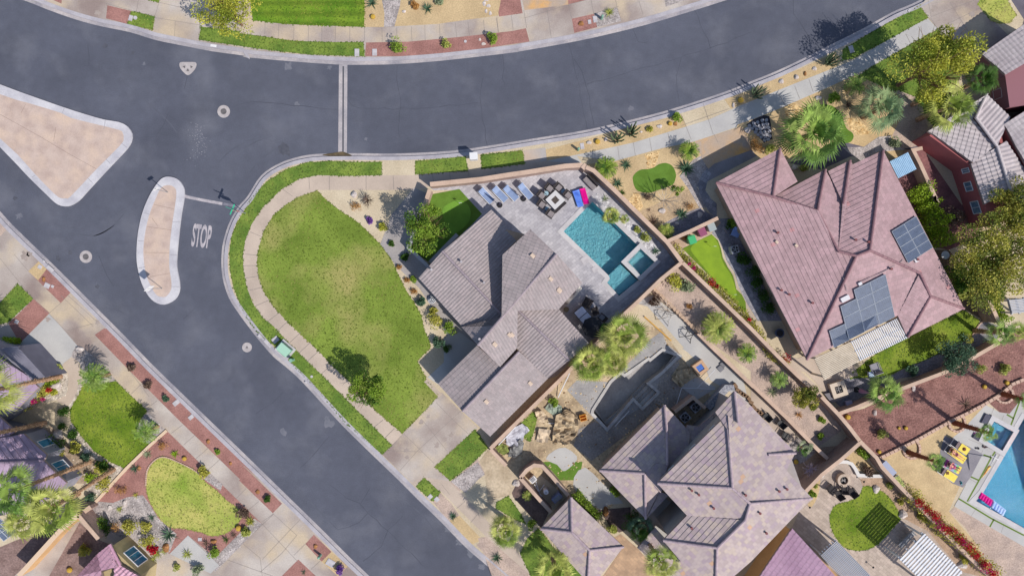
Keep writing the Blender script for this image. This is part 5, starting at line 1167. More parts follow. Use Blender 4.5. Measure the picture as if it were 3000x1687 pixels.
def hedge(label, s, w, h, m=LG, n=1600, leaf=.12, flowers=None, fn=300, name='hedge', cat='hedge'):
    pts = QW(s, h*.6); o0 = pts[0]; t = thing(name, label, cat, (o0.x, o0.y, .13))
    L_ = [(b-a).length for a, b in zip(pts, pts[1:])]; tot = sum(L_)
    def gen(nn, lf, zlo, out):
        V, Fc = [], []
        for i in range(nn):
            d = random.uniform(0, tot); k = 0
            while k < len(L_)-1 and d > L_[k]: d -= L_[k]; k += 1
            a, b = pts[k], pts[k+1]; u = (b-a).normalized(); nrm = Vector((-u.y, u.x, 0)); bump = 1+.22*math.sin(d*3.1+k*2)+.12*math.sin(d*7.7)
            x = random.uniform(-1, 1); z = random.uniform(zlo, 1); z *= math.sqrt(max(.05, 1-.45*x*x))*bump
            p = a+u*d+nrm*x*w*.5*bump-o0; p.z = z*h*out
            quadleaf(V, Fc, p, rnd_dir(.2), rnd_dir(1), lf*random.uniform(.6, 1.4), lf*.5)
        return V, Fc
    random.seed(sum(map(ord, label))); V, Fc = gen(n, leaf, .0, 1); mk('foliage', V, Fc, m, t)
    # bed of stems inside
    bm = bmesh.new()
    for i in range(int(tot*3)):
        d = random.uniform(0, tot); k = 0
        while k < len(L_)-1 and d > L_[k]: d -= L_[k]; k += 1
        a, b = pts[k], pts[k+1]; u = (b-a).normalized(); p = a+u*d-o0; p.z = 0; bar(bm, p, p+Vector((random.uniform(-.2, .2), random.uniform(-.2, .2), h*.8)), .02, .01, 4)
    bmo('stems', bm, BARK, t)
    if flowers:
        for fm, rng in flowers:
            V, Fc = [], []
            for c, r, k in rng:
                cp = P1(c, h); 
                for i in range(k):
                    d = rnd_dir(); p = cp-o0+Vector((d.x*r, d.y*r, 0))*random.random()**.5; p.z = h*random.uniform(.75, 1.15)
                    quadleaf(V, Fc, p, rnd_dir(), rnd_dir(1), .1, .06)
            mk('blossom', V, Fc, fm, t)
    return t
# ---------- trees ----------
tree('F: 572,28', 2.7, 4.6, 'yellow-green tree overhanging the mown lawn at the top edge', LY, 5200, .17, 3, flat=.7)
tree('F: 1070,575', 2.0, 4.6, 'light green leafy tree leaning over the turf wall', LG, 4200, .16, 5, bare=1)
tree('F: 925,985', 1.75, 4.0, 'leafy green street tree beside the pavement of the big lawn', LG, 3600, .16, 8, bare=1)
tree('F: 2352,165', 3.3, 7.5, 'large yellow-olive tree with pale twigs near the top right drive', LY, 9000, .19, 12, .2, zc=5.6, bare=4)
tree('F: 2508,650', 3.9, 5.5, 'big spreading yellow-olive tree at the right edge', LO, 13000, .19, 15, .22, lumps=16)
tree('F: 2440,690', 1.9, 3.2, 'darker leafy tree below the big olive tree', LG, 4500, .17, 17)
tree('F: 2555,520', 2.4, 5.0, 'olive-coloured tree at the right edge under the barrel roof', LO, 5200, .18, 21)
tree('F: 2405,895', 1.7, 3.0, 'round blue-green tree beyond the rear wall of the pink house', LB, 3600, .15, 23)
tree('F: 2028,1000', 1.35, 2.6, 'round yellow-olive tree in the pink gravel easement', LO, 3600, .13, 25, lumps=6)
tree('f2: 1360,745', .58, 1.8, 'small lollipop tree clipped round beside the kidney turf', LG, 900, .1, 27, .05, lumps=4)
tree('c3: 1100,1060', .95, 2.0, 'dark leafy tree in the shaded courtyard', LD, 1200, .13, 31)
tree('a4: 640,690', .001, .2, 'x', LG, 1, .1) if False else None
# bare twiggy trees
def bare_tree(s, r, h, label, m, base=None, n=14, seed=1):
    b = P1(base or s); c = W(q(s)[0], h*.7); t = thing('bare_tree', label, 'tree', (b.x, b.y, .13)); random.seed(seed)
    off = Vector((c.x-b.x, c.y-b.y, 0)); bm = bmesh.new(); fork = Vector((off.x*.4, off.y*.4, h*.35)); bar(bm, (0, 0, 0), fork, .06, .045, 6); bmo('trunk', bm, m, t)
    bm = bmesh.new()
    for i in range(n):
        a = i*6.283/n+random.uniform(-.2, .2); e = off+Vector((math.cos(a)*r*random.uniform(.6, 1), math.sin(a)*r*random.uniform(.6, 1), h*random.uniform(.6, 1)))
        twigs(bm, fork, [e], .03)
        for j in range(3): twigs(bm, fork.lerp(e, random.uniform(.4, .8)), [e+rnd_dir(.2)*r*.4], .014)
    bmo('branches', bm, m, t)
PALEB = mat('pale_bark', D('#cfc3b4'), D('#b0a294'), 5)
bare_tree('f2: 1230,900', 1.2, 2.6, 'bare pale-barked tree casting a branching shadow on the kidney turf', PALEB, 'f2: 1150,915', 12, 3)
bare_tree('c4: 415,690', .7, 1.4, 'pale leafless twiggy bush beside the brick wall', mat('white_twig', D('#cdbccb')), None, 18, 5)
bare_tree('d3: 1570,400', 1.0, 2.2, 'leafless white-branched young tree at the corner of the building yard', PALEB, 'd3: 1640,440', 10, 7)
bare_tree('b2: 910,90', .65, 1.0, 'brown twiggy bush beside the curved pavement', LBR, None, 26, 9)
# ---------- palms ----------
palm('F: 2045,335', 2.75, 3.6, 'largest fan palm in the front garden of the pink tiled house', LPG, seed=1, nl=34, tr=.25)
palm('F: 2215,272', 2.1, 3.0, 'blue-green fan palm above the tan cobble bed', LPB, seed=2, tr=.22)
palm('a4: 1390,760', 2.2, 4.4, 'bright green fan palm against the pale barrel roof', LYG, seed=3)
palm('a4: 1640,560', 1.5, 4.4, 'dark fan palm in shade between olive tree and house', LD, seed=4)
palm('a4: 1230,700', .9, 2.0, 'small fan palm under the olive tree', LPG, seed=2)
palm('a4: 740,600', .9, 1.7, 'small feathery palm by the dappled pavement', LPG, 'feather', seed=1, nl=18)
palm('F: 1568,845', 2.05, 4.2, 'upper palm of the pale clump at the yard corner', LYG, seed=5, group=None, nl=30)
palm('F: 1488,915', 1.75, 4.0, 'lower left palm of the pale clump by the ochre wall', LYG, seed=6, nl=30)
palm('F: 1540,905', 1.6, 3.6, 'middle palm of the pale clump above the dug pool', LYG, seed=7, nl=28)
palm('b3: 900,1120', .6, 2.4, 'small dark palm tuft at the left of the pale clump', LD, seed=1)
palm('c4: 945,150', 1.75, 2.9, 'broad fan palm leaning over the rear wall of the red bark garden', LPG, seed=8, nl=24, base='c4: 900,120')
palm('c4: 1305,637', .85, 4.0, 'leftmost leaning red-trunked palm beside the yellow loungers', LPG, seed=9, base='c4: 1110,572', mt=BARKR, tr=.17, nl=20)
palm('c4: 1668,432', .85, 4.4, 'leaning red-trunked palm hanging over the square spa', LPG, seed=10, base='c4: 1440,365', mt=BARKR, tr=.18, nl=20)
palm('c4: 1945,205', .85, 4.0, 'red-trunked palm at the right edge above the pool deck', LPG, seed=11, base='c4: 1775,160', mt=BARKR, tr=.17, nl=20)
palm('c3: 190,1125', 1.55, 3.2, 'bright fan palm between the pavement and the dark gravel', LYG, seed=12)
palm('c3: 545,1400', 1.9, 3.2, 'fan palm at the bottom edge beside the small wing', LYG, seed=13)
palm('c3: 1290,1345', 1.6, 5.2, 'tall palm with ringed trunk in front of the mixed tile roof', LYG, seed=14, base='c3: 1145,1110', nl=24)
palm('c3: 1150,1110', 1.3, 2.4, 'low blue-green palm at the foot of the tall one in the courtyard', LB, seed=15)
palm('e7: 1110,1330', 1.35, 3.4, 'fan palm with long stalks near the right edge lawn', LPG, seed=16, nl=18)
palm('e7: 1340,1300', .9, 3.0, 'right-hand small palm under the striped awning', LYG, seed=17)
palm('e4: 200,1000', 2.1, 9.0, 'tall palm with shaggy trunk crossing the mauve roof, upper crown', LPG, seed=18, base='e4: 1270,590', tr=.15, nl=32)
palm('e4: 760,1240', 2.15, 8.8, 'tall palm with shaggy trunk lowest of the left group', LYG, seed=19, base='e4: 1610,700', tr=.15, nl=32)
palm('e4: -560,290', 2.4, 8.8, 'tall palm whose trunk crosses between the two mauve roofs, crown off the left edge', LYG, seed=20, base='e4: 640,40', tr=.15)
palm('e3: -130,800', 2.4, 8.8, 'uppermost shaggy palm trunk lying across the mauve roof at the left edge', LYG, seed=21, base='e3: 860,590', tr=.15)
palm('e4: 350,1400', 1.7, 7.0, 'bushy palm crown above the solar panels at lower left', LYG, seed=22, nl=28)
palm('e3: 1330,610', 1.2, 2.4, 'feathery palm beside the curved garden walk', LPG, 'feather', seed=2, nl=26, tr=.12)
palm('c1: 1030,425', 1.0, 2.3, 'feathery palm casting its shadow on the garden lawn', LPG, 'feather', seed=3, nl=24, tr=.1)
palm('d2: 820,350', .85, 1.9, 'dense yellow-green palm hanging over the turquoise pool', LYG, seed=23, nl=30, tr=.12)
palm('d2: 1010,395', .5, 1.1, 'small palm right of the dense one on the white pebbles', LYG, seed=24, nl=18, tr=.07)
palm('b3: 1700,1110', 1.35, 1.6, 'round bright green palm in the pink gravel easement', LYG, 'feather', seed=1, nl=34, tr=.1)
palm('b3: 1905,1290', .85, 1.3, 'smaller palm below the round bright one in the easement', LG, 'feather', seed=2, nl=26, tr=.08)
palm('c4: 200,60', .75, 1.2, 'small palm near the wall in the shaded part of the easement', LPG, 'feather', seed=3, nl=22, tr=.08)
palm('b3: 1330,430', .7, .9, 'spiky palm-like yucca in the corner above the pool wall', LYG, 'feather', seed=0, nl=26, tr=.06)
palm('c4: 380,545', .75, 1.1, 'silver fan palm in the shaded end of the side garden', LSIL, seed=25, nl=18, tr=.07)
palm('f2: 1540,200', .85, 1.2, 'bright feathery palm at the driveway edge of the turf garden', LG, 'feather', seed=1, nl=26, tr=.08)
palm('f2: 370,440', .95, 1.3, 'bright feathery palm outside the corner of the pool wall', LG, 'feather', seed=2, nl=28, tr=.08)
palm('c3: 350,880', .45, .6, 'tiny palm on the dark gravel beside the service yard', LYG, 'feather', seed=3, nl=18, tr=.05)
# ---------- hedges ----------
hedge('bright green clipped hedge along the east eave of the pink roof', 'b4: 1180,110 1250,230 1330,400 1370,530', 2.0, 1.7, LLIME, 4200, .14)
hedge('flowering bougainvillea hedge along the putting green wall', 'd4: 150,380 400,640 660,900 900,1110 1130,1330 1250,1449 b4: 150,1310 270,1370', .75, .8, LO, 3600, .11, [(FMAG, [('d4: 385,640', .15, 50), ('d4: 450,700', .18, 60)]), (FRED, [('d4: 700,900', .4, 110), ('d4: 770,960', .2, 60), ('b4: 250,1330', .5, 140), ('d4: 1230,1430', .2, 50)])], name='flower_hedge')
hedge('red bougainvillea row spilling over the sand terrace wall', 'c4: 1110,850 1200,940 1300,1060 1400,1150 1520,1230 1620,1350 1740,1440', 1.25, 1.9, LO, 4200, .12, [(FRED, [('c4: %d,%d' % (1190+i*58, 925+i*55+random.randint(-20, 20)), .48, 230) for i in range(10)]), (FMAG, [('c4: 1330,1080', .5, 160), ('c4: 1500,1210', .5, 160), ('c4: 1660,1390', .5, 160)])], name='flower_hedge')
hedge('long clipped hedge beside the concrete path of the mixed tile house', 'c3: 690,860 760,940 860,1030', .75, .9, LG, 1500, .12)
hedge('short clipped hedge along the lower left tiled eave', 'c3: 945,820 990,880', .4, .7, LG, 400, .11)
hedge('lawn-green clipped hedge at the garage of the left house', 'e3: 30,90 150,100 260,90', .6, .9, LLIME, 900, .12)
hedge('low lime hedge below the garage wall of the left house', 'e3: 560,690 680,670 830,645', .5, .6, LLIME, 700, .11)
hedge('bougainvillea bank with crimson blossom below the mauve roof', 'e3: 310,1010 450,900 620,790 690,760', 1.0, 1.0, LO, 2000, .11, [(FMAG, [('e3: 400,930', .5, 180), ('e3: 480,950', .3, 90), ('e3: 610,910', .2, 50)]), (FRED, [('e3: 700,780', .25, 110), ('e3: 350,960', .3, 90)])], name='flower_hedge')
hedge('bougainvillea with magenta blossom between the two shaggy palm trunks', 'e4: 930,830 1010,800 1120,760', .45, .8, LO, 600, .1, [(FMAG, [('e4: 980,830', .3, 200), ('e4: 1060,820', .2, 80)])], name='flower_hedge')
hedge('green hedge patch in the wall corner above the fire pit garden', 'd6: 650,1130 720,1190 780,1250', .55, .9, LG, 700, .11)
hedge('lime-green creeper along the pavers under the big olive tree', 'e7: 900,740 1000,850 1080,1000 1180,1160', .9, 1.2, LLIME, 1600, .13)
hedge('dark green hedge against the side wall of the pink house', 'd4: 960,80 1010,60', .6, 1.0, LG, 500, .12)
# ---------- shrubs and small plants ----------
G = None
for a in [
 ('a2: 1125,335', .75, 'round bright shrub at the left end of the red gravel strip', LG), ('a2: 1467,318', .4, 'small round shrub in the middle of the red gravel strip', LYG),
 ('a2: 1800,265', .55, 'round shrub at the right end of the red gravel strip', LG), ('a2: 1245,40', .35, 'small brownish shrub on the sand yard near the gravel path', LDRY),
 ('a2: 1420,20', .4, 'grey-green shrub at the top edge of the sand yard', LSIL), ('a3: 1410,840', .5, 'leafy green shrub at the driveway end of the tan kerb bedding', LG),
 ('a3: 1215,920', .25, 'tiny tan shrub in the middle of the kerb bedding', LO), ('f1: 1250,505', .6, 'round ball shrub beside the white boulders', LG),
 ('a4: 1020,1015', .5, 'pale green shrub by the dark side yard gate', LSIL), ('d4: 1330,1640', .1, '', None) if False else ('a4: 370,1190', .35, 'yellow-green shrub in shade above the pink tiled gable', LYG),
 ('b2: 1020,285', .45, 'yellow-green round shrub at the soil edge near the shadow', LY), ('b2: 930,228', .3, 'small purple-flowered shrub near the lawn edge', FPUR),
 ('b2: 1295,810', .4, 'grey-green shrub left of the round fountain', LB), ('b2: 1370,870', .35, 'loose shrub right below the fountain', LO),
 ('b2: 1385,935', .75, 'mottled spreading shrub along the lawn edge by the tiled house', LO), ('b2: 1490,1005', .7, 'light green mounded shrub next to the eave corner', LG),
 ('b2: 1410,1105', .6, 'dense round shrub in front of the blue shaded path', LB), ('b2: 1235,650', .3, 'green shrub at the shadow edge above the terracotta bushes', LG),
 ('d4: 1150,580', .6, 'uppermost dark round shrub by the wall of the pink house', LD), ('d4: 1290,770', .75, 'second dark shrub with sunlit rim by the pink house', LD),
 ('d4: 1320,940', .7, 'third dark shrub by the pink house', LD), ('d4: 1440,1110', .7, 'fourth dark shrub with yellow lit side by the pink house', LD), ('d4: 1500,1290', .65, 'lowest dark shrub beside the pink house window', LD),
 ('e3: 910,1090', .5, 'dark green shrub where the garden walk meets the lawn edge', LD), ('e3: 900,1290', .45, 'second green shrub on the left lawn edge', LD), ('e3: 1050,1400', .5, 'third round shrub on the left lawn edge', LD),
 ('e4: 770,330', .85, 'broad green shrub against the grey-framed house window', LD), ('e4: 1090,385', .65, 'pale green shrub mound among the boulders of the left garden', LO),
 ('e4: 860,490', .4, 'small loose shrub beside the pink blossoms', LO), ('e4: 1230,520', .5, 'grey-green shrub in the river rock bed', LB), ('e4: 1470,630', .6, 'dark shrub at the lower lawn edge near the dividing kerb', LD),
 ('e4: 1430,690', .6, 'low spreading shrub beside the lower palm trunk', LO), ('e4: 1290,800', .6, 'lime broad-leaved shrub between the shaggy trunks', LLIME), ('e4: 1460,930', .7, 'reddish ground shrub below the lower palm trunk', LO),
 ('e4: 1280,1090', .4, 'thin grey shrub by the paver strip', LB), ('e3: 850,480', .35, 'small yellow shrub at the end of the garage wall', LYG), ('e3: 770,820', .35, 'yellow-green shrub on the river rocks', LY),
 ('e5: 440,720', .7, 'bright sunlit shrub beside the tall wall end', LG), ('e5: 510,760', .75, 'dark shrub behind the tan grass clump', LD), ('e5: 890,760', .8, 'curly green shrub in the grey river rocks', LO),
 ('e5: 1100,740', .5, 'low green shrub below the blue agave', LO), ('e5: 1140,960', .8, 'mixed shrub in front of the olive window wall', LO), ('e5: 1190,1060', .45, 'reddish shrub at the foot of the olive wall', FRED),
 ('c1: 1520,1278', .5, 'round dark green shrub beside the front walk', LG), ('c1: 1440,710', .5, 'speckled shrub at the pavement side of the oval lawn', LO), ('c1: 1740,1140', .4, 'yellow-green shrub near the golden cactus', LYG),
 ('c1: 1710,1000', .55, 'dark plant at the right tip of the oval lawn', LBR), ('c1: 1390,1400', .55, 'silvery shrub at the end of the shaded front wall', LSIL), ('c1: 600,1275', .6, 'orange-green bush in the shaded soil at lower left', LO),
 ('c1: 1895,900', .3, 'small dark shrub in the red kerb strip', LD), ('c1: 1050,95', .35, 'dark red spiky shrub in the red kerb strip', LBR), ('c1: 1545,565', .2, 'tiny green shrub in the red kerb strip', LG),
 ('c1: 1175,195', .25, 'small green tuft near the paving slab in the kerb strip', LB), ('b1: 935,1275', .35, 'dark spiky tuft where the slab path meets the red strip', LBR),
 ('c2: 715,1400', .4, 'purple-flowering shrub beside the kerb at the bottom', FPUR), ('c3: 945,1110', .5, 'light green shrub near the courtyard gate post', LYG), ('c3: 370,1080', .5, 'fern-like shrub beside the dark paving', LG),
 ('c3: 540,210', .5, 'uprooted green shrub among the building debris', LG), ('b3: 1390,780', .85, 'yellow fine-leaved shrub in the corner of the easement', LY), ('b3: 1480,820', .65, 'silver-grey shrub beside the yellow one in the easement', LSIL),
 ('b3: 1265,920', .6, 'dry reddish brown shrub above the concrete walk', LBR), ('c4: 920,445', .45, 'yellow-green tuft on the red bark left of the palm shadow', LYG), ('b4: 1630,1400', .5, 'straw-green tussock on the red bark near the rear wall', LYG),
 ('b4: 1790,1405', .5, 'second straw tussock on the red bark', LYG), ('b4: 1500,880', .6, 'yellow shrub at the east corner of the pink roof', LYG), ('b4: 1530,1190', .5, 'red-green shrub at the end of the back lawn', LO),
 ('b4: 1140,1400', .6, 'grey-green shrub in shade below the back lawn', LB), ('b4: 1420,330', 1.1, 'purple bare shrub between hedge and red stucco house', LBR), ('c4: 1240,1040', .45, 'green creeper behind the bougainvillea wall', LG),
 ('c4: 830,700', .55, 'brown fine shrub above the curved seat wall', LBR), ('c4: 985,805', .35, 'small lime shrub near the boulders of the fire pit garden', LYG), ('c4: 425,870', .35, 'small green shrub at the tiled corner of the patio', LG),
 ('c4: 450,805', .2, 'tiny shrub in the curved patio bed', LYG), ('c4: 1050,925', .3, 'small palm-like shrub on the brown soil', LO), ('c4: 1510,1320', .5, 'leafy shrub beside the wall at the bottom', LO), ('c4: 1210,1030', .4, 'low shrub beside the square boulder', LO),
 ('c4: 500,345', .3, 'upper small succulent in the pink gravel easement', LG), ('c4: 485,455', .3, 'lower small succulent in the pink gravel easement', LG), ('e7: 620,670', .5, 'small sunlit shrub beside the garden strip', LG),
 ('f3: 940,905', .5, 'yellow-green shrub hugging the tip of the pink gable', LYG), ('b3: 1790,380', .5, 'dark shrub beside the blue chair', LD), ('d2: 1190,555', .3, 'small lime fern on the white pebbles', LYG), ('d2: 1310,660', .45, 'lime fern at the lower end of the white pebbles', LYG),
 ('c3: 870,870', .1, '', None) if False else ('e5: 1540,1310', .3, 'tiny yellow shrub in the deep front shade', LYG), ('b2: 1180,490', .35, 'dark shrub in the middle of the shaded gravel', LD), ('b2: 1080,400', .25, 'small dark shrub on the shaded gravel edge', LD), ('b2: 1470,1130', .45, 'dark shaded shrub against the grey path', LD),
]:
    if a[3] is not None: shrub(a[0], a[1], a[2], a[3])
for s, r, l, m in [('b2: 830,135', .5, 'orange-brown dry bush at the top of the big lawn', LDRY), ('b2: 1135,565', .25, 'uppermost small terracotta bush on the soil strip', LDRY), ('b2: 1190,655', .25, 'middle terracotta bush on the soil strip', LDRY),
    ('b2: 1240,735', .3, 'lower terracotta bush on the soil strip', LDRY), ('c1: 1160,520', .5, 'orange dry bush at the top corner of the red gravel yard', LDRY), ('c1: 855,840', .5, 'orange dry bush in the middle of the red gravel yard', LDRY),
    ('e5: 700,730', .65, 'tan feathery grass clump among the river rocks', LDRY), ('a4: 40,1040', .6, 'tan dry shrub beside the dark driveway', LDRY), ('f3: 720,800', .55, 'straw-coloured dry bush near the flagstones', LDRY), ('f2: 1560,990', .45, 'dry yellow bush at the gravel corner', LDRY),
    ('d4: 380,1240', .25, 'small dead bush in the pink gravel', LDRY), ('f2: 960,870', .4, 'purple-brown low bush beside the bare tree', LBR)]:
    tuft(s, r, l, m, n=380, leaf=.12, wid=.18)
for s, r, l, m, w, n in [
 ('a2: 1335,60', .6, 'green yucca on the sand yard at the top', LB, .04, 44), ('a2: 940,20', .65, 'yucca at the corner of the mown lawn', LB, .04, 44), ('a3: 930,90', .55, 'bright yucca in the grey gravel square', LYG, .04, 40),
 ('f2: 650,400', .62, 'grey-green yucca nearest the pavement in the turf garden', LB, .045, 46), ('f2: 530,670', .6, 'grey-green yucca against the pool wall', LB, .045, 46), ('f2: 590,800', .4, 'small dark yucca below the others at the pool wall', LD, .045, 40),
 ('f2: 1500,450', .85, 'large blue-green yucca beside the stamped driveway', LB, .045, 60), ('f2: 1440,1100', .7, 'blue-green agave cluster on the mixed gravel', LB, .06, 40), ('f2: 1215,1330', .75, 'pale striped agave in the dark gravel corner', LYG, .05, 44),
 ('f2: 1030,1200', .6, 'dark spiky yucca leaning on the wall', LBR, .04, 34), ('b4: 0,0', .1, '', None, 0, 0) if False else ('d2: 740,110', .45, 'silvery agave at the top of the white pebbles', LSIL, .05, 30), ('d2: 1455,850', .48, 'blue agave beside the spa', LB, .07, 30),
 ('c1: 1190,1160', .85, 'largest green agave by the front walk', LB, .045, 40), ('e5: 1180,620', .45, 'blue agave in the river rocks', LB, .045, 30), ('c1: 1045,588', .5, 'grey agave on the dividing kerb between the lawns', LSIL, .045, 44),
 ('c1: 955,690', .5, 'spiky agave on the red gravel beside a pale stone', LB, .045, 40), ('c1: 1240,585', .45, 'lime agave above the oval lawn', LLIME, .07, 28), ('c1: 965,875', .35, 'small agave at the red gravel edge', LO, .05, 30),
 ('c1: 850,975', .4, 'lime agave with long dark shadow on the river rocks', LYG, .06, 26), ('c1: 1770,1060', .5, 'bright yucca at the right end of the oval lawn', LYG, .04, 40), ('c1: 1655,1155', .4, 'dark agave at the lower right of the oval lawn', LBR, .05, 34),
 ('c1: 1600,1190', .45, 'flat spider agave on the red gravel', LD, .035, 18), ('c1: 1460,1215', .45, 'dark red agave near the pyramid stone', LBR, .05, 24), ('c1: 1325,1295', .55, 'bright yucca at the corner of the front walk', LYG, .05, 44),
 ('c1: 1110,1290', .6, 'yellow-green yucca clump below the olive wall', LYG, .045, 40), ('c1: 1165,1270', .4, 'second yellow yucca right of the clump', LYG, .045, 36), ('c1: 1090,1330', .4, 'lower yellow yucca at the end of the olive wall', LYG, .045, 36),
 ('c2: 1515,1025', .5, 'dark agave in the kerb gravel opposite the driveway', LB, .035, 40), ('c2: 1825,1320', .6, 'dark agave at the bottom of the kerb gravel', LB, .035, 44), ('c2: 80,1060', .5, 'yucca at the tip of the gravel by the pavement', LO, .04, 36),
 ('c2: 460,1420', .3, 'small agave in the bottom red bed', LB, .04, 30), ('c4: 1530,240', .75, 'thin spidery ocotillo on the sand beside the palm ring', LBR, .02, 26), ('c4: 155,150', .6, 'grey agave in the shaded easement', LSIL, .05, 34),
 ('c4: 340,310', .45, 'dry agave at the foot of the round olive tree', LDRY, .05, 26), ('e1: 1760,320', .3, 'small dark agave on the concrete walk edge', LBR, .03, 24), ('f1: 1480,620', .55, 'dark spiky agave below the dappled shade', LBR, .045, 34), ('a3: 0,0', .1, '', None, 0, 0) if False else ('f2: 970,1040', .2, 'tiny agave on the mixed gravel', LBR, .05, 20)]:
    if m is not None: agave(s, r, l, m, w, n)
for s, l, n, h in [('a3: 985,985', 'left clump of column cactus in the tan kerb bedding', 10, 1.5), ('a3: 1090,935', 'right clump of column cactus in the tan kerb bedding', 12, 1.5), ('a4: 40,660', 'column cactus clump at the shaded end of the kerb bedding', 11, 1.4), ('a4: 560,435', 'largest column cactus clump near the grass verge', 14, 1.6)]: cactus(s, l, n, h, .55)
for s, r, l in [('a2: 950,125', .22, 'golden barrel cactus beside the mown lawn'), ('a3: 845,1005', .24, 'rust-gold barrel cactus left in the kerb bedding'), ('a3: 1358,878', .2, 'golden barrel cactus near the right end of the kerb bedding'), ('f3: 525,218', .26, 'golden barrel cactus in the shaded kerb bedding'),
  ('c1: 1310,615', .2, 'golden barrel cactus above the oval lawn'), ('c1: 1692,1105', .26, 'golden barrel cactus right of the oval lawn'), ('c1: 500,1400', .24, 'orange barrel cactus in the shaded lower left yard'), ('c4: 680,322', .24, 'barrel cactus in the wall corner of the red bark'),
  ('c4: 1090,400', .18, 'golden barrel cactus above the middle palm shadow'), ('c4: 1042,400', .14, 'smaller barrel cactus next to another above the palm shadow'), ('c4: 902,567', .18, 'golden barrel cactus near the stone edging start'), ('c4: 1645,108', .2, 'golden barrel cactus left of the upper palm shadow'),
  ('c4: 1803,80', .2, 'golden barrel cactus right of the upper palm shadow'), ('c4: 315,638', .22, 'golden barrel cactus beside the tile roof corner')]: golden(s, r, l)
for s, r, l, m in [('a4: 210,580', .2, 'leftmost pink-white boulder in the upper kerb bedding', ROCKW), ('a4: 320,550', .22, 'second white boulder in the upper kerb bedding', ROCKW), ('a4: 378,525', .18, 'brown boulder in the upper kerb bedding', ROCKB), ('a4: 445,490', .22, 'rightmost white boulder in the upper kerb bedding', ROCKW),
  ('a3: 785,1012', .2, 'grey-white boulder near the white utility lid', ROCKW), ('a3: 905,990', .18, 'white boulder at the foot of the left cactus clump', ROCKW), ('a3: 1282,897', .2, 'white boulder right of the tiny tan shrub', ROCKW), ('a3: 1395,880', .18, 'brown boulder beside the golden cactus', ROCKB), ('a3: 1155,937', .12, 'small white stone at the right cactus clump', ROCKW),
  ('a3: 728,172', .25, 'tan boulder in the red gravel square', ROCKB), ('a4: 475,697', .25, 'white boulder pair beside the round ball shrub', ROCKW), ('a2: 1168,87', .14, 'small white stone on the sand yard', ROCKW), ('b2: 815,50', .33, 'white boulder on the pale soil by the curved pavement', ROCKW),
  ('f2: 1150,1055', .27, 'white boulder on the mixed gravel', ROCKW), ('f2: 1365,1235', .2, 'flat white stone in the dark gravel', ROCKW), ('f2: 1690,1110', .24, 'pointed white stone at the paver path', ROCKW), ('b1: 313,648', .2, 'yellowish boulder in the sandy kerb patch', ROCKB),
  ('e3: 790,730', .42, 'round grey boulder mound on the river rocks', ROCKW), ('e3: 1140,210', .32, 'dark boulder at the top of the grey rock bed', ROCKW), ('e3: 1510,630', .3, 'pale cream boulder at the lawn tip', ROCKW), ('c1: 1080,470', .22, 'pale triangular boulder beside the feathery palm', ROCKW),
  ('c1: 990,683', .2, 'tan boulder beside the spiky agave', ROCKB), ('e5: 800,415', .27, 'cream boulder in the river rocks', ROCKW), ('e5: 605,475', .24, 'second cream boulder left in the river rocks', ROCKW), ('e5: 1385,1040', .3, 'tan boulder by the front walk agave', ROCKB),
  ('c1: 1515,1200', .25, 'pyramid-shaped tan stone on the red gravel', ROCKB), ('c1: 1475,495', .18, 'tan stone in the red kerb strip', ROCKB), ('c1: 1635,650', .16, 'dark stone further down the red kerb strip', ROCKB), ('c1: 1825,850', .18, 'half-buried stone in the red kerb strip', ROCKB),
  ('c2: 545,1235', .2, 'brown stone in the small red bed at the bottom', ROCKB), ('c4: 885,830', .35, 'white boulder at the top of the kidney lawn', ROCKW), ('c4: 1075,1010', .38, 'square pale boulder right of the kidney lawn', ROCKW), ('c4: 1490,1365', .35, 'white boulder beside the bottom wall', ROCKW),
  ('c4: 1145,120', .22, 'cream stone on the red bark by the wall', ROCKW), ('c4: 870,292', .24, 'white stone below the broad fan palm', ROCKW), ('f3: 1290,1170', .27, 'pale stone in the shade by the pink gable', ROCKW), ('f3: 1510,1125', .22, 'second pale stone in the shade by the pink gable', ROCKW), ('f3: 1770,1020', .3, 'cluster of pale stones below the largest fan palm', ROCKW),
  ('f3: 620,640', .3, 'pair of pale stones in the shade of the flagstones', ROCKW), ('f3: 420,290', .18, 'pale stone in the shaded kerb bedding', ROCKW), ('c3: 270,790', .35, 'pink boulder heap outside the service yard', ROCKW), ('c3: 905,990', .35, 'orange boulder in the shaded courtyard', ROCKB),
  ('c3: 700,1449', .1, '', None) if False else ('d4: 310,270', .25, 'stone garden ornament beside the green bin', ROCKB), ('e4: 820,200', .4, 'long flat boulder beside the garden window', ROCKW), ('e4: 1230,440', .35, 'brown boulder in the left garden rocks', ROCKW)]:
    if m is not None: rock(s, r, l, m)
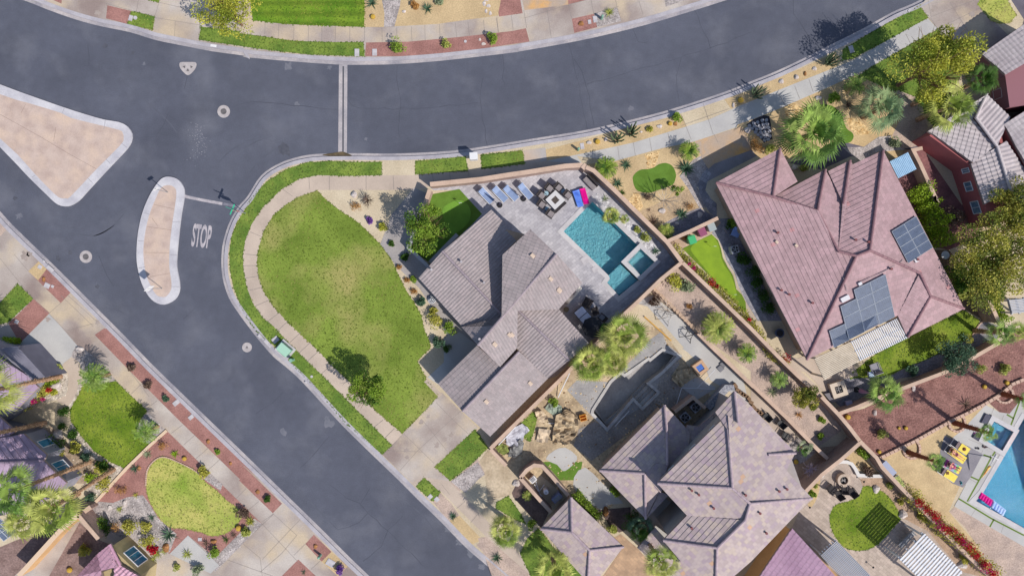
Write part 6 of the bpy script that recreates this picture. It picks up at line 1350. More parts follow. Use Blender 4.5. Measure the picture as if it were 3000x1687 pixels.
# ---------- street things ----------
STEEL = mat('cast_iron', D('#6f6b6c'), D('#5a5759'), 4, rough=.6)
COLLAR = mat('concrete_collar', D('#b5aeae'), D('#a19a9b'), 2, 4, .85, True, 9, .1)
WHITE = mat('white_paint', D('#d6d5d8'), rough=.5)
BLACK = mat('black_metal', D('#26262b'), rough=.5)
GREYM = mat('grey_metal', D('#8e9096'), rough=.45)
LIDM = mat('lid_concrete', D('#bdb9bd'), D('#aaa6aa'), 2, 4, .8)
def manhole(s, r, label, ri, tri=False):
    p = P1(s, .0); t = thing('manhole', label, 'manhole', (p.x, p.y, 0)); bm = bmesh.new(); cyl(bm, 0, 0, .0, .02, r, r, 32); bmo('collar', bm, COLLAR, t)
    bm = bmesh.new()
    if tri: bmesh.ops.create_cone(bm, cap_ends=True, segments=3, radius1=ri, radius2=ri, depth=.03, matrix=Matrix.Translation((0, 0, .02)) @ Matrix.Rotation(R(0), 4, 'Z'))
    else:
        cyl(bm, 0, 0, .015, .035, ri, ri, 24)
        for k in (.75, .5, .25): cyl(bm, 0, 0, .03, .035+.012*(1-k), ri*k, ri*k, 20)
    bmo('cover', bm, STEEL, t); return t
manhole('a1: 1583,790', .57, 'round manhole with pale collar beside the white speckled road', .27)
manhole('b1: 608,488', .56, 'round manhole in the road left of the long narrow island', .27)
manhole('b1: 1748,1128', .44, 'small round valve cover in the road near the green utility box', .15, True)
p = P1('a1: 1330,485', 0); t = thing('valve_cover', 'rounded triangular collar with three small valve lids in the road', 'manhole', (p.x, p.y, 0))
bm = bmesh.new(); pr = smooth([Vector((-.72, .5, 0)), Vector((.0, .56, 0)), Vector((.72, .5, 0)), Vector((.68, .0, 0)), Vector((.18, -.55, 0)), Vector((-.18, -.55, 0)), Vector((-.68, .0, 0))], 4); prism(bm, [(v.x, v.y) for v in pr], 0, .02); bmo('collar', bm, COLLAR, t)
for x, y in ((-.32, .12), (.32, .12), (0, -.18)):
    bm = bmesh.new(); bmesh.ops.create_cone(bm, cap_ends=True, segments=3, radius1=.15, radius2=.15, depth=.03, matrix=Matrix.Translation((x, y, .025)) @ Matrix.Rotation(x*2, 4, 'Z')); bmo('lid', bm, STEEL, t)
PAINT = mat('worn_road_paint', D('#b5aeb2'), D('#99949b'), 2, 5, .8, True, 10, .15)
for ch, px, py in (('S', 1376, 335), ('T', 1408, 338), ('O', 1442, 345), ('P', 1477, 352)):
    pass
cu = bpy.data.curves.new('stop_lettering', 'FONT'); cu.body = 'STOP'; cu.size = 1; cu.align_x = 'CENTER'; cu.align_y = 'CENTER'; cu.offset = .028; cu.space_character = 1.0
tmp = bpy.data.objects.new('t', cu); COL.objects.link(tmp); bpy.context.view_layer.update(); dg = bpy.context.evaluated_depsgraph_get(); me = bpy.data.meshes.new_from_object(tmp.evaluated_get(dg)); bpy.data.objects.remove(tmp)
xs = [v.co.x for v in me.vertices]; ys = [v.co.y for v in me.vertices]
for v in me.vertices: v.co.x = (v.co.x-(min(xs)+max(xs))/2)/(max(xs)-min(xs)); v.co.y = (v.co.y-(min(ys)+max(ys))/2)/(max(ys)-min(ys))
# elongated stencil letters, cut across the middle as stencils are
bm = bmesh.new(); bm.from_mesh(me)
c = P1('b1: 1427,342', .006)
bmesh.ops.transform(bm, matrix=Matrix.Translation((c.x, c.y, .006)) @ Matrix.Rotation(R(-7), 4, 'Z') @ Matrix.Diagonal((1.72, 2.12, 1, 1)), verts=bm.verts)
tag(bmo('stop_lettering', bm, PAINT), kind='structure')
sheet('stop_line', QW('b1: 1308,50 1400,72 1575,104 1572,124 1400,92 1306,72', 0), 0, PAINT, z=.006)
sheet('worn_stop_line', QW('b1: 1580,105 1690,125 1688,142 1577,124', 0), 0, mat('faded_road_paint', D('#7d7c87'), D('#6a6a76'), 3), z=.006)
def sign(s, h, label, dirv=0): pass
p = P1('b1: 1738,180'); t = thing('stop_sign', 'stop sign post with green street name blades at the kerb by the stop line', 'sign', (p.x, p.y, .13))
bm = bmesh.new(); bar(bm, (0, 0, 0), (0, 0, 3.1), .035, n=8); bmo('post', bm, GREYM, t)
A0 = R(-8)
def plate(nm, cx, cz, w_, h_, ang, m, th=.03, oct_=False, parent=None, dy=.0):
    bm = bmesh.new()
    if oct_: bmesh.ops.create_cone(bm, cap_ends=True, segments=8, radius1=w_/2/math.cos(R(22.5)), radius2=w_/2/math.cos(R(22.5)), depth=th, matrix=Matrix.Translation((0, 0, cz)) @ Matrix.Rotation(ang, 4, 'Z') @ Matrix.Translation((0, dy, 0)) @ Matrix.Rotation(R(90), 4, 'X') @ Matrix.Rotation(R(22.5), 4, 'Z'))
    else: box(bm, 0, dy, cz, w_, th, h_, 0, Matrix.Rotation(ang, 4, 'Z'))
    return bmo(nm, bm, m, parent)
REDS = mat('sign_red', D('#b0222a'), rough=.5); GRN = mat('street_sign_green', D('#2fae8c'), rough=.5)
stp = plate('stop_plate', 0, 2.35, .75, .75, A0, REDS, oct_=True, parent=t, dy=-.06)
plate('name_blade', 0, 2.95, .95, .2, A0+R(75), GRN, parent=t); plate('name_blade', 0, 3.18, .95, .2, A0-R(15), GRN, parent=t)
def fontmesh(txt, size, m, parent, M, nm='lettering'):
    cu = bpy.data.curves.new(nm, 'FONT'); cu.body = txt; cu.size = size; cu.align_x = 'CENTER'; cu.align_y = 'CENTER'; cu.extrude = .003
    ob = bpy.data.objects.new('t', cu); COL.objects.link(ob); bpy.context.view_layer.update(); me = bpy.data.meshes.new_from_object(ob.evaluated_get(bpy.context.evaluated_depsgraph_get())); bpy.data.objects.remove(ob); me.transform(M)
    return link(nm, me, m, parent)
fontmesh('STOP', .27, WHITE, stp, Matrix.Rotation(A0, 4, 'Z') @ Matrix.Translation((0, -.08, 2.35)) @ Matrix.Rotation(R(90), 4, 'X'))
p = P1('a1: 1190,1362'); t = thing('traffic_sign', 'thin sign post at the upper end of the long island', 'sign', (p.x, p.y, .14)); bm = bmesh.new(); bar(bm, (0, 0, 0), (0, 0, 2.3), .03, n=8); bmo('post', bm, GREYM, t); plate('plate', 0, 2.1, .5, .3, R(35), WHITE, parent=t)
p = P1('b1: 1148,712'); t = thing('traffic_sign', 'square white sign on a slanting-looking post at the lower end of the long island', 'sign', (p.x, p.y, .14)); bm = bmesh.new(); bar(bm, (0, 0, 0), (0, 0, 2.5), .03, n=8); bmo('post', bm, GREYM, t); plate('plate', 0, 2.2, .7, .75, R(40), WHITE, parent=t)
def lid(s, w_, l_, rz, label, m=LIDM, h=.03, name='utility_lid', cat='utility lid', round_=False):
    p = P1(s, .15); bm = bmesh.new()
    if round_: cyl(bm, 0, 0, 0, h, w_/2, w_/2, 20)
    else:
        box(bm, 0, 0, h/2, w_, l_, h)
        box(bm, 0, 0, h+.004, w_*.8, l_*.8, .008)
    o = bmo(name, bm, m); o.location = (p.x, p.y, .148); o.rotation_euler = (0, 0, rz); return tag(o, label, cat)
for s, w_, l_, a, lb in [('a1: 925,130', .35, .5, -15, 'pale meter lid at the end of the red gravel'), ('a2: 835,375', .42, .7, 0, 'upright pale lid in the verge left of the cross gutter'), ('a2: 960,372', .42, .62, 0, 'second pale lid beside the red gravel strip'),
    ('a3: 790,157', .28, .38, 10, 'small lid on the red gravel square'), ('a3: 830,138', .38, .58, 10, 'white lid between red and grey gravel'), ('a3: 738,1035', .35, .55, 8, 'white lid in the tan kerb bedding'), ('a4: 1118,78', .22, .18, 30, 'small white plate at the top right verge'),
    ('a4: 710,350', .4, .65, 18, 'grey metal lid under the tree shadow on the verge'), ('b2: 258,1075', .6, .5, 38, 'pale slab lid above the green transformer'), ('b2: 205,1100', .3, .85, 45, 'long white kerb slab beside the green transformer'), ('b2: 148,1050', .28, .36, 45, 'small white kerb square near the green transformer'),
    ('b1: 355,572', .7, .35, -42, 'white slab on the kerb of the left verge'), ('b1: 310,522', .22, .22, -42, 'tiny white kerb square on the left verge'), ('b1: 333,692', .5, .45, -25, 'white lid on the left red gravel verge'), ('b1: 372,698', .25, .25, -25, 'small lid next to the white one on the left verge'),
    ('b1: 118,948', .35, .35, -30, 'pale lid in the sandy corner by the left lawn'), ('b1: 283,560', .35, .35, -30, 'tan lid in the sandy kerb patch'), ('c1: 1248,222', .4, .65, -50, 'grey slab in the red kerb strip'), ('c1: 1352,325', .35, .5, -50, 'second grey slab lower in the red kerb strip'),
    ('c1: 1415,1188', .35, .3, 0, 'pink square slab on the red gravel'), ('c2: 1352,888', .35, .45, -45, 'left lid in the small verge by the driveway'), ('c2: 1400,905', .4, .4, -45, 'right lid in the small verge by the driveway'), ('c2: 648,1355', .75, .6, -30, 'white slab in the sand bed at the bottom'),
    ('c2: 475,78', .2, .2, -40, 'small white kerb plate beside the long verge'), ('d1: 1605,1215', .62, .62, 40, 'square skimmer lid on the pool deck'), ('d1: 1750,1345', .5, .5, 40, 'second skimmer lid lower on the pool deck'), ('b4: 0,0', 0, 0, 0, None)]:
    if lb: lid(s, w_, l_, R(a), lb)
for s, d_, lb in [('a1: 958,128', .35, 'round pale lid in the grass at the end of the red gravel'), ('c2: 515,38', .24, 'round sprinkler valve lid in the long verge'), ('a2: 1602,295', .26, 'round white lid in the red gravel strip')]: lid(s, d_, d_, 0, lb, round_=True)
for i, s in enumerate(('a2: 1705,285', 'a2: 1732,315', 'a2: 1735,30', 'a2: 1765,47', 'a2: 1748,84', 'a2: 1780,100', 'a2: 1750,2')):
    p = P1(s, .15); rock(s, .16, 'pale stepping stone on the gravel near the top drive', ROCKW, 'stepping stones near the top drive', .25, 'stepping_stone', 'stepping stone')
lid('a1: 1510,325', .55, .22, R(-8), 'white address plate on the kerb below the yellow tree', WHITE, .01, 'address_plate', 'plate')
# mailbox pedestal at the far kerb, green transformer
p = W(q('a2: 1660,1105')[0], 1.3); t = thing('mailbox_cabinet', 'tall white cabinet standing at the kerb between two verges', 'mailbox', (p.x, p.y, .13), R(4))
bm = bmesh.new(); box(bm, 0, 0, .95, .72, .62, .85); bmesh.ops.bevel(bm, geom=bm.edges[:], offset=.03, segments=2, affect='EDGES'); bmo('cabinet', bm, WHITE, t)
bm = bmesh.new(); box(bm, 0, 0, .27, .25, .25, .54); bmo('pedestal', bm, GREYM, t)
bm = bmesh.new(); box(bm, 0, -.315, 1.0, .6, .02, .66); bmo('door', bm, mat('white_door', D('#c6c6cb')), t)
p = P1('b2: 330,1143'); t = thing('transformer_box', 'green electrical transformer box on a concrete pad in the verge', 'utility box', (p.x, p.y, .13), R(-40))
bm = bmesh.new(); box(bm, 0, 0, .05, 1.5, 1.25, .12); bmo('pad', bm, LIDM, t)
GT = mat('transformer_green', D('#7fa894'), D('#6f9884'), 2, rough=.5)
bm = bmesh.new(); box(bm, .05, .12, .45, 1.05, .7, .8); bmesh.ops.bevel(bm, geom=bm.edges[:], offset=.03, segments=2, affect='EDGES'); bmo('cabinet', bm, GT, t)
bm = bmesh.new(); box(bm, .05, .12, .88, 1.12, .78, .06); bmo('lid', bm, mat('transformer_lid', D('#9cc2ae')), t)
bm = bmesh.new(); box(bm, .05, -.32, .3, .9, .2, .45); bmo('door', bm, GT, t)
p = P1('b2: 385,1215'); bm = bmesh.new(); cyl(bm, 0, 0, 0, .7, .15, .12, 12); cyl(bm, 0, 0, .68, .75, .16, .16, 12); o = bmo('cable_post', bm, GT); o.location = (p.x, p.y, .13); tag(o, 'short pale green cable post beside the transformer', 'utility post')
for s, lb, c_ in [('a3: 875,135', 'pale green dome bollard in the grey gravel square', GT), ('a3: 708,1062', 'pale green dome bollard in the tan kerb bedding', GT), ('c2: 578,1298', 'pale green dome bollard in the bottom verge', GT)]:
    p = P1(s); bm = bmesh.new(); cyl(bm, 0, 0, 0, .7, .13, .11, 12); bmesh.ops.create_uvsphere(bm, u_segments=12, v_segments=6, radius=.115, matrix=Matrix.Translation((0, 0, .7))); o = bmo('bollard', bm, c_); o.location = (p.x, p.y, .13); tag(o, lb, 'bollard')
# ---------- patio of the main house ----------
BLUEF = mat('blue_sling', D('#8496b8'), D('#788aae'), 3, rough=.7); DARKW = mat('dark_wicker', D('#3b3638'), D('#2b282b'), 9, rough=.8); CUSH = mat('grey_cushion', D('#8d8688'), D('#7f787b'), 4)
YEL = mat('yellow_towel', D('#e6d263'), D('#dbc655'), 4); TAUPE = mat('taupe_sling', D('#6d6066'), D('#5f5359'), 4)
def lounger(label, head, foot, z=.13, m=BLUEF, fr=WHITE, w_=.64, group=None, back=R(38), tow=None, bl=.62):
    a, b = P1(head, .45), P1(foot, .35); d = b-a; d.z = 0; L_ = d.length; ang = math.atan2(d.y, d.x); t = thing('sun_lounger', label, 'sun lounger', (a.x, a.y, .14), ang, group)
    bm = bmesh.new()
    for s_ in (-1, 1): box(bm, L_/2, s_*w_/2, .3, L_, .05, .06)
    for x in (.02, L_-.02): box(bm, x, 0, .3, .05, w_, .06)
    bmo('frame', bm, fr, t)
    for x in (.15, L_-.15):
        for s_ in (-1, 1): bm = bmesh.new(); box(bm, x, s_*(w_/2-.02), .14, .05, .05, .28); bmo('leg', bm, fr, t)
    bm = bmesh.new(); box(bm, bl+(L_-bl)/2, 0, .34, L_-bl, w_-.06, .04); bmo('seat', bm, m, t)
    bm = bmesh.new(); ln = bl; M = Matrix.Translation((bl, 0, .34)) @ Matrix.Rotation(back, 4, 'Y') @ Matrix.Translation((-ln/2, 0, 0)); box(bm, 0, 0, 0, ln, w_-.06, .04, 0, M); bmo('backrest', bm, m, t)
    return t, L_, ang, a
for lb, hd, ft in (('leftmost blue sun lounger with a dark umbrella shadow across it', 'd1: 122,212', 'd1: 300,398'), ('second blue sun lounger from the left by the long wall', 'd1: 312,188', 'd1: 495,375'), ('third blue sun lounger from the left by the long wall', 'd1: 470,175', 'd1: 648,360'), ('rightmost blue sun lounger next to the wicker chairs', 'd1: 678,143', 'd1: 850,338')):
    lounger(lb, hd, ft, group='blue sun loungers by the wall')
def closed_umbrella(s, h, label, m, r=.13, z0=1.0, base=.26, top=None):
    p = P1(s); t = thing('closed_umbrella', label, 'umbrella', (p.x, p.y, .14)); bm = bmesh.new(); cyl(bm, 0, 0, 0, .1, base, base*.9, 20); bmo('base', bm, BLACK, t)
    bm = bmesh.new(); bar(bm, (0, 0, 0), (0, 0, h), .025, n=8); bmo('pole', bm, GREYM, t)
    bm = bmesh.new()
    for i in range(8): a = i*6.283/8; bar(bm, (math.cos(a)*r*.5, math.sin(a)*r*.5, z0), (0, 0, h), r*.6, .02, 6)
    bmo('folded_canopy', bm, m, t); return t
DKB = mat('navy_canvas', D('#3c3a52'), D('#2f2d42'), 4)
closed_umbrella('d1: 405,440', 2.3, 'closed dark umbrella standing below the leftmost lounger', DKB)
closed_umbrella('d1: 740,350', 2.3, 'closed dark umbrella standing between the two right loungers', DKB)
def chair(label, s, ang, group=None, m=DARKW, c=CUSH, w_=.62, name='patio_chair', seat=.36, sc=1):
    p = P1(s, .45); t = thing(name, label, 'chair', (p.x, p.y, .14), ang, group)
    bm = bmesh.new(); box(bm, 0, 0, seat, w_, w_, .06); bmo('seat', bm, m, t)
    bm = bmesh.new(); M = Matrix.Translation((0, w_/2-.02, seat)) @ Matrix.Rotation(R(-18), 4, 'X'); box(bm, 0, 0, .24, w_, .05, .5, 0, M); bmo('backrest', bm, m, t)
    for s_ in (-1, 1):
        bm = bmesh.new(); bar(bm, (s_*w_/2, -w_/2, seat+.2), (s_*w_/2, w_/2, seat+.24), .03); bar(bm, (s_*w_/2, -w_/2, 0), (s_*w_/2, -w_/2, seat+.2), .025); bmo('armrest', bm, m, t)
        bm = bmesh.new(); bar(bm, (s_*(w_/2-.03), w_/2-.05, 0), (s_*(w_/2-.03), w_/2-.05, seat), .025); bmo('leg', bm, m, t)
    if c: bm = bmesh.new(); box(bm, 0, -.02, seat+.07, w_*.82, w_*.82, .09); bmesh.ops.bevel(bm, geom=bm.edges[:], offset=.03, segments=2, affect='EDGES'); bmo('cushion', bm, c, t)
    return t
g = 'wicker chairs round the fire table'
for lb, s, a in (('wicker chair nearest the rightmost blue lounger', 'd1: 1000,305', 52), ('upper wicker chair left of the fire table', 'd1: 1110,205', 52), ('wicker chair at the top right of the fire table', 'd1: 1240,195', 48), ('wicker chair beside the pool floats', 'd1: 1370,300', 48), ('left wicker chair below the fire table', 'd1: 1000,435', 55), ('lowest wicker chair below the fire table', 'd1: 1125,565', 55)):
    chair(lb, s, R(a), g)
for lb, s in (('round blue-grey side table left of the fire table', 'd1: 1065,275'), ('round blue-grey side table right of the fire table', 'd1: 1308,250'), ('lowest round blue-grey side table', 'd1: 1075,495')):
    p = P1(s, .5); t = thing('side_table', lb, 'table', (p.x, p.y, .14), 0, 'round side tables'); bm = bmesh.new(); cyl(bm, 0, 0, .46, .5, .2, .2, 24); bmo('table_top', bm, mat('side_table_blue', D('#93aebb')), t); bm = bmesh.new(); cyl(bm, 0, 0, 0, .46, .12, .05, 10); bmo('leg', bm, BLACK, t)
p = P1('d1: 1190,370', .45); t = thing('fire_table', 'square pale fire table with dark lava centre among wicker chairs', 'fire pit', (p.x, p.y, .14), R(43))
bm = bmesh.new(); box(bm, 0, 0, .2, 1.2, 1.2, .4); bmo('base', bm, COPE, t); bm = bmesh.new()
for x, y, a, b in ((0, .45, 1.25, .35), (0, -.45, 1.25, .35), (.45, 0, .35, .55), (-.45, 0, .35, .55)): box(bm, x, y, .43, a, b, .08)
bmo('table_top', bm, mat('pale_top', D('#c3c2c4')), t); bm = bmesh.new(); box(bm, 0, 0, .42, .56, .56, .05); bmo('lava_rock', bm, mat('lava_rock', D('#5e5450'), D('#3f3936'), 12, bump=1), t)
for lb, s, L_ in (('dark bench at the upper left side of the fire table', 'd1: 1100,308', 1.0), ('dark bench at the lower right side of the fire table', 'd1: 1262,468', 1.3)):
    p = P1(s, .4); t = thing('bench', lb, 'bench', (p.x, p.y, .14), R(43), 'dark benches at the fire table'); bm = bmesh.new(); box(bm, 0, 0, .38, L_, .3, .07); bmo('seat', bm, DARKW, t)
    for x in (-1, 1): bm = bmesh.new(); box(bm, x*(L_/2-.1), 0, .17, .08, .26, .34); bmo('leg', bm, BLACK, t)
p = P1('d1: 1682,125', .7); t = thing('garden_bench', 'long grey cushioned bench in the wall corner of the patio', 'bench', (p.x, p.y, .14), R(-47)); bm = bmesh.new(); box(bm, 0, 0, .25, 1.35, .5, .45); bmesh.ops.bevel(bm, geom=bm.edges[:], offset=.04, segments=2, affect='EDGES'); bmo('seat', bm, CUSH, t)
bm = bmesh.new(); box(bm, 0, .3, .5, 1.4, .12, .95); bmo('backrest', bm, DARKW, t)
def floatmat(label, corners, z, m, ribs=6, th=.09, name='pool_float'):
    P = [W(x, z) for x in q(corners)]; t = None; bm = bmesh.new(); n = ribs
    for i in range(n):
        f = (i+.5)/n; a = P[0].lerp(P[1], f); b = P[3].lerp(P[2], f); w_ = (P[1]-P[0]).length/n*.56
        M = Matrix.Translation((a+b)/2) @ (b-a).to_track_quat('Z', 'Y').to_matrix().to_4x4(); bmesh.ops.create_cone(bm, cap_ends=True, segments=10, radius1=w_, radius2=w_, depth=(b-a).length, matrix=M)
    pil = P[0].lerp(P[3], .08); bar(bm, P[0], P[1], th, n=8)
    return tag(bmo(name, bm, m, sm=False), label, 'pool float')
MAG = mat('magenta_vinyl', D('#e01490'), D('#c50f80'), 3, rough=.3); BLV = mat('blue_vinyl', D('#6f96e8'), D('#4f74d0'), 2, rough=.3); PBV = mat('pale_blue_vinyl', D('#8fb4ee'), D('#c4d4f2'), 3, rough=.3)
floatmat('blue inflatable mat lying on the paving by the pool corner', 'd1: 1435,255 1530,225 1590,455 1510,470', .35, BLV)
floatmat('magenta inflatable mat overlapping the blue one by the pool corner', 'd1: 1535,220 1615,205 1675,420 1595,430', .42, MAG)
floatmat('magenta pool mat floating in the large pool', 'c4: 1625,858 1706,915 1690,955 1605,890', .12, MAG, 5)
floatmat('blue and white pool mat floating beside the magenta one', 'c4: 1712,915 1800,985 1780,1022 1695,958', .12, PBV, 5)
# grill corner
p = P1('d3: 425,500', .75); t = thing('dining_table', 'dark outdoor table with two white top panels beside the tiled eave', 'table', (p.x, p.y, .14), R(-50)); 
for x in (-.36, .36): bm = bmesh.new(); box(bm, x, 0, .74, .66, .95, .04); bmo('table_top', bm, mat('white_glass_top', D('#b9c3dc'), D('#d0d4e4'), 3, rough=.3), t)
bm = bmesh.new(); box(bm, 0, 0, .69, 1.5, 1.02, .05); bmo('frame', bm, BLACK, t)
for x in (-.65, .65):
    for y in (-.42, .42): bm = bmesh.new(); bar(bm, (x, y, 0), (x, y, .7), .03); bmo('leg', bm, BLACK, t)
for lb, s, a in (('black wicker armchair above the white-topped table', 'd3: 490,315', 150), ('black chair right of the white-topped table', 'd3: 590,430', 200), ('black chair with pale cushion at the wall shadow', 'd3: 695,530', 230)): chair(lb, s, R(a), 'black chairs round the white-topped table', c=mat('pale_cushion', D('#8a8c98')) if 'pale' in lb else None, w_=.75 if 'armchair' in lb else .55)
p = P1('d3: 560,670', 2.2); t = thing('dark_parasol', 'open black parasol in the shade next to the palm clump', 'umbrella', (p.x, p.y, .14)); bm = bmesh.new(); bmesh.ops.create_cone(bm, cap_ends=False, segments=8, radius1=.95, radius2=.03, depth=.4, matrix=Matrix.Translation((0, 0, 2.2))); bmo('canopy', bm, mat('black_canvas', D('#2b2d36'), D('#23252c'), 2), t); bm = bmesh.new(); bar(bm, (0, 0, 0), (0, 0, 2.45), .03); bmo('pole', bm, BLACK, t)
p = P1('d3: 187,415', .3); t = thing('fire_bowl', 'small round bronze fire bowl beside the tiled roof corner', 'fire bowl', (p.x, p.y, .14)); bm = bmesh.new(); cyl(bm, 0, 0, .1, .35, .12, .24, 20); bmo('bowl', bm, mat('bronze', D('#6a6252')), t); bm = bmesh.new(); cyl(bm, 0, 0, 0, .1, .15, .15, 12); bmo('base', bm, BLACK, t)
p = P1('d3: 290,210', .5); t = thing('curved_sofa', 'curved white outdoor sofa under the tiled eave', 'sofa', (p.x, p.y, .14), R(48)); bm = bmesh.new(); box(bm, 0, 0, .25, 1.9, .45, .4); bmesh.ops.bevel(bm, geom=bm.edges[:], offset=.06, segments=2, affect='EDGES'); bmo('seat', bm, mat('cream_cushion', D('#cfc9c0')), t); bm = bmesh.new(); box(bm, .2, .1, .5, .4, .25, .15); bmo('cushion', bm, CUSH, t)
p = P1('b2: 1365,790', .3); t = thing('round_fountain', 'round fountain of concentric pale rings in the shaded gravel', 'fountain', (p.x, p.y, .14))
for r, z in ((.36, .2), (.24, .35), (.12, .5)):
    bm = bmesh.new(); bmesh.ops.create_circle(bm, segments=32, radius=r); o = bm
    V = []; Fc = []
    bm.free(); n = 32
    for i in range(n):
        a = i*6.283185/n; V += [(math.cos(a)*r, math.sin(a)*r, 0), (math.cos(a)*r, math.sin(a)*r, z), (math.cos(a)*(r-.045), math.sin(a)*(r-.045), z), (math.cos(a)*(r-.045), math.sin(a)*(r-.045), z-.08)]
    for i in range(n):
        j = (i+1) % n
        for k in range(3): Fc.append((4*i+k, 4*j+k, 4*j+k+1, 4*i+k+1))
    mesh('basin_ring', V, Fc, mat('fountain_white', D('#cfd2da')), t)
bm = bmesh.new(); cyl(bm, 0, 0, 0, .12, .33, .33, 24); bmo('core', bm, BLACK, t)
def flag(s, label):
    p = P1(s); t = thing('golf_flag', label, 'flag', (p.x, p.y, .16)); bm = bmesh.new(); bar(bm, (0, 0, 0), (0, 0, .9), .012); bmo('pole', bm, WHITE, t); bm = bmesh.new(); box(bm, .12, 0, .8, .24, .02, .16); bmo('pennant', bm, WHITE, t)
flag('d4: 690,402', 'upper golf flag on the putting green'); flag('d4: 975,1075', 'lower golf flag on the putting green'); flag('b2: 1562,115', 'golf flag on the backyard turf of the grey tiled house')
def bin_(s, rz, label, m):
    p = P1(s, .9); t = thing('wheelie_bin', label, 'bin', (p.x, p.y, .14), R(rz)); bm = bmesh.new(); bmesh.ops.create_cone(bm, cap_ends=True, segments=4, radius1=.36, radius2=.46, depth=.95, matrix=Matrix.Translation((0, 0, .52)) @ Matrix.Rotation(R(45), 4, 'Z')); bmo('body', bm, m, t)
    bm = bmesh.new(); box(bm, 0, 0, 1.03, .68, .74, .07); bmesh.ops.bevel(bm, geom=bm.edges[:], offset=.03, segments=2, affect='EDGES'); bmo('lid', bm, m, t); bm = bmesh.new(); bar(bm, (-.28, .42, .98), (.28, .42, .98), .03); bmo('handle', bm, m, t)
    for x in (-1, 1): bm = bmesh.new(); bmesh.ops.create_cone(bm, cap_ends=True, segments=12, radius1=.11, radius2=.11, depth=.06, matrix=Matrix.Translation((x*.28, .34, .11)) @ Matrix.Rotation(R(90), 4, 'Y')); bmo('wheel', bm, BLACK, t)
bin_('d4: 415,305', 20, 'green wheelie bin beside the putting green', mat('bin_green', D('#3fa46c'), rough=.5)); bin_('d4: 558,195', 25, 'maroon wheelie bin in the middle', mat('bin_maroon', D('#8a4a68'), rough=.5)); bin_('d4: 690,125', 22, 'grey wheelie bin at the paver path', mat('bin_grey', D('#9aa3a6'), rough=.5))
chair('slatted blue chair under the pink eave', 'd4: 1030,205', R(-20), m=mat('blue_slats', D('#8fa6d8')), c=None)
def ac(s, label, rz=40, a=.8):
    p = W(q(s)[0], .8); t = thing('air_conditioner', label, 'air conditioner', (p.x, p.y, .14), R(rz)); bm = bmesh.new(); box(bm, 0, 0, .4, a, a, .8); bmesh.ops.bevel(bm, geom=bm.edges[:], offset=.04, segments=2, affect='EDGES'); bmo('casing', bm, mat('ac_grey', D('#a9abb2'), rough=.5), t)
    bm = bmesh.new(); cyl(bm, 0, 0, .79, .82, a*.42, a*.42, 28); bmo('fan_well', bm, BLACK, t); bm = bmesh.new()
    for k in range(5): a_ = k*6.283/5; bar(bm, (0, 0, .83), (math.cos(a_)*a*.38, math.sin(a_)*a*.38, .83), .03, .05, 4)
    cyl(bm, 0, 0, .82, .86, a*.1, a*.1, 12); bmo('fan', bm, GREYM, t)
ac('e1: 1280,555', 'right air conditioner in the walled roof recess'); ac('e1: 1180,650', 'left air conditioner in the walled roof recess'); ac('d4: 1025,440', 'pale air conditioner on the shaded side path', 15, .7)
gw('short brick screen round the two air conditioners', 'e1: 1085,600 1258,465 1375,565', 1.6, .18)
p = P1('b4: 1372,597', 1.5); t = thing('garden_lamp', 'white round dish fixture beyond the east eave below the hedge', 'lamp', (p.x, p.y, .13)); bm = bmesh.new(); cyl(bm, 0, 0, 1.3, 1.45, .2, .36, 28); bmo('dish', bm, WHITE, t); bm = bmesh.new(); bar(bm, (0, 0, 0), (0, 0, 1.3), .04); bmo('pole', bm, GREYM, t)
p = P1('b4: 200,1148', .5); t = thing('round_planter', 'large dark round urn beside the pink house', 'planter', (p.x, p.y, .13)); bm = bmesh.new(); cyl(bm, 0, 0, 0, .5, .28, .42, 24); bmo('urn', bm, mat('glazed_urn', D('#4c566c'), rough=.3), t); bm = bmesh.new(); cyl(bm, 0, 0, .49, .52, .3, .3, 20); bmo('water', bm, BLACK, t)
# ---------- pergolas ----------
def pergola(label, s, z, n, m, sw=.09, along01=True, posts=True, roofm=None, purl=3, th=.1, name='pergola'):
    P = [W(x, z) for x in q(s)]; o0 = P[0]; t = thing(name, label, 'pergola', (o0.x, o0.y, .14)); P = [p-Vector((o0.x, o0.y, 0)) for p in P]
    A, B, C_, E = P
    bm = bmesh.new()
    for i in range(n):
        f = (i+.5)/n
        if along01: a, b = A.lerp(E, f), B.lerp(C_, f)
        else: a, b = A.lerp(B, f), E.lerp(C_, f)
        d = b-a; box(bm, *((a+b)/2), d.length, sw, th, math.atan2(d.y, d.x))
    bmo('slats', bm, m, t)
    for k in range(purl):
        f = .04+.92*k/(purl-1); bm = bmesh.new()
        if along01: a, b = A.lerp(B, f), E.lerp(C_, f)
        else: a, b = A.lerp(E, f), B.lerp(C_, f)
        d = b-a; box(bm, (a.x+b.x)/2, (a.y+b.y)/2, z-th-.05, d.length+.2, .1, .16, math.atan2(d.y, d.x)); bmo('beam', bm, m, t)
    if posts:
        for p in (A.lerp(C_, .06), B.lerp(E, .06), C_.lerp(A, .06), E.lerp(B, .06)): bm = bmesh.new(); box(bm, p.x, p.y, z/2-.1, .14, .14, z-.1); bmo('post', bm, m, t)
    return t
CREAM = mat('cream_slats', D('#cfc2b0'), D('#bfb2a0'), 2); WSL = mat('white_slats', D('#dcdde2'), D('#cfd0d6'), 2)
pergola('tan slatted pergola at the lower corner of the pink tiled house', 'f4: 335,190 620,57 697,210 415,357', 2.7, 14, CREAM, .1)
pergola('white slatted pergola attached below the solar panels', 'f4: 625,55 880,-75 1000,-75 1092,0'.replace('880,-75 1000,-75 1092,0', '1012,-140 1095,20 700,210'), 2.8, 26, WSL, .085, False)
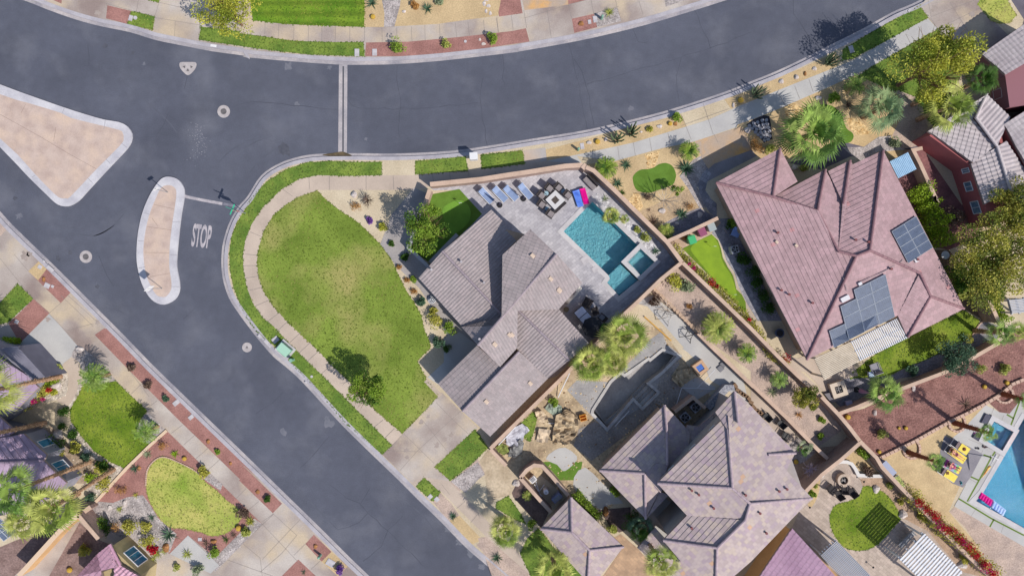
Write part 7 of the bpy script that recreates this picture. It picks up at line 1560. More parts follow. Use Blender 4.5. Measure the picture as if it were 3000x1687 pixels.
pergola('large white slatted pergola at the bottom right garden', 'c4: 1040,1322 1218,1137 1490,1415 1330,1600', 3.0, 17, WSL, .15, True, purl=4)
pergola('grey lattice pergola beside the mauve barrel roof', 'c4: 485,1297 597,1190 880,1480 770,1590', 2.7, 34, mat('lattice_grey', D('#b9bcc6')), .05, True, purl=7)
pergola('striped metal awning at the right edge', 'e7: 1212,862 1449,838 1500,1030 1262,1055', 2.2, 9, mat('awning_grey', D('#aeb0ba')), .1, True)
# shed with light blue roof, storage bench
p = W(q('a4: 1072,1172')[0], 1.9); t = thing('storage_shed', 'small shed with light blue flat roof at the corner of the pink roof', 'shed', (p.x, p.y, .13), R(27)); bm = bmesh.new(); box(bm, 0, 0, .9, 1.55, 1.45, 1.8); bmo('wall', bm, mat('shed_wall', D('#9aa0a8')), t)
bm = bmesh.new()
for i in range(12): box(bm, -.83+i*.151, 0, 1.86, .12, 1.65, .05)
box(bm, 0, 0, 1.82, 1.75, 1.6, .04); bmo('roof', bm, mat('light_blue_roof', D('#9fc0dc'), D('#8fb2d0'), 2), t)
p = P1('c4: 965,690', .7); t = thing('storage_box', 'blue-grey storage box against the wall of the sand terrace', 'storage box', (p.x, p.y, .14), R(-48)); bm = bmesh.new(); box(bm, 0, 0, .35, 1.4, .7, .65); bmo('body', bm, mat('box_grey', D('#8b93ab')), t); bm = bmesh.new(); box(bm, 0, 0, .7, 1.46, .76, .06); bmo('lid', bm, mat('box_lid', D('#9da4bb')), t)
p = P1('c4: 1052,782', .4); t = thing('deck_chair', 'folded lime-striped deck chair beside the storage box', 'chair', (p.x, p.y, .14), R(-58)); bm = bmesh.new()
for i in range(5): box(bm, 0, -.2+i*.1, .3+.0*i, 1.15, .05, .05)
bmo('slats', bm, mat('lime_stripe', D('#c6cf7c')), t); bm = bmesh.new(); box(bm, 0, 0, .22, 1.2, .5, .06); bmo('frame', bm, WHITE, t)
# ---------- pool terrace on the right: loungers, people, umbrella ----------
LG1 = lounger('empty yellow-towelled lounger nearest the spa', 'd5: 575,725', 'd5: 855,915', m=TAUPE, fr=WHITE, w_=.66, group='towel loungers by the large pool', bl=.75)
LG2 = lounger('yellow-towelled lounger carrying the person in a maroon swimsuit', 'd5: 465,840', 'd5: 790,1080', m=TAUPE, fr=WHITE, w_=.66, group='towel loungers by the large pool', bl=.6)
LG3 = lounger('lounger with multicoloured towel carrying a sunbather', 'd5: 420,1110', 'd5: 700,1265', m=TAUPE, fr=WHITE, w_=.66, group='towel loungers by the large pool', bl=.6)
LG4 = lounger('empty yellow-towelled lounger lowest beside the leaning palm', 'd5: 330,1240', 'd5: 620,1430', m=TAUPE, fr=WHITE, w_=.66, group='towel loungers by the large pool', bl=.6)
def towel(lb, LGx, x0, x1, m, cols=None):
    t0, L_, ang, a = LGx; t = thing('towel', lb, 'towel', (a.x, a.y, .14), ang); n = 1 if not cols else len(cols)
    for i in range(n):
        bm = bmesh.new(); box(bm, x0+(x1-x0)*(i+.5)/n, 0, .385, (x1-x0)/n*.99, .68, .03); bmo('stripe' if n > 1 else 'cloth', bm, m if n == 1 else cols[i], t)
    return t
towel('yellow towel on the lounger nearest the spa', LG1, .78, LG1[1]+.02, YEL); towel('yellow towel under the person in maroon', LG2, .3, LG2[1]+.02, YEL); towel('yellow towel on the lowest lounger', LG4, .62, LG4[1]+.02, YEL)
towel('striped towel of pink, teal, blue, green and yellow under the sunbather', LG3, .1, LG3[1]+.02, None, [mat('towel_pink', D('#d85fb4')), mat('towel_teal', D('#6fc0b4')), mat('towel_magenta', D('#c24a9c')), mat('towel_blue', D('#6f9fd8')), mat('towel_green', D('#7fb878')), YEL])
for lb, s, c_ in (('brown hat lying on the towel of the lounger nearest the spa', 'd5: 805,870', D('#7a4f38')), ('brown sandals lying on the towel of the lowest lounger', 'd5: 490,1320', D('#7a4f38'))):
    p = P1(s, .55); t = thing('sun_hat' if 'hat' in lb else 'sandals', lb, 'hat' if 'hat' in lb else 'sandals', (p.x, p.y, .545)); bm = bmesh.new()
    if 'hat' in lb: cyl(bm, 0, 0, 0, .015, .17, .17, 20); cyl(bm, 0, 0, .01, .1, .09, .07, 14)
    else:
        for x in (-.07, .07): box(bm, x, 0, .015, .09, .25, .03)
    bmo('felt' if 'hat' in lb else 'soles', bm, mat('brown_leather', c_), t)
SKIN = mat('skin', D('#d19a80'), D('#c58d73'), 4, rough=.55); HAIR1 = mat('brown_hair', D('#7a4a32'), D('#5c3524'), 12); HAIR2 = mat('dark_red_hair', D('#4f2c30'), D('#3c2024'), 12)
SUIT = mat('maroon_swimsuit', D('#6d2c48')); SUIT2 = mat('pink_swimsuit', D('#b8507e'))
def person(label, LGx, x_head, hair, suit, bent=0.0, arm=1, seed=0):
    """lying on the back on a lounger: x runs from head to feet, z up"""
    t0, L_, ang, a = LGx; t = thing('person', label, 'person', (a.x, a.y, .14), ang); S_ = 1.62/1.7
    V, E, Rr = [], [], []
    def add(p, r, par=None):
        V.append(Vector(p)*1); Rr.append(r if isinstance(r, tuple) else (r, r))
        if par is not None: E.append((par, len(V)-1))
        return len(V)-1
    z0 = .47; hx = x_head
    def z(x): return z0+max(0, (.62-(x))*.75)   # the raised backrest
    pel = add((hx+.86, 0, z(hx+.86)+.06), (.15, .1)); wst = add((hx+.66, 0, z(hx+.66)+.06), (.115, .09), pel); ch = add((hx+.45, 0, z(hx+.45)+.08), (.15, .1), wst); nk = add((hx+.29, 0, z(hx+.29)+.08), .055, ch); hd = add((hx+.14, 0, z(hx+.14)+.1), (.085, .095), nk); tp = add((hx+.03, 0, z(hx+.03)+.1), (.06, .07), hd)
    nose = add((hx+.15, 0, z(hx+.15)+.205), .014, hd)
    for s_ in (-1, 1):
        sh = add((hx+.36, s_*.17, z(hx+.36)+.08), .05, ch); el = add((hx+.6, s_*(.27+.03*seed), z(hx+.6)+.04), .038, sh); wr = add((hx+.82, s_*(.24-.1*(arm if s_ > 0 else 0)), z(hx+.82)+(.12 if s_ > 0 and arm else .03)), .026, el); pm = add((hx+.9, s_*(.24-.13*(arm if s_ > 0 else 0)), z(hx+.9)+(.14 if s_ > 0 and arm else .03)), (.036, .016), wr)
        for k in range(4): f1 = add((V[pm].x+.055, V[pm].y+(k-1.5)*.021, V[pm].z-.0), .009, pm); add((V[f1].x+.03+.006*(1.5-abs(k-1.5)), V[f1].y, V[f1].z-.012), .007, f1)
        th = add((V[pm].x+.01, V[pm].y-s_*.04, V[pm].z), .01, pm); add((V[th].x+.03, V[th].y-s_*.008, V[th].z-.005), .008, th)
        kz = bent if s_ > 0 else bent*.6
        hp = add((hx+.92, s_*.085, z(hx+.92)+.05), .088, pel); kn = add((hx+1.27-.08*kz, s_*.1, z0+.06+.32*kz), .056, hp); an = add((hx+1.64-.28*kz, s_*.09, z0+.03), .036, kn); ft = add((hx+1.67-.28*kz, s_*.1, z0+.15), (.034, .024), an)
    me = bpy.data.meshes.new('body'); me.from_pydata([tuple(v) for v in V], E, []); o = link('body', me, SKIN, t)
    md = o.modifiers.new('skin', 'SKIN'); sv = me.skin_vertices[0].data
    for i, r in enumerate(Rr): sv[i].radius = r
    sv[0].use_root = True; md.use_smooth_shade = True; sd_ = o.modifiers.new('sub', 'SUBSURF'); sd_.levels = 1; sd_.render_levels = 2
    bpy.context.view_layer.update()
    # hair
    random.seed(seed+3); bm = bmesh.new()
    bmesh.ops.create_uvsphere(bm, u_segments=16, v_segments=10, radius=.1, matrix=Matrix.Translation((hx+.08, 0, z(hx+.08)+.09)) @ Matrix.Diagonal((1, 1.05, .95, 1)))
    for i in range(26): y = random.uniform(-.12, .12); bar(bm, (hx+.08, y*.6, z(hx+.08)+.05), (hx-.12+random.uniform(-.08, .1), y*1.5, z(hx-.05)+.02), .025, .008, 5)
    bmo('hair', bm, hair, t)
    bm = bmesh.new(); 
    bmesh.ops.create_uvsphere(bm, u_segments=18, v_segments=10, radius=1, matrix=Matrix.Translation((hx+.86, 0, z(hx+.86)+.06)) @ Matrix.Diagonal((.14, .175, .118, 1)))
    bmesh.ops.create_uvsphere(bm, u_segments=18, v_segments=10, radius=1, matrix=Matrix.Translation((hx+.45, 0, z(hx+.45)+.085)) @ Matrix.Diagonal((.07, .168, .118, 1)))
    if seed == 0: bmesh.ops.create_uvsphere(bm, u_segments=18, v_segments=10, radius=1, matrix=Matrix.Translation((hx+.66, 0, z(hx+.66)+.07)) @ Matrix.Diagonal((.22, .128, .108, 1)))
    bmo('swimsuit', bm, suit, t)
    # face
    for s_ in (-1, 1): bm = bmesh.new(); bmesh.ops.create_uvsphere(bm, u_segments=8, v_segments=6, radius=.012, matrix=Matrix.Translation((hx+.12, s_*.033, z(hx+.12)+.19))); bmo('eye', bm, BLACK, t)
    bm = bmesh.new(); box(bm, hx+.195, 0, z(hx+.195)+.18, .012, .045, .012); bmo('mouth', bm, mat('lips', D('#a8585a')), t)
person('person in a maroon swimsuit lying on the back on a yellow towel', LG2, .12, HAIR1, SUIT, 0, 1, 0)
person('sunbather with dark hair and bent knees on a multicoloured towel', LG3, .02, HAIR2, SUIT2, 1, 0, 1)
# tilted cantilever umbrella with orange-yellow canopy folded
p = P1('d5: 1385,1032', .2); t = thing('cantilever_umbrella', 'folded orange and yellow cantilever umbrella on the pool deck', 'umbrella', (p.x, p.y, .15))
a1 = P1('d5: 1250,1185', 1.4)-p; a2 = P1('d5: 1090,1385', .6)-p; a3 = P1('d5: 1225,1180', 1.9)-p
bm = bmesh.new(); bar(bm, (-.35, .15, .03), (.35, -.18, .03), .05); bar(bm, (-.15, -.3, .03), (.15, .3, .03), .05); bmo('base', bm, WHITE, t)
bm = bmesh.new(); bar(bm, (0, 0, 0), (a1.x, a1.y, 1.5), .035); bmo('mast', bm, WHITE, t)
bm = bmesh.new()
for i, off in enumerate((-.09, 0, .09)): bar(bm, (a1.x+off*.6, a1.y+off*.5, 1.45), (a2.x, a2.y, .8), .1, .03, 8)
bmo('folded_canopy', bm, mat('orange_canvas', D('#cc8434'), D('#e8cf7a'), 3), t)
for lb, s, c_ in (('pair of dark sandals and strap by the spa', 'd5: 1055,850', D('#4a4850')), ('small dark cap beside the spa wall', 'd5: 1190,820', D('#5a4a50')), ('small pile of teal and purple swim things at the foot of the loungers', 'c4: 1475,790', D('#4f8f9c')), ('pink towel roll on the spa bench', 'd5: 1030,580', D('#cf4fc0'))):
    p = P1(s, .2); bm = bmesh.new()
    for i in range(4): box(bm, random.uniform(-.2, .2), random.uniform(-.08, .08), .05, .16, .09, .07, random.uniform(0, 3))
    o = bmo('swim_gear', bm, mat('gear_%d' % len(lb), c_)); o.location = (p.x, p.y, .155); tag(o, lb, 'swim gear')
for s, lb in (('d5: 1240,300', 'dark padded spa cover folded beside the square spa'), ('d5: 1050,640', 'dark step mat at the lower side of the square spa')):
    P = QW('d5: 1215,195 1350,255 1255,400 1120,375' if '1240' in s else 'd5: 1015,565 1110,590 1080,720 965,650', .3); bm = bmesh.new(); prism(bm, [(v.x, v.y) for v in P], .15, .3); bmesh.ops.bevel(bm, geom=bm.edges[:], offset=.03, segments=1, affect='EDGES'); tag(bmo('spa_cover', bm, mat('spa_cover_grey', D('#555563'), D('#484856'), 2)), lb, 'spa cover')
# stone edging and palm rings
EDG = mat('pale_edging', D('#c4a898'), D('#b09486'), 3, 4, .9)
def edging(label, s, w_=.28, h=.2, step=.42, closed=False, smoothn=0, name='stone_edging', zz=.13):
    pts = QW(s, h); pts = smooth(pts, smoothn, closed) if smoothn else pts
    if closed: pts = pts+[pts[0]]
    bm = bmesh.new(); acc = 0
    for a, b in zip(pts, pts[1:]):
        L_ = (b-a).length; d = (b-a).normalized()
        while acc < L_: p = a+d*acc; box(bm, p.x, p.y, zz+h/2, step*.86, w_, h, math.atan2(d.y, d.x)+random.uniform(-.04, .04)); acc += step
        acc -= L_
    return tag(bmo(name, bm, EDG), label, 'edging')
edging('row of pale edging blocks between red bark and sand terrace', 'c4: 905,615 1020,560 1150,497 1270,430 1400,357 1520,300 1650,232 1760,165 1850,90 1932,55')
for lb, s in (('lower left stone ring around the leaning palm', 'c4: 1075,555 1095,600 1140,615 1185,590 1190,530 1165,490'), ('middle stone ring around the leaning palm by the spa', 'c4: 1400,370 1410,405 1455,425 1500,405 1510,350 1490,315'), ('upper stone ring around the right edge palm', 'c4: 1730,180 1760,215 1810,220 1845,190 1845,140 1815,115')): edging(lb, s, .2, .18, .28, False, 4, 'stone_ring')
for lb, s in (('curved kerb around the dark gravel by the back lawn', 'e7: 905,1155 830,1190 770,1260 710,1360'), ('pale scalloped border along the lower edge of the oval lawn', 'c1: 1035,800 1045,700 1090,635 1150,605 1230,625 1390,705 1440,770')): edging(lb, s, .1, .1, .2, False, 5)
# fire pits
def round_pit(s, r, label, z=.45):
    p = P1(s, z); t = thing('fire_pit', label, 'fire pit', (p.x, p.y, .14)); V, Fc = [], []; n = 32; prof = ((r, 0), (r*1.02, z), (r*.62, z), (r*.6, .15))
    for i in range(n):
        a = i*6.283185/n; V += [(math.cos(a)*x, math.sin(a)*x, y) for x, y in prof]
    for i in range(n):
        j = (i+1) % n
        for k in range(3): Fc.append((4*i+k, 4*j+k, 4*j+k+1, 4*i+k+1))
    mesh('stone_ring', V, Fc, mat('fire_pit_stone', D('#bfae9f'), D('#a99889'), 3), t); bm = bmesh.new(); cyl(bm, 0, 0, .1, .2, r*.6, r*.6, 24); bmo('ash_bed', bm, BLACK, t)
    bm = bmesh.new()
    for i in range(4): bar(bm, (-r*.3, -r*.2+i*.08, .25+.03*i), (r*.3, r*.2-i*.1, .3), .04)
    bmo('logs', bm, mat('grey_log', D('#8a8584')), t)
round_pit('c4: 655,770', .58, 'round stone fire pit inside the curved seat wall')
for lb, s, a in (('dark chair upper left of the round fire pit group', 'c4: 568,830', 140), ('dark chair in the middle of the round fire pit group', 'c4: 660,828', 175), ('lower dark chair with pale frame by the fire pit', 'c4: 620,868', 205), ('right dark chair with pale frame by the fire pit', 'c4: 712,852', 215)): chair(lb, s, R(a), 'dark chairs by the round fire pit', m=DARKW, c=None, w_=.6)
for lb, s in (('first pale dining chair in the pergola shade', 'c4: 1062,1218'), ('second pale dining chair in the pergola shade', 'c4: 1098,1185'), ('third pale dining chair in the pergola shade', 'c4: 1130,1152')): chair(lb, s, R(40), 'pale chairs in the pergola shade', m=GREYM, c=None, w_=.55)
p = P1('c4: 618,128', .5); t = thing('fire_pit', 'square stone fire pit full of charred logs below the tan pergola', 'fire pit', (p.x, p.y, .14), R(18)); bm = bmesh.new()
for x, y, a, b in ((0, .5, 1.35, .35), (0, -.5, 1.35, .35), (.5, 0, .35, .65), (-.5, 0, .35, .65)): box(bm, x, y, .25, a, b, .5)
bmo('stone_rim', bm, mat('rim_stone', D('#c7b8a8')), t); bm = bmesh.new(); box(bm, 0, 0, .2, .7, .7, .3); bmo('ash_bed', bm, BLACK, t); bm = bmesh.new()
for i in range(9): bar(bm, (random.uniform(-.3, .3), random.uniform(-.3, .3), .38), (random.uniform(-.3, .3), random.uniform(-.3, .3), .44), .035)
bmo('logs', bm, mat('grey_log', D('#8a8584')), t)
bm = bmesh.new(); P = QW('c4: 520,160 730,120 720,165 570,225', .4); prism(bm, [(v.x, v.y) for v in P], .1, .4); tag(bmo('stone_bench', bm, mat('dark_bench', D('#77747a'))), 'dark stone bench below the square fire pit', 'bench')
p = P1('c4: 692,225', .4); bm = bmesh.new(); box(bm, 0, 0, .2, .55, .4, .35); o = bmo('stool', bm, mat('lilac_stool', D('#a9a6c0'))); o.location = (p.x, p.y, .14); o.rotation_euler = (0, 0, .3); tag(o, 'small lilac stool by the rear wall', 'stool')
closed_umbrella('c4: 745,130', 2.5, 'closed mauve umbrella between the pergola and the broad palm', mat('mauve_canvas', D('#9c7490')), .2, .8)
chair('grey wicker armchair on the back lawn edge', 'f4: 825,265', R(200), m=mat('grey_wicker', D('#8a8892')), w_=.8, c=None); chair('pale blue-cushioned chair beside the broad palm', 'f4: 795,320', R(190), m=mat('grey_wicker', D('#8a8892')), c=mat('blue_cushion', D('#a9bcd8')))
for lb, s, a in (('black chair on the concrete walk beside the mixed tile roof', 'c4: 110,320', 220), ('black chair lower on the concrete walk', 'c4: 210,370', 220), ('black folded chair nearest the easement corner', 'c4: 240,455', 150)): chair(lb, s, R(a), 'black chairs on the concrete walk', m=BLACK, c=None, w_=.55)
# ---------- building yard ----------
WOOD = mat('new_timber', D('#d6a95c'), D('#c4954a'), 3); PVC = mat('white_pvc', D('#cfd2d8')); 
def pipe(label, s, z0, z1, r, m, name='pipe', cat='pipe'):
    P = q(s); a = W(P[0], z0); b = W(P[-1], z1); bm = bmesh.new(); pts = [W(x, z0+(z1-z0)*i/(len(P)-1)) for i, x in enumerate(P)]; o0 = a.copy(); o0.z = 0
    for u, v in zip(pts, pts[1:]): bar(bm, u-o0, v-o0, r, n=8)
    o = bmo(name, bm, m); o.location = o0; return tag(o, label, cat)
pipe('long yellow timber plank beside the dug pool', 'd3: 1295,520 1675,860', .25, .25, .06, WOOD, 'timber_plank', 'plank')
pipe('white pipe bent across the shaded yard', 'e1: 1080,600 1150,372 1310,378 1465,385', .3, .3, .03, PVC)
pipe('white pipe lying along the dug pool edge', 'e1: 520,735 655,590', .3, .3, .035, PVC); pipe('white pipe over the blue-shaded slab', 'e1: 1300,370 1465,200', .5, .5, .025, PVC)
pipe('upper long white pole leaning by the yard wall', 'e2: 1230,405 1395,60', .3, 1.2, .04, PVC); pipe('two-metre white batten on the grass by the wall', 'e2: 390,1075 630,820', .3, .5, .05, PVC); pipe('thin white batten across the excavated soil', 'e2: 1095,770 1225,770', .3, .3, .03, PVC)
def stand(label, s, r, h, m):
    p = P1(s); bm = bmesh.new(); top = Vector((0, 0, h)); feet = [Vector((math.cos(a)*r, math.sin(a)*r, 0)) for a in (.3, 1.9, 3.4, 5.0)]
    for f in feet: bar(bm, f, top*1+f*.25, .03)
    for i in range(4): bar(bm, feet[i]*.5+top*.55, feet[(i+1)%4]*.5+top*.55, .025)
    bar(bm, feet[0]*.25+top, feet[2]*.25+top, .04); o = bmo('scaffold_stand', bm, m); o.location = (p.x, p.y, .14); tag(o, label, 'stand')
stand('grey timber trestle on the concrete walk above the dug pool', 'd3: 1590,520', .9, 1.1, mat('grey_timber', D('#a8a5a3'))); stand('black metal frame stand on the concrete walk', 'b3: 1485,1160', .8, .9, BLACK)
def crumple(label, s, z, m, name, cat, amp=.15, sub=5):
    P = QW(s, z); c = sum(P, Vector())/len(P); bm = bmesh.new(); vs = [bm.verts.new((p.x-c.x, p.y-c.y, 0)) for p in P]; f = bm.faces.new(vs); bmesh.ops.triangulate(bm, faces=bm.faces[:]); bmesh.ops.subdivide_edges(bm, edges=bm.edges[:], cuts=sub, use_grid_fill=True)
    random.seed(len(label)); ph = [random.uniform(0, 6) for _ in range(4)]
    for v in bm.verts: v.co.z = abs(math.sin(v.co.x*3+ph[0])*math.cos(v.co.y*3.4+ph[1])+.5*math.sin(v.co.x*8+v.co.y*6+ph[2]))*amp+random.uniform(0, amp*.3)+.05
    o = bmo(name, bm, m); o.location = (c.x, c.y, .15); return tag(o, label, cat)
crumple('crumpled pale grey tarpaulin by the yard wall', 'e2: 500,960 640,810 720,770 800,820 830,870 750,940 740,1000 650,1090 560,1100 500,1060', .2, mat('pale_tarp', D('#bcbcc6'), D('#a8a8b2'), 2), 'tarpaulin', 'tarpaulin', .18)
crumple('green-grey plastic sheeting heap in the yard', 'e2: 1040,560 1110,470 1280,520 1290,620 1150,650', .2, mat('green_tarp', D('#9ba596'), D('#7f8a7c'), 2), 'plastic_sheeting', 'sheeting', .25)
crumple('pile of broken concrete slabs in the yard', 'e2: 900,600 1000,580 1090,680 1030,780 930,700', .2, mat('rubble', D('#cbb89e'), D('#a5927a'), 3), 'rubble_pile', 'rubble', .35, 3)
crumple('heap of grey rubble sacks under the tarpaulin', 'e2: 520,1230 560,1110 700,980 750,1040 720,1190 600,1250', .2, mat('sack_grey', D('#8e8e8c'), D('#5e5e60'), 3), 'rubble_pile', 'rubble', .3, 4)
crumple('pale bags and boards beside the excavated soil', 'e2: 920,1030 960,840 1130,860 1080,1040', .3, mat('bag_cream', D('#d1bda3'), D('#b5a48f'), 2), 'building_bags', 'bags', .3, 3)
crumple('mound of spoil in front of the dug pool', 'e2: 1150,900 1200,650 1350,560 1500,640 1520,850 1380,1050 1150,1060', .2, DIRT, 'spoil_heap', 'spoil heap', .5, 6)
crumple('small spoil heap by the fire table slab', 'e1: 1050,290 1120,200 1240,180 1290,260 1170,330 1130,365', .2, DIRT, 'spoil_heap', 'spoil heap', .4, 5)
crumple('coil of green garden hose by the side wall', 'e2: 350,1110 420,1050 510,1080 540,1160 470,1220 390,1180', .2, mat('hose_green', D('#8a9450'), D('#5f6a34'), 6), 'garden_hose', 'hose', .15, 4)
p = P1('e2: 1585,690', .4); t = thing('wooden_crate', 'orange wooden crate at the edge of the dug pool', 'crate', (p.x, p.y, .14), .25); bm = bmesh.new()
for x, y, a, b in ((0, .26, .58, .04), (0, -.26, .58, .04), (.28, 0, .04, .5), (-.28, 0, .04, .5), (0, 0, .5, .05)): box(bm, x, y, .22, a, b, .44)
bmo('side_panel', bm, mat('orange_wood', D('#d99a48')), t); bm = bmesh.new(); box(bm, 0, 0, .05, .54, .5, .05); bmo('bottom', bm, mat('orange_wood', D('#d99a48')), t)
p = P1('e1: 1320,183', .5); t = thing('fire_table', 'square tan fire table filled with blue glass in the building yard', 'fire pit', (p.x, p.y, .14), R(35)); bm = bmesh.new()
for x, y, a, b in ((0, .42, 1.12, .26), (0, -.42, 1.12, .26), (.42, 0, .26, .6), (-.42, 0, .26, .6)): box(bm, x, y, .28, a, b, .56)
bmo('stone_rim', bm, mat('tan_rim', D('#bd9a7c')), t); bm = bmesh.new(); box(bm, 0, 0, .25, .62, .62, .5); bmo('fire_glass', bm, mat('blue_fire_glass', D('#3a72c8'), D('#2a4f9c'), 14, rough=.3, bump=.8), t)
for lb, s in (('upper grey utility box on the concrete walk', 'e1: 1540,150'), ('lower grey utility box on the concrete walk', 'e1: 1515,188')): lid(s, .5, .5, R(42), lb, mat('grey_lid', D('#77777e')), .12, 'ground_box')
P = QW('e1: 1375,545 1560,345 1640,345 1655,395 1600,400 1420,585', .95); bm = bmesh.new(); prism(bm, [(v.x, v.y) for v in P], .1, .95); t = thing('outdoor_counter', 'unfinished granite outdoor kitchen counter beside the roof peak', 'counter'); bmo('counter_base', bm, mat('granite', D('#a6a6ac'), D('#6f6f7a'), 8, bump=.4), t)
for i in range(11):
    f = i/10; s = 'e1: %f,%f' % (1655+245*f, 350+270*f+18*math.sin(i)); p = P1(s, .3); bm = bmesh.new(); box(bm, 0, 0, .15, .42, .28, .28); o = bmo('stone_block', bm, mat('brown_block', D('#8a6f58'), D('#6f5744'), 3)); o.location = (p.x, p.y, .14); o.rotation_euler = (0, 0, R(-45)+random.uniform(-.3, .3)); tag(o, 'brown stone block lined up beside the mixed tile eave', 'stone block', 'brown stone blocks')
for i in range(16):
    f = i/15; s = 'b3: %f,%f' % (1250+300*f, 838+300*f); p = P1(s, .6); bm = bmesh.new(); box(bm, 0, 0, .12, .36, .26, .24); o = bmo('wall_block', bm, mat('loose_block', D('#c0a58e'), D('#a98f7a'), 3)); o.location = (p.x, p.y, .5); o.rotation_euler = (0, 0, R(-45)+random.uniform(-.5, .5)); tag(o, 'loose tan block laid along the low curb wall', 'stone block', 'loose tan blocks on the curb wall')
# flagstones
random.seed(5); k = 0
fl = [(150,920),(215,885),(290,830),(330,880),(80,915),(145,860)] 
for (x, y) in [(655,575),(715,540),(770,525),(835,500),(895,495),(730,580),(790,580),(850,560),(900,550),(690,615),(755,625),(815,620),(870,600),(920,600),(740,665),(810,675),(870,660),(935,650),(780,700),(850,710),(900,700),(820,735),(880,745),(945,720),(870,780),(915,770)]:
    k += 1; p = P1('f3: %f,%f' % (x, y), .16); n = random.randint(5, 7); bm = bmesh.new(); prism(bm, [(math.cos(2*math.pi*i/n)*random.uniform(.15, .21), math.sin(2*math.pi*i/n)*random.uniform(.14, .2)) for i in range(n)], 0, .06)
    o = bmo('flagstone', bm, mat('flagstone_grey', D('#a3a1a8'), D('#8a8890'), 3)); o.location = (p.x, p.y, .14); tag(o, 'irregular grey flagstone in the dark stepping patch by the pavement', 'flagstone', 'grey flagstones in dark gravel')
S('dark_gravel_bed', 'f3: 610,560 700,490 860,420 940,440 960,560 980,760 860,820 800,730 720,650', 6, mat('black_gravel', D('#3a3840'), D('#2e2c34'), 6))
# pool equipment yard
p = P1('c3: 482,852', .9); t = thing('filter_tank', 'white round pool filter tank in the service yard', 'pool filter', (p.x, p.y, .14)); bm = bmesh.new(); cyl(bm, 0, 0, 0, .85, .24, .24, 20); bmesh.ops.create_uvsphere(bm, u_segments=20, v_segments=8, radius=.24, matrix=Matrix.Translation((0, 0, .85)) @ Matrix.Diagonal((1, 1, .4, 1))); bmo('tank', bm, WHITE, t); bm = bmesh.new(); bar(bm, (0, 0, .9), (0, 0, 1.05), .05); bmo('valve', bm, GREYM, t)
for lb, s, w_, l_, h, c_ in (('white pool pump housing in the service yard', 'c3: 390,765', .6, .5, .5, WHITE), ('blue-grey pool heater in the service yard', 'c3: 560,895', .95, .5, .8, mat('heater_grey', D('#8f95b0')))):
    p = P1(s, h); t = thing('pool_machine', lb, 'pool equipment', (p.x, p.y, .14), R(42)); bm = bmesh.new(); box(bm, 0, 0, h/2, w_, l_, h); bmesh.ops.bevel(bm, geom=bm.edges[:], offset=.03, segments=2, affect='EDGES'); bmo('casing', bm, c_, t); bm = bmesh.new(); box(bm, 0, 0, h+.02, w_*.7, l_*.6, .05); bmo('grille', bm, GREYM, t)
pipe('white plumbing run along the left service yard wall', 'c3: 400,800 430,850 450,830 470,800', .4, .4, .04, PVC); pipe('second white plumbing run toward the filter tank', 'c3: 410,780 440,870 455,885', .3, .3, .04, PVC)
for s, lb in (('c4: 780,770', 'upper path light on the soil by the seat wall'), ('c4: 400,950', 'path light on the pavers near the roof corner'), ('c4: 845,1370', 'path light in the round paver bed at the bottom')):
    p = P1(s); bm = bmesh.new(); bar(bm, (0, 0, 0), (0, 0, .5), .015); cyl(bm, 0, 0, .5, .58, .1, .03, 10); o = bmo('path_light', bm, BLACK); o.location = (p.x, p.y, .14); tag(o, lb, 'path light')
# ---------- turf blades and loose stones ----------
def in_poly(x, y, P):
    c = False; j = len(P)-1
    for i in range(len(P)):
        if (P[i][1] > y) != (P[j][1] > y) and x < (P[j][0]-P[i][0])*(y-P[i][1])/(P[j][1]-P[i][1])+P[i][0]: c = not c
        j = i
    return c
VX, VY = 47, 27
def scatter(P, dens):
    x0, x1 = max(-VX, min(p[0] for p in P)), min(VX, max(p[0] for p in P)); y0, y1 = max(-VY, min(p[1] for p in P)), min(VY, max(p[1] for p in P))
    if x1 <= x0 or y1 <= y0: return
    for _ in range(int((x1-x0)*(y1-y0)*dens)):
        x, y = random.uniform(x0, x1), random.uniform(y0, y1)
        if in_poly(x, y, P): yield x, y
random.seed(11)
GR = {'lawn_big': ('#6f822f', '#9a9c52'), 'lawn_bright': ('#667f36', '#90994a'), 'lawn_garden': ('#6a8234', '#98a04c'), 'lawn_mown': ('#68882a', '#92a040'), 'lawn_pale': ('#98a44c', '#bcb474')}
def blob_noise(x, y): return math.sin(x*.9+1.3*math.sin(y*.7))+math.sin(y*1.1+1.7*math.sin(x*.5))
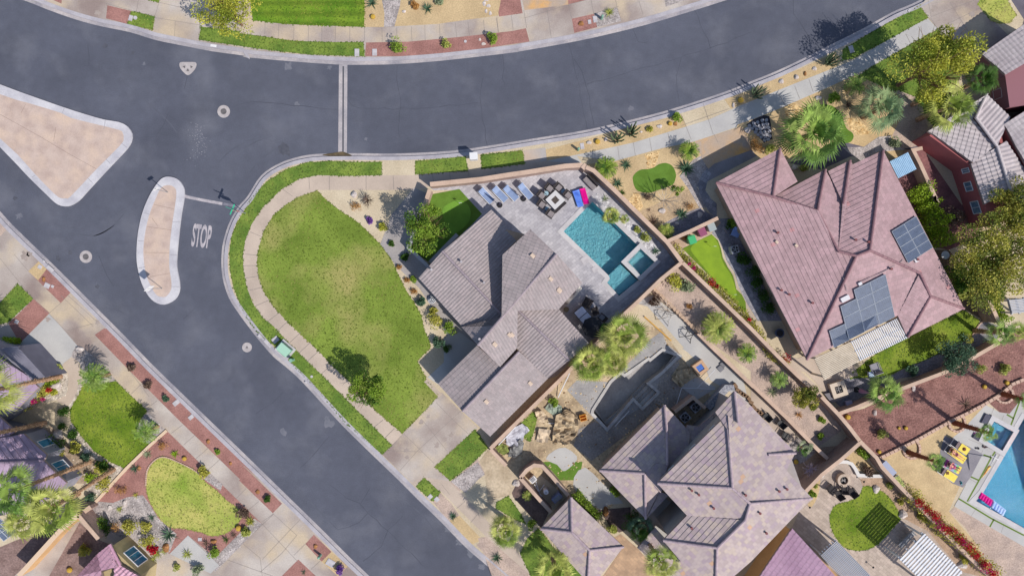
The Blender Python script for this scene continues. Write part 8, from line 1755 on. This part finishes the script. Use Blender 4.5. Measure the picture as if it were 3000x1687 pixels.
for mn, (ca, cb) in GR.items():
    V, Fc, idx = [], [], []
    for nm, P, z, mname in SHEETS:
        if mname != mn: continue
        dens = 16 if mn == 'lawn_big' else 26
        pts = list(scatter(P, dens))
        # ragged fringe along the edge
        n = len(P)
        for i in range(n):
            a, b = P[i], P[(i+1) % n]; L_ = math.hypot(b[0]-a[0], b[1]-a[1])
            if abs(a[0]) > VX+3 or abs(a[1]) > VY+3: continue
            for _ in range(int(L_*9)):
                f = random.random(); pts.append((a[0]+(b[0]-a[0])*f+random.gauss(0, .035), a[1]+(b[1]-a[1])*f+random.gauss(0, .035)))
        for x, y in pts:
            k_ = 1 if blob_noise(x, y)+random.gauss(0, .9) > .9 else 0
            a = random.uniform(0, 6.28); r = random.uniform(.04, .1); hgt = random.uniform(.006, .03)
            for q_ in range(2):
                aa = a+q_*2.1; dx, dy = math.cos(aa)*r, math.sin(aa)*r; k = len(V)
                V += [(x-dx, y-dy, z), (x+dx, y+dy, z), (x+dx*.6-dy*.5, y+dy*.6+dx*.5, z+hgt), (x-dx*.6-dy*.5, y-dy*.6+dx*.5, z+hgt)]; Fc.append((k, k+1, k+2, k+3)); idx.append(k_)
    if not V: continue
    o = mesh('grass', V, Fc, [leafmat(mn+'_blade', D(ca), D(ca)), leafmat(mn+'_dry_blade', D(cb), D(cb))]); tag(o, kind='stuff')
    for f, i in zip(o.data.polygons, idx): f.material_index = i
ST = {'grey_gravel': (14, .03, .1, '#c0bab8', '#8a8280'), 'river_rock': (12, .05, .14, '#d0c6ba', '#94897e'), 'tan_cobble': (26, .05, .13, '#dcc294', '#a8865a'), 'white_pebbles': (26, .04, .12, '#dad8da', '#a5a3aa'), 'red_bark_gravel': (7, .03, .09, '#a87c74', '#6c4440'), 'pink_gravel': (4, .02, .06, '#cdbcb0', '#8f7c74'), 'red_gravel': (4, .02, .06, '#b9877f', '#7f5550'), 'dug_earth': (6, .03, .16, '#cdb692', '#8a7258'), 'shade_gravel': (8, .03, .08, '#aaa8b0', '#65626c'), 'mixed_gravel': (8, .03, .08, '#cbb698', '#8a765f')}
for mn, (dens, r0, r1, ca, cb) in ST.items():
    V, Fc, idx = [], [], []
    for nm, P, z, mname in SHEETS:
        if mname != mn: continue
        for x, y in scatter(P, dens):
            if mn == 'dug_earth' and in_poly(x, y, [(p.x, p.y) for p in PIT]): continue
            r = random.uniform(r0, r1)*random.random()**.5; k = len(V); a = random.uniform(0, 6.28); e = random.uniform(.6, 1)
            for i in range(5): t_ = a+i*1.2566; V.append((x+math.cos(t_)*r, y+math.sin(t_)*r*e, z-.005))
            V.append((x+r*.1, y, z+r*random.uniform(.4, .8)))
            i_ = 0 if random.random() < .6 else 1
            for i in range(5): Fc.append((k+i, k+(i+1) % 5, k+5)); idx.append(i_)
    if not V: continue
    o = mesh('loose_stones', V, Fc, [mat(mn+'_stone', D(ca)), mat(mn+'_dark_stone', D(cb))]); tag(o, kind='stuff')
    for f, i in zip(o.data.polygons, idx): f.material_index = i
# ---------- light, sky, camera ----------
SUN_EL, SUN_AZ = 46.5, math.atan2(-.61, .79)   # direction towards the sun in plan
w = bpy.data.worlds.new('World'); scn.world = w; w.use_nodes = True
nt = w.node_tree; bg = nt.nodes['Background']; sky = nt.nodes.new('ShaderNodeTexSky'); sky.sky_type = 'NISHITA'; sky.sun_disc = False
sky.sun_elevation = R(SUN_EL); sky.sun_rotation = math.pi/2-SUN_AZ
nt.links.new(sky.outputs[0], bg.inputs[0]); bg.inputs[1].default_value = SKYS
sd = bpy.data.lights.new('sun', 'SUN'); sd.energy = SUNE; sd.angle = R(.5); sd.color = (1, .94, .85)
so = bpy.data.objects.new('sun', sd); COL.objects.link(so)
dv = Vector((math.cos(SUN_AZ)*math.cos(R(SUN_EL)), math.sin(SUN_AZ)*math.cos(R(SUN_EL)), math.sin(R(SUN_EL))))
so.rotation_euler = dv.to_track_quat('Z', 'Y').to_euler(); so.location = dv*60
cam = bpy.data.cameras.new('camera'); co = bpy.data.objects.new('camera', cam); COL.objects.link(co)
co.location = (0, 0, H); co.rotation_euler = (0, 0, 0)
cam.sensor_width = 36; cam.lens = 36*H/(3000*K); cam.clip_end = 500; cam.clip_start = .5
scn.camera = co
scn.view_settings.view_transform = 'Standard'; scn.view_settings.look = 'None'; scn.view_settings.gamma = 1; scn.view_settings.exposure = EXPO
